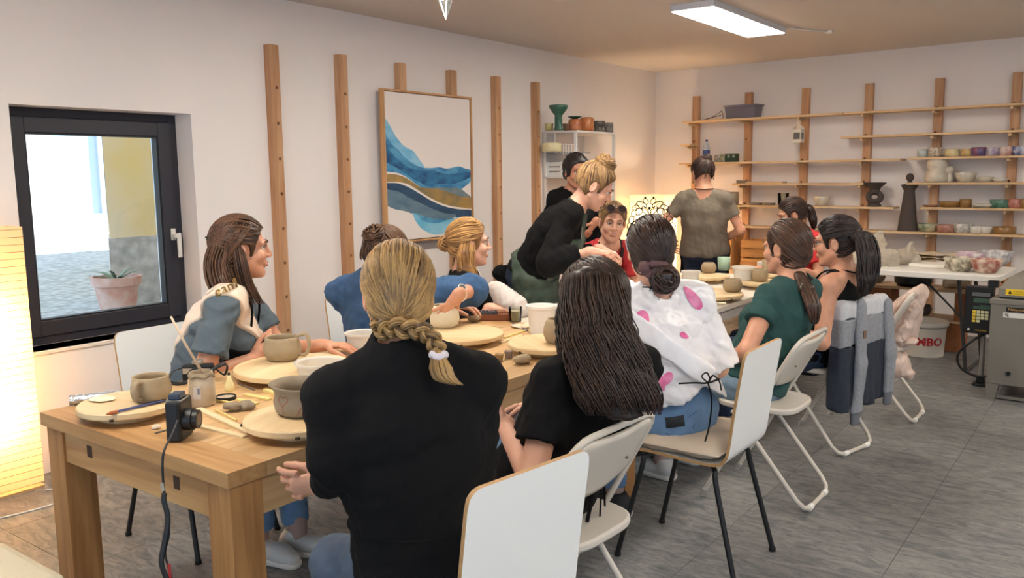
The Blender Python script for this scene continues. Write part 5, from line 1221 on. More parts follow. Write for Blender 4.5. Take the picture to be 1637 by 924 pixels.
def woman_glasses():
    k = skel(P=(-1.42,4.66,.53), H=(-1.269, 4.585, 1.132), f1=yaw(90), f2=yaw(86), hf=yaw(96)-.1*UPV, Lw=(-1.471, 4.425, 0.692), Rw=(-1.569, 4.720, 0.639), size=1.06)
    t = person('woman with glasses in a black tank top with a high ponytail', k)
    build_body(t, k, SK_B, {'L': (yaw(95), -UPV), 'R': (yaw(80), -UPV)})
    face_bits(t, k, (40, 28, 24))
    def straps(S):
        for sg in (-1, 1): S.rc(k['N'] + k['r2'] * .075 * sg - k['up'] * .1 - k['ch'] * .06, k['N'] + k['r2'] * .085 * sg + k['up'] * .0 + k['ch'] * .02, .04, .04, k=.02)
    garment(t, 'tank_top', k, BLK, g=.012, sleeves=None, sho=False, extra=straps, neckr=.085, hem=-.1, noise=[(.003, 7)], seed=5, scoop=.07)
    MB().tube(bez([tuple(k['N'] + k['r2'] * -.1 * 1.0 - k['up'] * .22 - k['ch'] * .1), tuple(k['N'] - k['r2'] * .115 - k['up'] * .1 - k['ch'] * .062), tuple(k['N'] - k['r2'] * .12 + k['up'] * .01 + k['ch'] * .03)], 12), .006, 6, flat=.4).build('bra_strap', mat('strap_grey', (150, 140, 134), .8), t, world=True, smooth=True)
    neck_strap(t, k, BLKA, .016); trousers(t, k, NAVYD); shoes(t, k, SHOEK, SOLEW)
    hm = hairm('near_black', (16, 13, 14), (54, 38, 34), .48); cap(t, k, hm, .010, nape=-.06)
    strands(t, 'hair_strands', combed(k, (0, -.97, .2), 340, 13, thick=.010, rr=.003), hm)
    g = [(-1.162, 4.520, 1.169), (-1.115, 4.516, 1.165), (-1.085, 4.498, 1.072), (-1.083, 4.481, 0.962), (-1.092, 4.461, 0.884)]
    hair_core(t, g, [.025, .04, .05, .045, .02], [.02, .03, .035, .03, .012], CR, hm); strands(t, 'ponytail', flow(g, [.02, .045, .056, .05, .03], CR, [.02, .034, .04, .034, .016], 130, 4, r=.0035, wave=.003), hm)
    GF = mat('glasses_frame', (30, 18, 18), .3); m = MB()
    for sg in (-1, 1):
        m.tube([loc2w(k, (.033 * sg + .024 * math.cos(a), .102, .0 + .018 * math.sin(a))) for a in np.linspace(0, 2 * PI, 16, endpoint=False)], .0022, 6, closed=True); m.tube([loc2w(k, (.056 * sg, .1, .006)), loc2w(k, (.076 * sg, .05, .008)), loc2w(k, (.08 * sg, -.005, .006))], .0022, 6)
    m.tube([loc2w(k, (-.01, .103, .004)), loc2w(k, (0, .107, .007)), loc2w(k, (.01, .103, .004))], .002, 6); m.build('glasses', GF, t, world=True, smooth=True)
woman_glasses()

def woman_sash():
    k = skel(P=(-3.12,2.03,.54), H=(-2.933, 2.113, 1.217), f1=yaw(-80), f2=yaw(-48), hf=yaw(-31)-.02*UPV, Lw=(-2.72,2.34,.80), Rw=(-2.831, 2.077, 0.781), Re=(-.2,-.5,-1), size=1.03, knees=((-2.74, 2.12, .5), None), ankles=((-2.625, 2.085, .085), None))
    t = person('woman in a slate blue tee with a cream party sash over her shoulder', k)
    build_body(t, k, SK_B, {'R': (nrm(CR * .6 + UPV * .5 + yaw(36) * .3), yaw(36), dict(curl=1.1, thumb=.3)), 'L': (yaw(-60), -UPV)})
    face_bits(t, k, (70, 48, 36), smile=.004)
    garment(t, 'tee', k, cloth('slate', (92, 106, 116), .85, var=.1), g=.016, sl=.66, neckr=.07, hem=-.12, noise=[(.005, 6), (.003, 12)], wide=1.2, loose=.012, seed=21)
    n = nrm(k['r2'] * .8 - k['up'] * .5 + k['ch'] * .25); c = k['Rs'] - k['r2'] * .05 + k['up'] * .02
    ss = strip(t, 'sash', k, mat('sash_cream', (236, 216, 196), .55, bump=.1, bscale=10), .027, [(c + n * .05, n), (c - n * .05, -n)], noise=(.003, 6, 3), extra=lambda S: S.rc(k['Rs'], k['Rs'] + (k['Re'] - k['Rs']) * .4, .07, .07))
    GD = mat('gold_foil', (176, 142, 58), .35, .6)
    tx = text_mb('Team', .062, shear=.35); u = nrm(V3((-2.780, 2.022, 1.125)) - V3((-2.922, 1.896, 1.002))); b = V3((-2.817, 1.924, 1.075)); vv = nrm(np.cross(V3(.8, -.57, .1), u)); nn = np.cross(u, vv); vv = vv if vv[2] > 0 else -vv
    tx.xf(lambda p: Vector(b + u * p.x + vv * p.y)); stick(tx, ss, (-.80, .57, -.25), .006).build('sash_text', GD, ss, world=True)
    strip(t, 'apron', k, BLKA, .028, [(k['P'] + k['ch'] * .015, -k['ch']), (k['N'] - k['up'] * .19, k['up']), (k['P'] - k['up'] * .05, -k['up'])], noise=(.003, 6, 5))
    neck_strap(t, k, BLKA, .012); trousers(t, k, DEN('sky', (122, 158, 196)), legs='LR', cuff=.045); shoes(t, k, SHOEW, SOLEW, dirs=[yaw(-70), yaw(-80)])
    hm = hairm('chestnut', (40, 25, 17), (104, 70, 48), .36); cap(t, k, hm, .011, nape=-.1)
    strands(t, 'hair_strands', combed(k, (0, -.95, .15), 260, 15, thick=.011, rr=.0027, frac=.9) + combed(k, (.2, -.6, -.8), 160, 16, thick=.011, rr=.003), hm)
    bk = loc2w(k, (0, -.075, .03)); lat = k['hr']
    g = [loc2w(k, (0, -.06, .03)), loc2w(k, (0, -.085, -.05)), loc2w(k, (0, -.075, -.12)), loc2w(k, (0, -.055, -.185))]
    hair_core(t, g, [.06, .075, .085, .075], [.04, .045, .045, .03], lat, hm); strands(t, 'hair_ends', flow(g, [.07, .09, .1, .1], lat, [.05, .055, .06, .055], 280, 6, r=.0032, wave=.003, wl=.16), hm)
    g = [loc2w(k, (.07, -.02, .02)), loc2w(k, (.088, -.012, -.05)), loc2w(k, (.085, .005, -.13)), loc2w(k, (.082, .045, -.215))]
    strands(t, 'hair_ends', flow(g, [.02, .026, .028, .028], k['hf'], [.012, .014, .014, .012], 90, 8, r=.0028), hm)
    bun(t, loc2w(k, (0, -.115, .045)), .017, mat('clip_dark', (40, 32, 30), .5), n=6, name='hair_clip')
woman_sash()

def woman_blue():
    k = skel(P=(-3.10,3.06,.54), H=(-2.922, 2.921, 1.123), f1=yaw(-60), f2=yaw(18), hf=yaw(-5)-.5*UPV, hup=(.1,.3,1), N=(-2.952, 2.877, 0.991), Rw=(-2.472, 2.926, 0.960), Lw=(-2.68,3.35,.82), Re=(.8,.6,.1), size=1.06, shw=.17, shd=.065)
    t = person('woman in a blue sweatshirt bending over her pot, hair in a bun', k)
    build_body(t, k, SK_B, {'R': (nrm(-CR * .75 - UPV * .85 + V3(.59, -.8, 0) * .1), nrm(-CR * .6 + UPV * .1 - V3(.59, -.8, 0) * .6), dict(curl=.32, spread=.1)), 'L': (yaw(-70), -UPV)})
    garment(t, 'sweatshirt', k, cloth('blue', (62, 96, 138), .95, var=.12), g=.03, sleeves='push', sl=.12, neckr=.068, hem=-.12, noise=[(.007, 5), (.003, 12)], wide=1.2, loose=.02, seed=31)
    trousers(t, k, NAVYD); shoes(t, k, SHOEK, SOLEW)
    w = k['Rw'] - nrm(k['Rw'] - k['Re']) * .032; ax = nrm(k['Rw'] - k['Re']); x, y, d = [V3(q) for q in frame(ax)]
    MB().tube([w + (x * math.cos(a) + y * math.sin(a)) * .0285 for a in np.linspace(0, 2 * PI, 20, endpoint=False)], .007, 6, closed=True).build('watch_strap', mat('watch_strap', (226, 222, 216), .5), t, world=True, smooth=True)
    fn = nrm(V3(.595, -.804, .55) - ax * (V3(.595, -.804, .55) @ ax)); c = w + fn * .034; fn = nrm(fn + .75 * ax + .3 * CR); o = MB().cyl(c - fn * .004, c + fn * .005, .019, n=20).build('watch_case', mat('watch_steel', (206, 204, 200), .3, .6), t, world=True, smooth=40); MB().cyl(c + fn * .005, c + fn * .0065, .0155, n=20).build('watch_face', BLACKP, o, world=True)
    hm = hairm('brown_curly', (44, 30, 22), (112, 78, 52), .45); cap(t, k, hm, .012, nape=-.085)
    strands(t, 'hair_strands', combed(k, (-.1, -.75, .6), 320, 17, thick=.012, rr=.003), hm); bun(t, V3((-2.915, 2.844, 1.231)), .045, hm, axis=(0, -.4, 1), n=70, seed=8, messy=.25, rr=.004)
woman_blue()

def woman_black_by_wall():
    k = skel(P=(-3.12,3.8,.54), H=(-2.955, 3.601, 1.131), f1=yaw(-105), f2=yaw(-52), hf=yaw(-42), Lw=(-2.885, 3.769, 0.777), Rw=(-2.766, 3.547, 0.795), size=1.06)
    t = person('woman with honey blonde half-up hair in a black tee, in profile', k)
    build_body(t, k, SK_A, {'R': (CR - .1 * UPV, -UPV, dict(curl=.5)), 'L': (CR * .6 - yaw(36) * .5, -UPV)})
    face_bits(t, k, (120, 88, 58), smile=.004)
    garment(t, 'tee', k, BLK, g=.016, sl=.7, neckr=.068, hem=-.1, noise=[(.005, 6)], wide=1.25, seed=41)
    strip(t, 'sash', k, mat('sash_pale', (230, 220, 214), .5), .027, [(k['Ls'] + k['r2'] * .1 + nrm(k['r2'] * .8 + k['up'] * .5) * .045, nrm(k['r2'] * .8 + k['up'] * .5)), (k['Ls'] + k['r2'] * .1 - nrm(k['r2'] * .8 + k['up'] * .5) * .045, -nrm(k['r2'] * .8 + k['up'] * .5))])
    S = SDF(.006, .02); S.rc((-2.777, 3.618, 0.894), (-2.655, 3.628, 0.793), .035, .06, n=CR, f=1.2); S.rc((-2.791, 3.609, 0.901), (-2.747, 3.607, 0.847), .03, .04); S.noise(.008, 8, 4); npobj('folded_apron', [S.mesh()], cloth('pale', (214, 204, 198), .8), t)
    trousers(t, k, NAVYD); shoes(t, k, SHOEK, SOLEW)
    hm = hairm('honey', (116, 78, 44), (204, 156, 96), .4); cap(t, k, hm, .011, ears=True, nape=-.09)
    strands(t, 'hair_strands', combed(k, (0, -.98, -.1), 320, 19, thick=.011, rr=.0028), hm); bun(t, V3(loc2w(k, (0, -.125, 0))), .036, hm, axis=V3(k['hr']), n=50, seed=3, messy=.2)
    for sg in (1, -1):
        g = [loc2w(k, (.06 * sg, -.02, .03)), loc2w(k, (.085 * sg, -.03, -.04)), loc2w(k, (.085 * sg, -.03, -.12)), loc2w(k, (.09 * sg, -.005, -.2)), loc2w(k, (.1 * sg, .03, -.27))]
        hair_core(t, g, [.03, .04, .045, .035, .012], [.014, .018, .02, .016, .008], k['hf'], hm); strands(t, 'hair_ends', flow(g, [.035, .045, .05, .045, .02], k['hf'], [.016, .02, .022, .02, .01], 120, 8, r=.003, wave=.003), hm)
woman_black_by_wall()

def woman_standing_apron():
    k = skel(P=(-2.928, 4.159, 0.899), H=(-2.503, 4.187, 1.434), f1=yaw(-55), f2=yaw(-62), hf=yaw(-58)-.62*UPV, hup=(.5,.3,.8), Rw=(-2.377, 3.945, 1.084), Lw=(-2.467, 4.191, 1.075), Re=(-.5,-.4,-1), Le=(-.5,-.4,-1), stand=True, size=1.04, nl=.17)
    t = person('standing woman bending forward in a black top and dark green apron', k)
    build_body(t, k, SK_A, {'R': (CR - .1 * UPV, nrm(-UPV + .3 * yaw(36)), dict(curl=.7, thumb=.4)), 'L': (CR - .35 * UPV, -UPV, dict(curl=.6, thumb=.4))})
    face_bits(t, k, (110, 80, 54))
    garment(t, 'sweater', k, BLK, g=.022, sleeves='long', sl=.72, neckr=.07, hem=.02, noise=[(.005, 5), (.003, 12)], loose=.0, wide=1.3, seed=51, scoop=.06)
    GA = mat('green_apron', (38, 56, 44), .8, var=.8, vscale=6, col2=(86, 100, 88), bump=.3, bscale=14)
    def skirt(S):
        b = k['P'] + V3(0, 0, -.52) + k['f1'] * .03; S.rc(k['P'] + k['up'] * .05, b, .14, .155, n=k['r1'], f=1.35, k=.03)
    strip(t, 'apron_skirt', k, GA, .036, [(k['P'] - k['f1'] * .12, -k['f1']), (k['P'] + k['up'] * .1, k['up']), (k['P'] - UPV * .5, -UPV)], extra=skirt, noise=(.007, 6, 5), sho=False)
    strip(t, 'apron_bib', k, GA, .034, [(k['P'] + k['ch'] * .06, -k['ch']), (k['N'] - k['up'] * .1, k['up']), (k['P'] + k['up'] * .08, -k['up'])], noise=(.004, 6, 5), sho=False)
    a = k['N']
    for sg in (-1, 1): MB().tube(bez([tuple(a + k['ch'] * .13 - k['up'] * .14 + k['r2'] * .08 * sg), tuple(a + k['ch'] * .07 + k['r2'] * .08 * sg), tuple(a - k['ch'] * .02 + k['up'] * .04 + k['r2'] * .06 * sg), tuple(a - k['ch'] * .06 + k['up'] * .045)], 16), .011, 6, flat=.4).build('apron_strap', GA, t, world=True, smooth=True)
    MB().tube(bez([tuple(a + k['ch'] * .05 + k['r2'] * .07 + k['up'] * .04), tuple(a + k['ch'] * .1 + k['r2'] * .06 - k['up'] * .08 - UPV * .08), tuple(a + k['ch'] * .1 - UPV * .2)], 12), .003, 5).build('necklace', mat('silver_chain', (190, 186, 176), .3, .8), t, world=True)
    b = k['P'] - k['f1'] * .16 + k['up'] * .06
    S = SDF(.006, .015); S.rc(b, b - k['f1'] * .06 - UPV * .03, .03, .05, n=k['r1'], f=.6); S.rc(b, b - k['f1'] * .05 - UPV * .12, .02, .03); S.noise(.006, 12, 3); npobj('apron_knot', [S.mesh()], BLKA, t)
    trousers(t, k, NAVYD); shoes(t, k, SHOEK, SOLEW)
    hm = hairm('dark_blonde', (86, 62, 40), (186, 146, 98), .42); cap(t, k, hm, .010, nape=-.08)
    strands(t, 'hair_strands', combed(k, (0, -.45, .9), 360, 23, thick=.010, rr=.0027), hm); bun(t, V3((-2.453, 4.220, 1.561)), .05, hm, axis=k['hu'], n=90, seed=7, messy=.3, rr=.0035)
    MB().ball(loc2w(k, (.082, -.002, -.06)), .005, 6).build('earring', mat('silver_chain', (0, 0, 0)), t, world=True)
woman_standing_apron()

def woman_behind():
    k = skel(P=(-3.25,5.55,.9), H=(-3.311, 5.273, 1.522), f1=yaw(-110), f2=yaw(-118), hf=yaw(-125)-.15*UPV, Lw=(-3.072, 5.140, 1.166), Le=(.6,.3,-.6), Rw=(-3.3,5.0,.95), stand=True)
    t = person('dark-haired standing woman in black hidden behind the woman in the green apron', k)
    build_body(t, k, SK_C, {'L': (nrm(-CR * .55 - UPV * .9), nrm(-CR * .5 + UPV * .3 + yaw(36) * .5), dict(curl=.25)), 'R': (yaw(-90), -UPV)})
    face_bits(t, k, (40, 28, 24)); garment(t, 'top', k, BLK, g=.02, sleeves='push', sl=.15, neckr=.07, hem=-.12, noise=[(.005, 6)], seed=61)
    trousers(t, k, NAVYD); shoes(t, k, SHOEK, SOLEW); hm = hairm('near_black', (0, 0, 0), (0, 0, 0)); cap(t, k, hm, .012, ears=False); strands(t, 'hair_strands', combed(k, (0, -.9, .2), 200, 27, thick=.012, rr=.003), hm)
    bun(t, V3(loc2w(k, (0, -.1, .07))), .03, hm, n=20)
woman_behind()

def woman_sunglasses():
    k = skel(P=(-2.95,4.82,.55), H=(-2.648, 4.643, 1.202), f1=yaw(-95), f2=yaw(-135), hf=yaw(-141)-.12*UPV, hup=(.12,.0,1), Lw=(-2.542, 4.545, 0.895), Rw=(-2.590, 4.416, 0.939))
    t = person('smiling woman in a coral red tee with sunglasses on her head', k)
    build_body(t, k, SK_A, {'L': (nrm(-CR * .8 + UPV * .3), -yaw(36), dict(curl=.5)), 'R': (nrm(CR * .8 - .1 * UPV), -UPV, dict(curl=.5))})
    face_bits(t, k, (130, 96, 66), smile=.005); garment(t, 'tee', k, cloth('coral', (196, 52, 58), .85, var=.12), g=.016, sl=.6, neckr=.072, hem=-.1, noise=[(.005, 6)], wide=1.25, seed=71)
    MB().tube([loc2w(k, (-.017, .0895, -.0615)), loc2w(k, (-.008, .096, -.0645)), loc2w(k, (.008, .096, -.0645)), loc2w(k, (.017, .0895, -.0615))], [.001, .0032, .0032, .001], 6).build('teeth', mat('teeth', (236, 230, 218), .3), t, world=True, smooth=True)
    neck_strap(t, k, cloth('dark_plum', (48, 26, 32), .85), .026); trousers(t, k, NAVYD); shoes(t, k, SHOEK, SOLEW)
    strip(t, 'apron', k, cloth('dark_plum', (0, 0, 0)), .026, [(k['P'] + k['ch'] * .02, -k['ch']), (k['N'] - k['up'] * .2, k['up'])])
    hm = hairm('dark_blonde', (0, 0, 0), (0, 0, 0)); cap(t, k, hm, .006, nape=-.08); strands(t, 'hair_strands', combed(k, (0, -.9, .3), 260, 29, thick=.007, rr=.0026), hm)
    m = MB(); sgm = mat('sunglass_frame', (70, 48, 38), .3)
    for sg in (-1, 1):
        m.tube([loc2w(k, (.035 * sg + .027 * math.cos(a), .088 - .02 * math.sin(a), .098 + .02 * math.sin(a))) for a in np.linspace(0, 2 * PI, 16, endpoint=False)], .003, 6, closed=True); m.tube([loc2w(k, (.062 * sg, .085, .1)), loc2w(k, (.082 * sg, .02, .065)), loc2w(k, (.084 * sg, -.02, .05))], .0026, 6)
    m.tube([loc2w(k, (-.008, .088, .102)), loc2w(k, (.008, .088, .102))], .003, 6); o = m.build('sunglasses', sgm, t, world=True, smooth=True)
    for sg in (-1, 1):
        m = MB(); c = (.035 * sg, .088, .098); rows = [[loc2w(k, (c[0] + .026 * r * math.cos(a), c[1] - .02 * r * math.sin(a), c[2] + .02 * r * math.sin(a))) for a in np.linspace(0, 2 * PI, 16, endpoint=False)] for r in (.01, 1)]; m.grid(rows, closed=True).build('lens', mat('lens_dark', (44, 34, 36), .08), o, world=True)
woman_sunglasses()

def woman_standing_back():
    k = skel(P=(-2.83,6.48,.87), H=(-2.843, 6.431, 1.497), f1=yaw(25), f2=yaw(22), hf=yaw(45)-.12*UPV, Lw=(-2.953, 6.155, 0.934), Rw=(-2.747, 6.599, 0.951), Le=(-.7,-.3,-1), Re=(1,-.3,-.5), stand=True)
    t = person('woman standing with her back turned in a grey-green tee', k)
    build_body(t, k, SK_B, {'L': (yaw(25) - .4 * UPV, CR, dict(curl=.4)), 'R': (yaw(60) - .1 * UPV, -CR, dict(curl=.4))})
    garment(t, 'tee', k, cloth('khaki', (116, 106, 92), .9, var=.1), g=.013, sl=.55, neckr=.08, hem=-.02, noise=[(.005, 4), (.002, 11)], loose=.01, wide=1.05, seed=81)
    trousers(t, k, DEN('dark', (34, 44, 66)), waist=.06); shoes(t, k, SHOEK, SOLEW); neck_strap(t, k, BLKA, .016)
    def skirt(S): S.rc(k['P'] + k['up'] * .02, k['P'] - UPV * .45, .14, .15, n=k['r1'], f=1.4)
    strip(t, 'apron', k, BLKA, .034, [(k['P'] + k['f1'] * .03, -k['f1']), (k['N'] - k['up'] * .2, k['up']), (k['P'] - UPV * .5, -UPV)], extra=skirt)
    hm = hairm('brown_black', (28, 20, 18), (72, 48, 38), .4); cap(t, k, hm, .009, nape=-.06); strands(t, 'hair_strands', combed(k, (.1, -.6, .75), 260, 31, thick=.010, rr=.003), hm); bun(t, V3(loc2w(k, (.015, -.06, .11))), .035, hm, n=40, messy=.3)
woman_standing_back()

def woman_red_back():
    k = skel(P=(-2.1,6.5,.54), H=(-2.142, 6.519, 1.175), f1=yaw(175), f2=yaw(150), hf=yaw(122)-.3*UPV, Lw=(-2.0,6.2,.8), Rw=(-2.2,6.2,.8))
    t = person('dark-haired woman in a red tee at the far end of the table', k)
    build_body(t, k, SK_B, {'L': (yaw(150), -UPV), 'R': (yaw(150), -UPV)})
    face_bits(t, k, (50, 34, 26)); garment(t, 'tee', k, cloth('red', (190, 34, 40), .85, var=.1), g=.018, sl=.62, neckr=.072, hem=-.1, noise=[(.005, 6)], wide=1.25, seed=91)
    trousers(t, k, NAVYD); shoes(t, k, SHOEK, SOLEW); hm = hairm('brown_black', (0, 0, 0), (0, 0, 0)); cap(t, k, hm, .011, nape=-.08); strands(t, 'hair_strands', combed(k, (0, -.95, 0), 260, 33, thick=.011, rr=.003), hm)
    g = [loc2w(k, (0, -.1, .03)), loc2w(k, (0, -.135, .0)), loc2w(k, (0, -.14, -.08)), loc2w(k, (0, -.13, -.15))]
    hair_core(t, g, [.03, .035, .035, .015], [.02, .025, .025, .012], k['hr'], hm); strands(t, 'ponytail', flow(g, [.025, .035, .04, .025], k['hr'], [.02, .03, .03, .015], 60, 8, r=.0032), hm)
woman_red_back()
# ---------------------------------------------------------------- things on tables and shelves
CLAY = mat('raw_clay', (172, 152, 122), .85, var=.12, vscale=18, bump=.15, bscale=35); CLAYD = mat('wet_clay', (150, 134, 112), .7, var=.15, vscale=25, bump=.2, bscale=30); CLAYW = mat('white_clay', (226, 214, 188), .8, var=.06, vscale=14, bump=.1, bscale=30)
def bat(label, c, r, z=.76, notch=True):
    t = thing('banding_wheel', label, 'turntable', (c[0], c[1], z), random.uniform(0, 6), 'wooden pottery turntables')
    MB().lathe([(r * .62, 0), (r * .62, .012), (r * .2, .013), (r * .2, .024)], n=40).build('base', BATW, t, smooth=35)
    MB().lathe([(r - .004, .024), (r, .028), (r, .042), (r - .004, .046)], n=56).build('wheel_head', BATW, t, smooth=35)
    for k in range(4):
        a = k * PI / 2 + .4; MB().box((r * math.cos(a) - .005, r * math.sin(a) - .005, .023), (r * math.cos(a) + .005, r * math.sin(a) + .005, .031)).build('notch', mat('notch_dark', (70, 50, 34), .8), t)
    return t
def vessel(name, label, cat, c, prof, mt, wall=.006, wob=.02, seed=1, handle=None, n=32, sx=1.0, sy=1.0, group=None, base=None):
    t = thing(name, label, cat, c, 0, group)
    inner = [(max(r - wall, .001), z) for r, z in reversed(prof[1:])] + [(max(prof[0][0] - wall, .001), prof[0][1] + wall), (.0005, prof[0][1] + wall)]
    MB().lathe(list(prof) + [(prof[-1][0] - wall * .5, prof[-1][1] + wall * .4)] + inner, n=n, wob=wob, seed=seed, sx=sx, sy=sy).build('bowl', mt, t, smooth=True)
    if handle:
        a, r0, z0, z1, out, th = handle; d = Vector((math.cos(a), math.sin(a), 0))
        MB().tube(bez([d * (r0 - .004) + Vector((0, 0, z1)), d * (r0 + out * .7) + Vector((0, 0, z1 + .004)), d * (r0 + out) + Vector((0, 0, (z0 + z1) / 2)), d * (r0 + out * .6) + Vector((0, 0, z0 + .002)), d * (r0 - .006) + Vector((0, 0, z0))], 16), th, 8, flat=.6).build('handle', mt, t, smooth=True)
    return t
def rnd_pot(r, h, b=1.12, rim=.92): return [(r * .72, 0), (r * .92, h * .1), (r * b, h * .38), (r * b * .99, h * .6), (r * 1.0, h * .85), (r * rim, h)]
bat('round wooden turntable nearest the table corner, with a blue paintbrush', (-2.525, 1.376), .155)
bat('large round turntable in front of the woman with the party sash', (-2.509, 2.006), .215)
bat('round turntable with the heart bowl, beside the black cardigan', (-1.945, 1.575), .165)
bat('large round turntable under the white bowl and the watch hand', (-2.425, 2.848), .215)
bat('round turntable with stains in front of the long-haired woman', (-1.945, 2.905), .185)
bat('large round turntable on the white table near the green tee', (-2.06, 4.74), .22, .745)
bat('round turntable on the white table in front of the standing woman', (-2.410, 5.537), .165, .745)
bat('round turntable holding the square pot at the far table end', (-2.12, 5.93), .15, .745)
bat('round turntable half hidden behind the face of the woman in green', (-1.96, 5.42), .15, .745)
Zt = .8065
vessel('clay_mug', 'raw clay mug with a strap handle on the corner turntable', 'mug', (*(-2.474, 1.419), Zt), rnd_pot(.056, .078, 1.12, 1.0), CLAY, handle=(-1.1, .06, .02, .068, .03, .011), seed=3)
vessel('clay_mug', 'raw clay mug with an ear handle near the slate blue tee', 'mug', (*(-2.612, 2.042), Zt), rnd_pot(.066, .088, 1.1, .98), CLAY, handle=(.6, .07, .02, .095, .035, .012), seed=4)
def heart_bowl():
    t = vessel('clay_bowl', 'clay bowl with an incised heart flower and a flared rim', 'bowl', (*(-1.961, 1.603), Zt), [(.068, 0), (.084, .012), (.088, .04), (.082, .06), (.086, .076), (.098, .088)], CLAYD, seed=6, wob=.03, sx=1.1, sy=.95)
    m = MB(); d = V3(.6, -.8, 0); l = wloc(t); c = V3(l) + d * .2; r = V3(.804, .595, 0)
    P = [c + r * (-.045 + .016 * .06 * 16 * math.sin(a) ** 3) + UPV * (.052 + .001 * (13 * math.cos(a) - 5 * math.cos(2 * a) - 2 * math.cos(3 * a) - math.cos(4 * a))) for a in np.linspace(0, 2 * PI, 24)]
    IN = mat('incised', (150, 84, 66), .9); bw_ = [o for o in t.children][0]
    for L in [P, [c + r * -.045 + UPV * z for z in np.linspace(.036, .01, 8)]] + [[c + r * (.0 + .012 * q + .02 * u) + UPV * (.015 + .035 * u) for u in np.linspace(0, 1, 6)] for q in range(3)]:
        stick(MB().tube([tuple(p) for p in L], .0012, 4), bw_, -d, .0006).build('incised_line', IN, t, world=True)
heart_bowl()
vessel('clay_bowl', 'white clay bowl held under the hand with the watch', 'bowl', (*(-2.567, 2.926), Zt), rnd_pot(.075, .1, 1.05, .7), CLAYW, seed=7)
vessel('clay_pot', 'round raw clay pot beside the cheek of the long-haired woman', 'pot', (*(-1.906, 2.898), Zt), rnd_pot(.058, .1, 1.12, .85), CLAY, seed=8)
Zw = .7915
vessel('clay_pot', 'round raw clay pot on the turntable near the green tee', 'pot', (*(-1.933, 4.840), Zw), rnd_pot(.052, .075, 1.12, .95), CLAY, seed=9)
vessel('clay_pot', 'small round clay pot in front of the standing woman', 'pot', (*(-2.448, 5.677), Zw), rnd_pot(.048, .072, 1.15, .8), CLAY, seed=10)
vessel('clay_pot', 'straight-sided clay pot at the far table end', 'pot', (-2.08, 5.92, Zw), [(.062, 0), (.066, .01), (.066, .085)], CLAY, seed=11)
vessel('clay_pot', 'clay pot partly hidden by the face of the woman in green', 'pot', (-1.97, 5.4, Zw), rnd_pot(.05, .08, 1.05, .95), CLAY, seed=12)
vessel('cup', 'pale green cup on the far part of the white table', 'cup', (*(-2.577, 6.266), .745), [(.04, 0), (.045, .01), (.05, .1)], mat('celadon', (176, 204, 178), .35), seed=1, wob=.005)
def tub(label, c, r, h, mt=None, rimw=.008, taper=.88, z=.76):
    t = thing('plastic_tub', label, 'tub', (c[0], c[1], z), 0, 'white plastic tubs'); mt = mt or PLASTW
    MB().lathe([(r * taper, 0), (r * .97, h * .82), (r * .98, h * .88), (r + rimw, h * .9), (r + rimw, h), (r, h), (r * .95, h * .95), (r * taper - .004, .006), (.001, .006)], n=36).build('tub_wall', mt, t, smooth=35); return t
TR = mat('frosted_plastic', (236, 232, 224), .4, trl=.35)
tub('translucent white tub left of the black cardigan', (-2.336, 1.986), .082, .085, TR); tub('translucent tub behind the black cardigan shoulder, near the blue sweatshirt', (-2.642, 2.495), .075, .08, TR)
tub('white plastic tub in front of the standing woman in the green apron', (-2.222, 3.234), .066, .135); tub('white plastic tub on the white table left of the round pot', (-2.335, 5.129), .055, .12, z=.745, mt=TR); tub('tall white plastic tub on the white table beside the green cup', (-2.093, 5.425), .066, .135, z=.745, mt=TR)
def jar():
    x, y = (-2.444, 1.578); t = thing('glass_jar', 'glass jar smeared with clay slip holding a long brush', 'jar', (x, y, .76))
    SL = mat('slip_glass', (178, 160, 132), .35, var=.5, vscale=14, col2=(200, 188, 170))
    MB().lathe([(.038, 0), (.042, .006), (.042, .085), (.036, .095), (.037, .112), (.033, .112), (.032, .096), (.036, .08), (.036, .07), (.001, .07)], n=32, wob=.008).build('jar_wall', SL, t, smooth=40)
    MB().tube([(.038 * math.cos(a), .038 * math.sin(a), .1 + .004 * math.sin(5 * a)) for a in np.linspace(0, 2 * PI, 24, endpoint=False)], .004, 6, closed=True).build('drips', CLAYD, t, smooth=True)
    m = MB(); d = V3(.6, -.8, 0); 
    rows = [[tuple(V3(x, y, .76) + V3(.0432 * math.cos(a), .0432 * math.sin(a), z)) for a in np.linspace(-1.25, -.65, 7)] for z in (.03, .07)]; m.grid(rows).build('label', mat('jar_label', (206, 198, 192), .6), t, world=True)
    m = MB(); rows = [[tuple(V3(x, y, .76) + V3(.0438 * math.cos(a), .0438 * math.sin(a), z)) for a in np.linspace(-.9, -.72, 4)] for z in (.045, .066)]; m.grid(rows).build('label_mark', mat('mark_blue', (120, 126, 140), .6), t, world=True)
    b = thing('paint_brush', 'long pale brush standing in the slip jar', 'brush', (x, y, .83)); MB().tube([V3(x + .015, y + .01, .845), V3((-2.436, 1.524, 0.974)), V3((-2.461, 1.495, 1.066))], [.005, .0045, .0035], 8).build('brush_handle', mat('pale_wood', (214, 190, 162), .6), b, world=True, smooth=True)
    MB().cyl((x + .013, y + .009, .834), (x + .018, y + .011, .848), .0065, n=8).build('ferrule', mat('silver_chain', (0, 0, 0)), b, world=True)
jar()
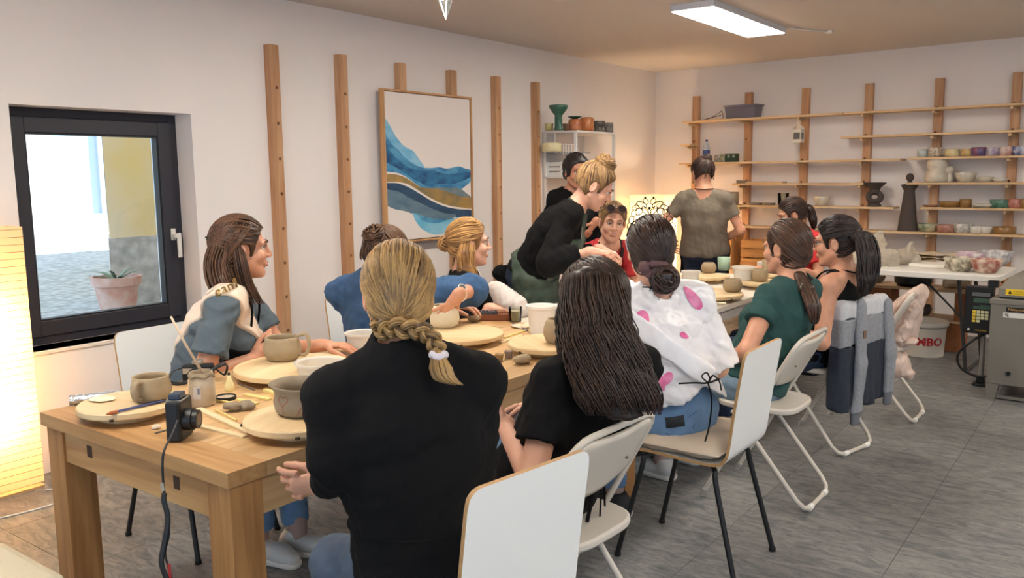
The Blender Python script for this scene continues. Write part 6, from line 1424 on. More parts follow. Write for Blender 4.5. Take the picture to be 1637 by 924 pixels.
def camera_black():
    x, y = (-2.178, 1.329); t = thing('photo_camera', 'small black camera standing on the table edge with its strap hanging down', 'camera', (x, y, .76), math.radians(36.5))
    MB().box((-.022, -.05, 0), (.022, .05, .118)).build('camera_body', BLACKP, t, bevel=.009)
    MB().box((-.018, -.03, .118), (.016, .02, .136)).build('flash_head', mat('dark_blue_grey', (58, 66, 84), .35), t, bevel=.005)
    MB().tube([(-.02, -.033, .118), (.02, -.033, .118), (.02, .023, .118), (-.02, .023, .118)], .0025, 6, closed=True).build('trim', mat('silver_chain', (0, 0, 0)), t)
    MB().cyl((.02, -.01, .058), (.045, -.01, .058), .032, n=24).cyl((.045, -.01, .058), (.06, -.01, .058), .027, n=24).build('lens', BLACKP, t, smooth=40)
    MB().cyl((.06, -.01, .058), (.0605, -.01, .058), .018, n=20).build('lens_glass', mat('lens_dark', (0, 0, 0)), t, smooth=40)
    m = MB(); m.tube(bez([(-2.035, 1.236, 0.859), (-2.016, 1.208, 0.834), (-1.984, 1.165, 0.811), (-1.974, 1.150, 0.786), (-1.970, 1.145, 0.738), (-1.964, 1.143, 0.698)], 30), .0035, 6, flat=.6); o = m.build('strap', BLACKP, t, smooth=True)
    R = Matrix.Rotation(math.radians(-36.5), 3, 'Z')
    for v in o.data.vertices: v.co = R @ (v.co - Vector((x, y, .76)))
    m = MB(); m.tube(bez([(-1.964, 1.143, 0.701), (-1.961, 1.138, 0.683), (-1.948, 1.138, 0.636), (-1.951, 1.125, 0.573), (-1.953, 1.115, 0.525), (-1.937, 1.119, 0.477), (-1.930, 1.120, 0.445)], 30), .0085, 6, flat=.3); m.tube(bez([(-1.966, 1.145, 0.680), (-1.961, 1.146, 0.596), (-1.965, 1.134, 0.540), (-1.944, 1.137, 0.468)], 24), .006, 6, flat=.3)
    o = m.build('wide_strap', BLACKP, t, smooth=True)
    for v in o.data.vertices: v.co = R @ (v.co - Vector((x, y, .76)))
    m = MB(); m.tube([(-1.962, 1.137, 0.730), (-1.958, 1.137, 0.710)], .005, 6); o = m.build('buckle', mat('silver_chain', (0, 0, 0)), t)
    for v in o.data.vertices: v.co = R @ (v.co - Vector((x, y, .76)))
    m = MB(); m.box((-.006, -.001, -.02), (.006, .001, .02)); c = Vector((-1.931, 1.123, 0.506)); m.xf(lambda p: R @ (p + c - Vector((x, y, .76)))).build('strap_mark', mat('strap_red', (170, 40, 40), .7), t)
camera_black()
def camera_silver():
    x, y = (-2.758, 1.771); t = thing('photo_camera', 'black and silver camera with a coiled strap behind the slip jar', 'camera', (x, y, .76), .7)
    MB().box((-.055, -.02, 0), (.055, .02, .062)).build('camera_body', BLACKP, t, bevel=.006); MB().box((-.05, -.021, .03), (.05, -.0195, .05)).build('trim', mat('silver_chain', (0, 0, 0)), t)
    MB().box((-.018, -.016, .062), (.018, .016, .078)).build('viewfinder', mat('silver_chain', (0, 0, 0)), t, bevel=.004)
    MB().cyl((0, -.018, .03), (0, -.05, .03), .025, n=20).build('lens', BLACKP, t, smooth=40)
    MB().tube(bez([(-.055, 0, .05), (-.085, -.02, .04), (-.09, -.05, .01), (-.04, -.075, .008), (.03, -.06, .03), (.09, -.03, .062), (.1, .02, .05), (.085, .03, .012), (.056, .0, .05)], 40), .007, 6, flat=.35).build('strap', BLACKP, t, smooth=True)
camera_silver()
def rod(name, label, cat, a, b, r, mt, flat=1.0, group=None, tip=None):
    c = ((a[0] + b[0]) / 2, (a[1] + b[1]) / 2, min(a[2], b[2])); t = thing(name, label, cat, c, 0, group)
    MB().tube([a, b], r, 8, flat=flat).build('shaft', mt, t, world=True, smooth=40)
    if tip: d = (Vector(b) - Vector(a)).normalized(); MB().tube([b, tuple(Vector(b) + d * .02), tuple(Vector(b) + d * .035)], [r * 1.3, r * 1.5, .001], 8).build('tip', tip, t, world=True, smooth=40)
    return t
def Zp(p, dz=.005): return (p[0], p[1], .76 + dz)
YW = mat('pale_boxwood', (232, 210, 140), .6); PW = mat('plain_stick', (226, 204, 164), .65)
def slat(label, a, b, w, mt=PW, name='modelling_tool', h=.007):
    a = Vector((*a, .76)); b = Vector((*b, .76)); d = (b - a); L = d.length; t = thing(name, label, 'tool', tuple((a + b) / 2), math.atan2(d.y, d.x), 'modelling tools on the oak table')
    MB().box((-L / 2, -w / 2, 0), (L / 2, w / 2, h)).build('blade', mt, t, bevel=.001); return t
slat('longer pale wooden guide slat beside the heart bowl turntable', (-2.402, 1.534), (-2.046, 1.470), .022); slat('shorter pale wooden guide slat nearest the table edge', (-2.237, 1.423), (-2.021, 1.436), .02)
slat('thin yellow stick beside the guide slats', (-2.342, 1.557), (-2.184, 1.522), .006, YW); slat('pale wooden knife behind the heart bowl', (-2.394, 1.678), (-2.292, 1.681), .016, YW); slat('long pale wooden modelling knife beyond the heart bowl', (-2.429, 1.733), (-2.302, 1.740), .018, YW); slat('short yellow modelling stick near the tub', (-2.414, 1.805), (-2.318, 1.788), .018, YW, h=.012); slat('thin wooden stick left of the clay crumbs', (-2.465, 1.630), (-2.368, 1.639), .008, YW)
slat('yellow wooden tool with a pointed end right of the stamp turntable', (-2.297, 3.039), (-2.319, 3.248), .012, YW); slat('pale wooden tool under the white bowl turntable', (-2.241, 2.937), (-2.262, 3.134), .014, PW)
slat('flat wooden rib lying on the white table near the cape', (-1.948, 4.519), (-1.855, 4.549), .03, CLAYW)
rod('needle_tool', 'grey needle tool lying behind the black jar lid', 'tool', Zp((-2.578, 1.813)), Zp((-2.452, 1.789)), .003, mat('steel_grey', (130, 126, 122), .4, .5))
rod('needle_tool', 'thin steel needle lying in front of the black camera', 'tool', Zp((-2.274, 1.307), .003), Zp((-2.276, 1.365), .003), .0025, mat('steel_grey', (0, 0, 0)))
rod('needle_tool', 'small metal needle at the table edge near the black sleeve', 'tool', Zp((-1.891, 2.457), .003), Zp((-1.832, 2.402), .003), .0025, mat('steel_grey', (0, 0, 0)))
rod('paint_brush', 'blue paintbrush with an orange tip on the corner turntable', 'brush', (*(-2.421, 1.428), .812), (*(-2.419, 1.276), .812), .004, mat('brush_blue', (52, 62, 118), .35), tip=mat('brush_tip', (176, 96, 56), .7))
rod('paint_brush', 'blue pencil brush near the stamp tray', 'brush', Zp((-2.476, 3.350)), Zp((-2.290, 3.228)), .004, mat('brush_blue', (0, 0, 0)), tip=YW)
def lump(name, label, cat, c, r, sc, mt, seed, z=.76):
    t = thing(name, label, cat, (c[0], c[1], z)); S = SDF(max(.0025, r * .12), r * .4); rn = random.Random(seed)
    for _ in range(6): S.el(V3(c[0], c[1], z + r * sc * .75) + V3(rn.uniform(-1, 1) * r * .7, rn.uniform(-1, 1) * r * .7, rn.uniform(-.2, .3) * r * sc), np.eye(3), V3(rn.uniform(.45, .75), rn.uniform(.45, .75), rn.uniform(.4, .6) * sc) * r)
    S.noise(r * .08, .12 / r, seed); S.half((c[0], c[1], z), -UPV); npobj('lump', [S.mesh()], mt, t); return t
lump('clay_scrap', 'grey clay scrap beside the black jar lid', 'clay', (-2.290, 1.584), .022, .9, CLAYD, 3); lump('clay_scrap', 'clay scrap touching the heart bowl turntable', 'clay', (-2.271, 1.622), .02, 1, CLAYD, 5)
lump('clay_scrap', 'pale clay lump in front of the stained turntable', 'clay', (-1.911, 2.658), .036, .75, CLAY, 7); lump('clay_scrap', 'small clay lump left of the stamp tray', 'clay', (-2.683, 3.304), .03, .8, CLAY, 9)
lump('clay_scrap', 'tiny clay crumb near the corner turntable', 'clay', (-2.317, 1.337), .013, .6, CLAYW, 11); lump('clay_scrap', 'pale dried slip smear on the corner turntable', 'clay', (-2.601, 1.325), .022, .12, CLAYW, 13, z=.8065)
def small_bits():
    x, y = (-2.442, 1.665); t = thing('jar_lid', 'round black jar lid lying beside the slip jar', 'lid', (x, y, .76)); MB().lathe([(.034, 0), (.035, .002), (.035, .011), (.033, .012), (.032, .006), (.001, .006)], n=32).build('rim', BLACKP, t, smooth=40); MB().lathe([(.001, .0062), (.0315, .0065)], n=28).build('liner', mat('lid_liner', (206, 186, 166), .5), t)
    x, y = (-2.526, 1.740); t = thing('glue_bottle', 'small cream squeeze bottle with a dark tip behind the jar lid', 'bottle', (x, y, .76)); MB().lathe([(.014, 0), (.0165, .004), (.0165, .022), (.008, .042), (.006, .056), (.004, .058)], n=20).build('bottle', mat('cream_plastic', (236, 222, 166), .45), t, smooth=40); MB().lathe([(.005, .057), (.004, .066)], n=12).build('cap', BLACKP, t)
    a = (-2.797, 1.330); t = thing('foil_packet', 'crinkled silver foil packet at the left table corner', 'packet', (a[0] + .02, a[1] + .06, .76), math.radians(62))
    m = MB(); rows = []
    for i in range(15):
        rows.append([(-.075 + .0107 * i, .02 * math.cos(b) * (1 + .1 * random.uniform(-1, 1)), .016 + .015 * math.sin(b) * (1 + .15 * random.uniform(-1, 1))) for b in np.linspace(0, 2 * PI, 14, endpoint=False)])
    m.grid(rows, closed=True); m.f += [tuple(range(13, -1, -1)), tuple(14 * 14 + j for j in range(14))]; m.m += [0, 0]; m.build('foil', mat('foil', (205, 208, 212), .25, .85, bump=.5, bscale=60), t, smooth=25)
    x, y = (-2.651, 3.413); t = thing('stamp_tray', 'small wooden tray of grey letter stamps', 'tray', (x, y, .76), .6)
    CW = mat('tray_wood', (138, 82, 54), .55); MB().box((-.09, -.045, 0), (.09, .045, .006)).build('tray_bottom', CW, t)
    for a0, b0 in (((-.09, -.045), (.09, -.04)), ((-.09, .04), (.09, .045)), ((-.09, -.045), (-.085, .045)), ((.085, -.045), (.09, .045)), ((.028, -.045), (.033, .045))): MB().box((*a0, 0), (*b0, .034)).build('tray_side', CW, t)
    SG = mat('stamp_grey', (84, 88, 98), .4, .3)
    for i in range(5):
        for j in range(4): MB().box((-.08 + i * .021, -.036 + j * .019, .006), (-.063 + i * .021, -.021 + j * .019, .04 + .006 * random.random())).build('stamp', SG, t)
    for j in range(4): MB().box((.038, -.036 + j * .019, .006), (.08, -.021 + j * .019, .03)).build('stamp', CW, t)
    x, y = (-2.519, 3.431); t = thing('drinking_glass', 'short glass of cloudy slip water beside the stamp tray', 'glass', (x, y, .76)); MB().lathe([(.03, 0), (.035, .075), (.033, .075), (.0285, .004), (.001, .004)], n=28).build('glass_wall', glass('tumbler', (.9, .92, .88)), t, smooth=40); MB().lathe([(.0275, .004), (.0315, .055), (.001, .055)], n=28).build('water', mat('slip_water', (196, 186, 156), .3), t, smooth=40)
    for lb, p, s, mt in (('square cork block left of its twin on the oak table', (-2.022, 2.640), (.017, .017, .03), mat('cork', (158, 124, 78), .9, var=.4, vscale=60)), ('grey tapered stamp block right of the cork block', (-2.025, 2.708), (.016, .016, .032), mat('stone_grey', (140, 122, 108), .9, var=.2, vscale=40))):
        t = thing('stamp_block', lb, 'block', (p[0], p[1], .76), .5); m = MB(); m.add([(-s[0] * .8, -s[1] * .8, 0), (s[0] * .8, -s[1] * .8, 0), (s[0] * .8, s[1] * .8, 0), (-s[0] * .8, s[1] * .8, 0), (-s[0], -s[1], s[2]), (s[0], -s[1], s[2]), (s[0], s[1], s[2]), (-s[0], s[1], s[2])], [(3, 2, 1, 0), (4, 5, 6, 7), (0, 1, 5, 4), (1, 2, 6, 5), (2, 3, 7, 6), (3, 0, 4, 7)]); m.build('block', mt, t, bevel=.002)
    x, y = (-2.526, 3.095); 
    x, y = (-2.192, 5.042); t = thing('sponge', 'small dark sponge on the white table', 'sponge', (x, y, .745), .4); MB().box((-.03, -.018, 0), (.03, .018, .018)).build('foam', mat('dark_foam', (64, 56, 54), .95, bump=.6, bscale=120), t, bevel=.005)
    x, y = (-2.393, 3.300); t = thing('cleaning_rag', 'crumpled cream rag between the turntable and the white tub', 'cloth', (x, y, .76)); S = SDF(.004, .01); S.el((x, y, .768), np.eye(3), (.05, .04, .012)); S.el((x + .03, y + .02, .77), np.eye(3), (.035, .025, .014)); S.noise(.005, 16, 3); S.half((x, y, .761), -UPV); npobj('rag', [S.mesh()], cloth('rag', (226, 212, 186), .9), t)
small_bits()

# draped clothes on the folding chairs
def hoodie():
    f = nrm(V3(.97, -.25, 0)); r = nrm(V3(.25, .97, 0)); c = V3(-1.37, 4.70, 0) + f * .215
    t = thing('hoodie', 'grey and navy hoodie hung over a folding chair back', 'hoodie', (float(c[0]), float(c[1]), .2))
    GR = cloth('heather', (150, 152, 158), .95, var=.18, vs=60); NV = cloth('charcoal_navy', (46, 52, 64), .95, var=.15, vs=40); PL = cloth('light_grey', (206, 206, 210), .95, var=.08, vs=60)
    def slab(z0, z1, mt, name, th=.035):
        S = SDF(.007, .02); S.box(c + f * .01 + UPV * .55, np.stack([f, r, UPV]), (.045, .235, .29), r=.03); S.rc(c + f * .04 - r * .19 + UPV * .25, c + f * .02 - r * .17 + UPV * .75, .035, .03); S.rc(c + f * .045 + r * .08 + UPV * .25, c + f * .02 + r * .05 + UPV * .6, .03, .02)
        S.noise(.007, 4.5, 3, (1, 1, .35)); S.half(c + UPV * z0, -UPV, .002); S.half(c + UPV * z1, UPV, .002); return npobj(name, [S.mesh()], mt, t)
    slab(.745, .9, PL, 'shoulder_yoke'); slab(.60, .745, GR, 'upper_panel'); slab(.26, .60, NV, 'lower_panel')
    for y0, y1, zt, zb in ((-.07, -.1, .80, .2), (.21, .235, .78, .25)):
        S = SDF(.006, .02); a = c + f * .055 + r * y0 + UPV * zt; b = c + f * .065 + r * y1 + UPV * zb; mid = (a + b) / 2 + r * .012 + f * .01
        S.rc(a, mid, .042, .05, n=f, f=.5); S.rc(mid, b, .05, .04, n=f, f=.55); S.noise(.006, 7, 5, (1, 1, .5)); S.half(b + UPV * .05, -UPV); npobj('sleeve', [S.mesh()], GR, t)
        S = SDF(.006, .02); S.rc(b + UPV * .055, b - UPV * .02, .038, .034, n=f, f=.55); S.half(b - UPV * .02, -UPV); npobj('cuff', [S.mesh()], cloth('cuff_grey', (112, 114, 120), .95), t)
    a = c + f * .085 - r * .075 + UPV * .66; MB().box((-.003, -.014, -.02), (.003, .014, .02), c=tuple(a), R=Matrix.Rotation(math.atan2(f[1], f[0]), 3, 'Z')).build('patch', mat('leather_patch', (120, 96, 78), .8), t, world=True)
hoodie()
def hung_apron():
    c = V3(-1.235, 5.5, 0); t = thing('hanging_apron', 'pale pink plastic apron slung over the empty folding chair', 'apron', (-1.1, 5.5, .3)); PK = mat('pink_plastic', (228, 204, 190), .4, bump=.2, bscale=12, trl=.25)
    S = SDF(.007, .02); S.rc(c + V3(.21, 0, .79), c + V3(-.1, 0, .5), .03, .04, n=(0, 1, 0), f=4.5); S.rc(c + V3(.22, 0, .77), c + V3(.14, -.02, .52), .035, .07, n=(0, 1, 0), f=2.6); S.rc(c + V3(.1, 0, .6), c + V3(.02, -.02, .5), .05, .06, n=(0, 1, 0), f=3); S.noise(.008, 6, 2); S.half(c + V3(0, 0, .468), -UPV); npobj('upper_fold', [S.mesh()], PK, t)
    S = SDF(.007, .02); S.rc(c + V3(.02, -.1, .46), c + V3(.12, -.1, .34), .075, .075, n=(0, 1, 0), f=1.6); S.rc(c + V3(.08, -.1, .38), c + V3(.2, -.12, .29), .06, .03, n=(0, 1, 0), f=1.6); S.rc(c + V3(-.14, -.12, .44), c + V3(-.06, -.12, .43), .035, .05, n=(0, 1, 0), f=1.6); S.rc(c + V3(.1, -.1, .47), c + V3(.22, -.12, .5), .04, .02, n=(0, 1, 0), f=1.6); S.noise(.009, 8, 4); npobj('lower_fold', [S.mesh()], PK, t)
hung_apron()

# back wall shelf goods
def on(px_u, off, z): p = bw(px_u, off, z); return (p.x, p.y, p.z)
def glaze(n, c, c2=None, rough=.3, var=.5, vs=25): return mat('glaze_' + n, c, rough, var=var if c2 else .15, vscale=vs, col2=c2)
def bowlp(r, h, foot=.6): return [(r * foot, 0), (r * (foot + .12), h * .06), (r * .88, h * .5), (r, h)]
def cupp(r, h): return [(r * .8, 0), (r * .92, h * .08), (r, h * .5), (r * .98, h)]
CUPG = 'glazed cups and bowls on the wall shelves'
for (lb, u, z, pr, mt, hd) in (
    ('pale blue cup at the left end of the painted cup shelf', 2.854, 1.617, cupp(.045, .07), glaze('paleblue', (170, 180, 176), (196, 196, 188)), None),
    ('speckled cream mug second on the painted cup shelf', 2.958, 1.617, cupp(.055, .085), glaze('speckle', (216, 206, 188), (150, 130, 110), vs=60), (0, .055, .02, .065, .025, .006)),
    ('yellowish wide cup on the painted cup shelf', 3.100, 1.617, cupp(.062, .065), glaze('straw', (206, 186, 128), (226, 210, 170)), None),
    ('brown and yellow cup on the painted cup shelf', 3.215, 1.617, cupp(.05, .062), glaze('honey', (176, 138, 90), (206, 180, 120)), None),
    ('red and blue splashed bowl on the painted cup shelf', 3.308, 1.617, cupp(.062, .075), glaze('splash', (148, 76, 84), (84, 84, 132), vs=18), None),
    ('lilac and white cup on the painted cup shelf', 3.419, 1.617, cupp(.058, .07), glaze('lilac', (214, 204, 208), (134, 112, 150), vs=18), None),
    ('pink-rimmed white cup on the painted cup shelf', 3.518, 1.617, cupp(.054, .075), glaze('pinkrim', (216, 202, 194), (186, 132, 124), vs=16), None),
    ('cobalt blue patterned bowl at the right end of the painted cup shelf', 3.633, 1.617, cupp(.07, .075), glaze('cobalt', (54, 66, 140), (206, 208, 216), vs=22), None),
    ('wide pale bowl on the unglazed shelf', 3.218, 1.392, bowlp(.09, .085), glaze('bisque', (206, 196, 178)), None),
    ('low pale dish on the unglazed shelf', 3.374, 1.392, bowlp(.07, .045), glaze('bisque', (206, 196, 178)), None),
    ('small flat pale dish right on the unglazed shelf', 3.484, 1.392, bowlp(.06, .03), glaze('bisque2', (200, 190, 176), (214, 210, 200)), None),
    ('reddish flat saucer left end of the green bowl shelf', 2.949, 1.172, bowlp(.07, .015), glaze('rust', (160, 108, 84)), None),
    ('long ochre dish on the green bowl shelf', 3.104, 1.172, bowlp(.095, .05, .7), glaze('ochre', (150, 110, 58)), None),
    ('small ochre cup on the green bowl shelf', 3.229, 1.172, cupp(.05, .07), glaze('ochre', (150, 110, 58)), None),
    ('flat pale green plate on the green bowl shelf', 3.372, 1.172, bowlp(.095, .03), glaze('pale_plate', (202, 198, 184)), None),
    ('dark green bowl on the upper bowl shelf', 3.496, 1.172, bowlp(.085, .068, .8), glaze('green', (62, 98, 84), (96, 130, 110)), None),
    ('brick pink cup on the upper bowl shelf', 3.609, 1.172, cupp(.06, .075), glaze('brick', (160, 94, 80), (190, 130, 116)), None),
    ('yellow brown cup at the right edge of the bowl shelf', 3.688, 1.172, cupp(.05, .075), glaze('ochre', (150, 110, 58)), None),
    ('green and cream bowl on the lowest shelf beside the dark figure', 2.930, .948, bowlp(.085, .07), glaze('greencream', (72, 110, 92), (196, 184, 150), vs=12), None),
    ('rose brown bowl on the lowest shelf', 3.085, .948, bowlp(.085, .065, .8), glaze('rose', (160, 104, 88), (186, 136, 120)), None),
    ('white bowl with grey marks on the lowest shelf', 3.217, .948, bowlp(.082, .078, .7), glaze('whitemark', (220, 216, 208), (160, 156, 150), vs=30), (0, .08, .02, .06, .02, .006)),
    ('small white cup on the lowest shelf', 3.326, .948, cupp(.05, .06), glaze('white', (220, 214, 204)), None),
    ('small white open cup right of its twin on the lowest shelf', 3.404, .948, bowlp(.055, .06), glaze('white', (220, 214, 204)), None),
    ('ochre straight-sided bowl on the lowest shelf', 3.543, .948, [(.085, 0), (.09, .01), (.09, .06)], glaze('ochre', (150, 110, 58)), None),
    ('pale three-cornered bowl on the shelf beside the pierced vase', 1.964, 1.168, bowlp(.075, .09, .6), glaze('bisque', (206, 196, 178)), None),
    ('white speckled cup left of the patterned cup near the corner', 0.856, 1.61, cupp(.042, .075), glaze('speckle2', (200, 194, 182), (120, 108, 92), vs=60), None),
    ('olive patterned cup beside the green box', 0.920, 1.61, cupp(.042, .08), glaze('olive', (110, 112, 84), (190, 186, 164), vs=40), None)):
    vessel('glazed_cup', lb, 'cup', on(u, .17, z), pr, mt, wob=.012, seed=int(u * 100) % 97, handle=hd, n=24, group=CUPG)
def misc_shelf():
    u = 2.759; p = on(u, .17, .948); t = thing('figure_sculpture', 'dark grey ceramic figure sculpture with a long dress and small head', 'sculpture', p)
    DK = mat('dark_stoneware', (72, 62, 58), .8, bump=.2, bscale=30); MB().lathe([(.088, 0), (.085, .02), (.05, .33), (.047, .37), (.062, .395), (.075, .425), (.04, .43), (.022, .44), (.02, .455)], n=28, sy=.75).build('dress', DK, t, smooth=40); MB().ball((0, 0, .49), .035, 10, sc=(1, .9, 1.1)).build('head', DK, t, smooth=True)
    u = 2.456; p = on(u, .17, 1.168); t = thing('pierced_vase', 'dark grey pierced ceramic vase with a flared top', 'vase', p); m = MB()
    m.lathe([(.065, 0), (.06, .015), (.045, .03), (.055, .05)], n=24).lathe([(.05, .13), (.04, .155), (.055, .18), (.095, .215), (.1, .225), (.09, .225), (.045, .17), (.001, .165)], n=24); m.tube([(.055 * math.cos(a), 0, .09 + .045 * math.sin(a)) for a in np.linspace(0, 2 * PI, 24, endpoint=False)], .026, 10, closed=True); m.build('vase_body', DK, t, smooth=40)
    for lb, u, z, prof in (('pale unglazed double gourd vase on the shelf', 2.985, 1.392, [(.09, 0), (.105, .02), (.1, .09), (.075, .11), (.085, .14), (.088, .19), (.07, .215), (.06, .225)]), ('small pale unglazed figurine beside the gourd vase', 3.087, 1.392, [(.03, 0), (.034, .02), (.026, .06), (.022, .08), (.04, .1), (.042, .12), (.02, .14)])):
        vessel('unglazed_vase', lb, 'vase', on(u, .17, z), prof, glaze('bisque', (0, 0, 0)), wob=.015, n=24)
    u = 0.719; p = on(u, .17, 1.61); t = thing('water_bottle', 'clear plastic water bottle with a blue label near the corner', 'bottle', p); PB = mat('clear_plastic', (226, 232, 240), .15, trl=.4); MB().lathe([(.032, 0), (.036, .01), (.036, .16), (.015, .205), (.013, .22)], n=20).build('bottle', PB, t, smooth=40); MB().lathe([(.0365, .07), (.0368, .13)], n=20).build('label', mat('label_blue', (60, 84, 140), .5), t); MB().cyl((0, 0, .22), (0, 0, .24), .0145, n=12).build('cap', mat('cap_blue', (70, 84, 120), .4), t)
    u = 1.011; p = on(u, .17, 1.61); t = thing('tea_box', 'dark green box with pale labels on the shelf near the corner', 'box', p, -TH); MB().box((-.062, -.04, 0), (.062, .04, .082)).build('box', mat('box_green', (36, 66, 48), .5), t, bevel=.002)
    for dx in (-.02, .035): MB().box((dx - .012, -.0412, .045), (dx + .012, -.04, .07)).build('label', mat('label_pale', (150, 166, 150), .6), t)
    u = 1.117; p = on(u, .15, 2.05); t = thing('storage_box', 'grey translucent plastic storage box filled with cards on the top shelf', 'box', p, -TH); PV = mat('smoky_plastic', (150, 144, 158), .25, trl=.3, alpha=.75)
    m = MB(); m.add([(-.15, -.085, 0), (.15, -.085, 0), (.15, .085, 0), (-.15, .085, 0), (-.165, -.095, .12), (.165, -.095, .12), (.165, .095, .12), (-.165, .095, .12)], [(3, 2, 1, 0), (0, 1, 5, 4), (1, 2, 6, 5), (2, 3, 7, 6), (3, 0, 4, 7)]); m.build('tray', PV, t); MB().box((-.18, -.105, .12), (.18, .105, .135)).build('lid', mat('lid_mauve', (132, 126, 140), .4, alpha=.85), t, bevel=.003)
    for q in range(5): MB().box((-.135, -.07, .004 + q * .02), (.03, .07, .018 + q * .02)).build('cards', mat('cards_%d' % (q % 2), ((96, 92, 98), (150, 144, 140))[q % 2], .8), t)
    MB().box((.045, -.07, .004), (.13, .07, .1)).build('cards', mat('cards_pale', (196, 192, 196), .8), t)
    u = 0.753; p = on(u, .15, 2.05); t = thing('wire_rack', 'small bent wire rack on the top shelf near the corner', 'rack', p, -TH); MB().tube(bez([(-.09, 0, .01), (0, .01, .03), (.1, -.01, .07), (.12, 0, .09), (.14, 0, .02), (.12, .02, .005)], 20), .004, 6).tube([(-.09, .03, .01), (.1, .03, .05)], .004, 6).build('wire', mat('grey_wire', (130, 122, 118), .4, .6), t, smooth=True)
    p = on(0.803, .15, 2.05); t = thing('paper_stack', 'thin stack of papers on the top shelf beside the storage box', 'papers', p, -TH); MB().box((-.14, -.08, 0), (.1, .08, .008)).build('sheets', mat('paper_tan', (206, 184, 156), .8), t)
    p = on(1.734, .24, 1.79); t = thing('hanging_lantern', 'small white metal lantern hanging from the top shelf plank', 'lantern', p, -TH); WM = mat('lantern_white', (226, 216, 198), .5)
    for k in range(4):
        a = k * PI / 2; R = Matrix.Rotation(a, 3, 'Z'); m = MB()
        for q in ((-.043, -.043, -.032, -.04), (.032, -.043, .043, -.04), (-.032, -.043, .032, -.04)):
            m.box((q[0], q[1], 0 if q[0] != -.032 else 0), (q[2], q[3], .12 if q[0] != -.032 else .025), R=R)
        m.box((-.032, -.043, .09), (.032, -.04, .12), R=R); m.build('side_panel', WM, t)
        MB().box((-.032, -.041, .025), (.032, -.0405, .09), R=R).build('pane', mat('lantern_glass', (110, 104, 98), .2), t)
    MB().lathe([(.062, .12), (.05, .14), (.02, .165), (.01, .17), (.008, .19)], n=4).build('roof', WM, t); MB().tube([(.014 * math.cos(a), 0, .2 + .014 * math.sin(a)) for a in np.linspace(0, 2 * PI, 12, endpoint=False)], .0025, 5, closed=True).tube([(0, 0, .214), (0, 0, .24)], .002, 5).build('hook', WM, t); MB().box((-.046, -.046, -.008), (.046, .046, 0)).build('base', WM, t)
    for lb, px, z, r in (('flat grey saucer left on the shelf with the pierced vase', 1.284, 1.168, .075), ('flat grey saucer right of its twin on the pierced vase shelf', 1.424, 1.168, .068)):
        vessel('saucer', lb, 'saucer', on(px, .17, z), bowlp(r, .022, .8), glaze('greysaucer', (142, 126, 110)), n=24)
    vessel('saucer', 'small stacked saucer at the left end of the short shelf', 'saucer', on(1.127, .17, 1.39), bowlp(.06, .03, .8), glaze('greysaucer', (0, 0, 0)), n=24)
    p = on(1.357, .16, 1.39); t = thing('short_timber', 'short spare plank lying on the shelf behind the standing woman', 'timber', p, -TH); MB().box((-.17, -.06, 0), (.22, .06, .014)).build('plank', SHELFW, t)
    vessel('clay_cylinder', 'grey clay cylinder vase at the left end of the pierced vase shelf', 'vase', on(1.036, .17, 1.168), [(.055, 0), (.056, .13)], glaze('clayvase', (166, 146, 124)), n=24); 
    t = vessel('glass_vase', 'clear glass tumbler behind the head of the woman in red', 'glass', on(1.574, .17, 1.168), [(.05, 0), (.055, .12)], glass('tumbler', (0, 0, 0)), wall=.003, wob=0, n=24)
misc_shelf()

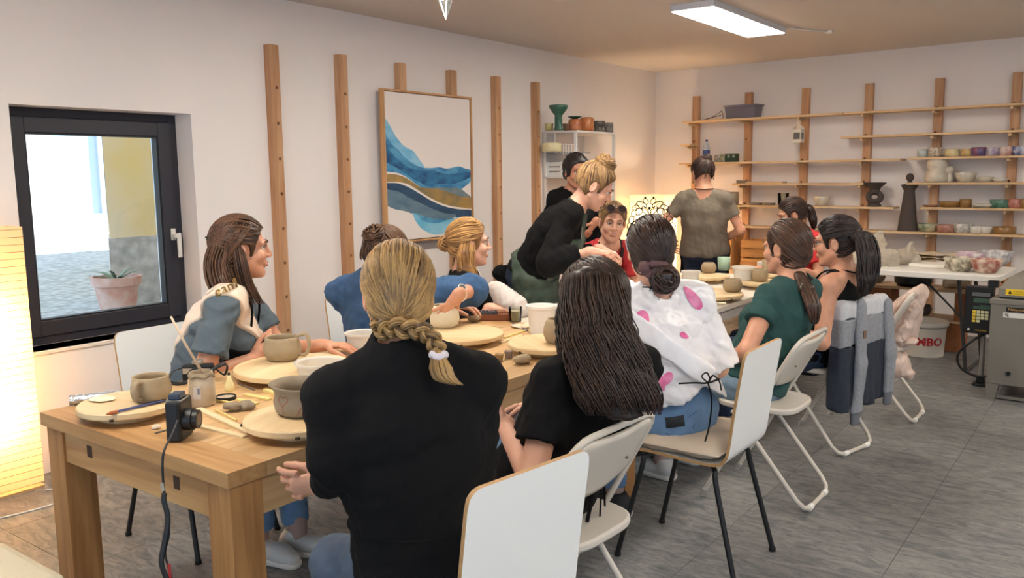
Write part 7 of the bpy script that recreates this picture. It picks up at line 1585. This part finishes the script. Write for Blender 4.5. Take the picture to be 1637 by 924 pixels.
# goods on the white shelf unit near the corner
def unit_goods():
    GV = glaze('vase_green', (44, 84, 68), (70, 110, 90)); zt = 1.891
    def P(px): return px
    for nm, lb, cat, pos, pr, mt in (('goblet_vase', 'tall dark green goblet vase on the white shelf unit', 'vase', (-4.200, 6.399, 1.891), [(.04, 0), (.042, .01), (.036, .02), (.034, .13), (.045, .14), (.08, .19), (.085, .215)], GV), ('small_glass', 'small yellowish glass left of the green goblet vase', 'glass', (-4.300, 6.399, 1.891), [(.03, 0), (.04, .06)], glaze('olive_glass', (186, 176, 120))), ('clay_beaker', 'small brown beaker right of the green goblet vase', 'cup', (-4.200, 6.522, 1.891), [(.025, 0), (.03, .05), (.034, .06)], glaze('brownb', (120, 92, 76))),
        ('orange_jar', 'orange brown jar with a green lid on the white shelf unit', 'jar', (-4.150, 6.590, 1.891), [(.055, 0), (.062, .02), (.06, .085), (.05, .1)], glaze('orange', (176, 98, 60), (190, 120, 80))), ('orange_tin', 'larger orange jar on the white shelf unit', 'jar', (-4.150, 6.796, 1.891), [(.055, 0), (.065, .03), (.066, .11), (.055, .125)], glaze('orange2', (206, 138, 84), (190, 110, 66))), ('dark_pot', 'dark grey footed pot on the white shelf unit', 'pot', (-4.150, 7.010, 1.891), [(.065, 0), (.06, .012), (.04, .03), (.06, .06), (.065, .1)], glaze('darkpot', (70, 64, 58), (110, 106, 96))), ('dark_tumbler', 'dark marbled tumbler at the right end of the white shelf unit', 'cup', (-4.150, 7.197, 1.891), [(.042, 0), (.045, .095)], glaze('darktum', (84, 80, 76), (150, 146, 142))),
        ('round_box', 'round cream box in the wire basket of the shelf unit', 'box', (-4.300, 6.437, 1.704), [(.085, 0), (.09, .01), (.09, .075)], glaze('creambox', (226, 214, 170))), ('blue_cup', 'dark blue cup on the shelf unit behind the standing woman', 'cup', (-4.150, 6.643, 1.484), [(.045, 0), (.05, .1)], glaze('bluecup', (40, 46, 110)))):
        vessel(nm, lb, cat, pos, pr, mt, wob=.01, n=24)
    x = (-4.150, 6.590, 1.891); t = thing('green_saucer', 'dark green saucer resting on top of the orange jar', 'lid', (x[0], x[1], x[2] + .103)); MB().lathe([(.02, 0), (.065, .02), (.062, .024), (.001, .01)], n=24).build('dish', GV, t, smooth=40)
    x = (-4.250, 6.391, 1.484); t = thing('white_crate', 'white slatted wooden crate on the lower board of the shelf unit', 'crate', (-4.26, 6.66, 1.483), 0)
    for k in range(3):
        for sy in (-.12, .12): MB().box((-.16, sy - .005, .005 + k * .045), (.16, sy + .005, .04 + k * .045)).build('slat', PLASTW, t)
        for sx in (-.16, .16): MB().box((sx - .005, -.12, .005 + k * .045), (sx + .005, .12, .04 + k * .045)).build('slat', PLASTW, t)
    for sx in (-.15, 0, .15): MB().box((sx - .012, -.132, 0), (sx + .012, -.125, .135)).build('upright', PLASTW, t)
    MB().box((-.155, -.12, 0), (.155, .12, .008)).build('bottom', PLASTW, t)
unit_goods()

# things on and under the folding table
def back_goods():
    zt = .746
    def pat(n, c, c2, vs=24): return glaze(n, c, c2, .35, 1.0, vs)
    vessel('patterned_bowl', 'cream bowl with black flecks on the folding table', 'bowl', (-1.061, 7.103, 0.746), bowlp(.11, .1, .55), pat('flecks', (214, 206, 184), (120, 110, 92), 26), n=28)
    vessel('patterned_bowl', 'bowl with red and dark blossoms on the folding table', 'bowl', (-0.878, 7.069, 0.746), bowlp(.11, .1, .5), pat('blossom', (214, 196, 178), (150, 80, 66), 22), n=28)
    vessel('patterned_bowl', 'wide white bowl behind the blossom bowl on the folding table', 'bowl', (-0.894, 7.664, 0.746), bowlp(.13, .11, .5), pat('whitespot', (216, 212, 208), (150, 146, 150), 30), n=28)
    vessel('patterned_bowl', 'white bowl with a violet rim behind the fleck bowl', 'bowl', (-1.057, 7.569, 0.746), bowlp(.11, .1, .5), pat('violet', (214, 204, 204), (176, 140, 160), 18), n=28)
    x, y, z = (-1.295, 7.376, 0.746); t = thing('white_board', 'flat white board lying on the folding table', 'board', (x, y, z), -.1); MB().box((-.14, -.12, 0), (.12, .12, .022)).build('board', mat('board_white', (232, 226, 214), .6), t, bevel=.002)
    x, y, z = (-1.361, 7.793, 0.746); t = thing('cardboard_sheets', 'crumpled cardboard sheets at the back of the folding table', 'cardboard', (x, y, z), -.05)
    for q, (dz, dx) in enumerate(((0, 0), (.022, .03), (.05, -.02))):
        rows = [[(dx - .2 + .04 * i, -.1 + .05 * j, dz + .006 * math.sin(i * 1.3 + q * 2 + j) + .012) for i in range(11)] for j in range(5)]; MB().grid(rows).build('sheet', mat('cardboard_%d' % (q % 2), ((206, 188, 160), (190, 168, 138))[q % 2], .9), t, solid=.004)
    PB = mat('thin_plastic_bag', (232, 226, 214), .25, trl=.5, alpha=.5, bump=.6, bscale=14)
    def bag(label, c, prims, seed):
        t = thing('plastic_bag', label, 'bag', tuple(c)); S = SDF(.009, .03)
        for a, b, r0, r1 in prims: S.rc(V3(c) + V3(a), V3(c) + V3(b), r0, r1)
        S.noise(.018, 4.5, seed); S.noise(.008, 11, seed + 1); S.half(V3(c) + V3(0, 0, .001), -UPV); npobj('bag', [S.mesh()], PB, t)
        S = SDF(.01, .03); S.el(V3(c) + V3(0, 0, .05), np.eye(3), (.1, .08, .05)); S.noise(.01, 8, 3); S.half(V3(c) + V3(0, 0, .003), -UPV); npobj('contents', [S.mesh()], mat('clay_scraps', (150, 126, 100), .9), t)
    bag('open crumpled clear plastic bag on the folding table', (-1.687, 7.201, 0.746), [((-.12, 0, .06), (.1, 0, .06), .1, .09), ((-.05, .02, .1), (.02, .03, .24), .12, .05)], 5)
    bag('peaked clear plastic bag in the middle of the folding table', (-1.533, 7.403, 0.746), [((-.1, 0, .04), (.08, 0, .04), .07, .06), ((.02, .0, .05), (.09, .02, .2), .08, .012)], 9)
    # bucket
    x, y, z = (-1.348, 7.509, 0.000); t = thing('bucket', 'white plastic bucket with red JUMBO lettering under the folding table', 'bucket', (x, y, 0)); r = .165
    MB().lathe([(r * .9, 0), (r * .985, .24), (r * .99, .25), (r + .012, .252), (r + .012, .285), (r, .287), (r * .96, .27), (r * .87, .01), (.001, .008)], n=40).build('bucket_wall', mat('bucket_white', (216, 208, 196), .5), t, smooth=35)
    m = text_mb('JUMBO', .088, bold=.0035); ang = math.atan2(-y, -x)
    def wrap(p):
        a = ang + p.x * 1.15 / r; rr = r * (.9 + .085 * (.125 + p.y) / .24) + .0015; return Vector((rr * math.cos(a), rr * math.sin(a), .125 + p.y))
    m.xf(wrap).build('lettering', mat('letter_red', (186, 34, 40), .5), t)
    MB().tube([(r * 1.02 * math.cos(a), r * 1.02 * math.sin(a), .24 - .0 * abs(math.sin(a))) for a in np.linspace(ang - 1.5, ang + 1.5, 16)], .003, 5).build('bail', mat('grey_wire', (0, 0, 0)), t, smooth=True)
    CB = mat('clay_bag', (116, 98, 84), .5, var=.4, vscale=8, bump=.4, bscale=16)
    for k, (lb, dx, z, w, h) in enumerate((('brown clay bag at the left end of the upper brick shelf board', -.62, .516, .14, .1), ('brown clay bag next to the leftmost one on the upper brick shelf board', -.3, .516, .13, .09), ('grey clay bag in the middle of the upper brick shelf board', .02, .516, .13, .1), ('pale clay bag at the right end of the upper brick shelf board', .72, .516, .12, .09), ('brown clay bag on the lower brick shelf board', .42, .262, .13, .1))):
        R = Matrix.Rotation(-TH, 3, 'Z'); p = R @ Vector((dx, -.03, z)) + Vector((-1.9, 7.95, 0)); t = thing('clay_bag', lb, 'clay bag', tuple(p), 0, 'clay bags on the brick shelf')
        S = SDF(.01, .03); S.rc(V3(p) + V3(-w * .5, 0, h * .5), V3(p) + V3(w * .5, 0, h * .5), h * .62, h * .55); S.noise(.012, 6, 20 + k); S.half(V3(p), -UPV); npobj('bag', [S.mesh()], CB if k != 3 else mat('clay_bag_pale', (170, 150, 130), .5, var=.3), t)
    R = Matrix.Rotation(-TH, 3, 'Z'); p = R @ Vector((.38, -.05, .516)) + Vector((-1.9, 7.95, 0)); t = thing('black_basin', 'round black basin on the upper brick shelf board', 'basin', tuple(p)); MB().lathe([(.12, 0), (.15, .03), (.155, .11), (.145, .11), (.14, .03), (.001, .012)], n=32).build('basin', BLACKP, t, smooth=40)
back_goods()
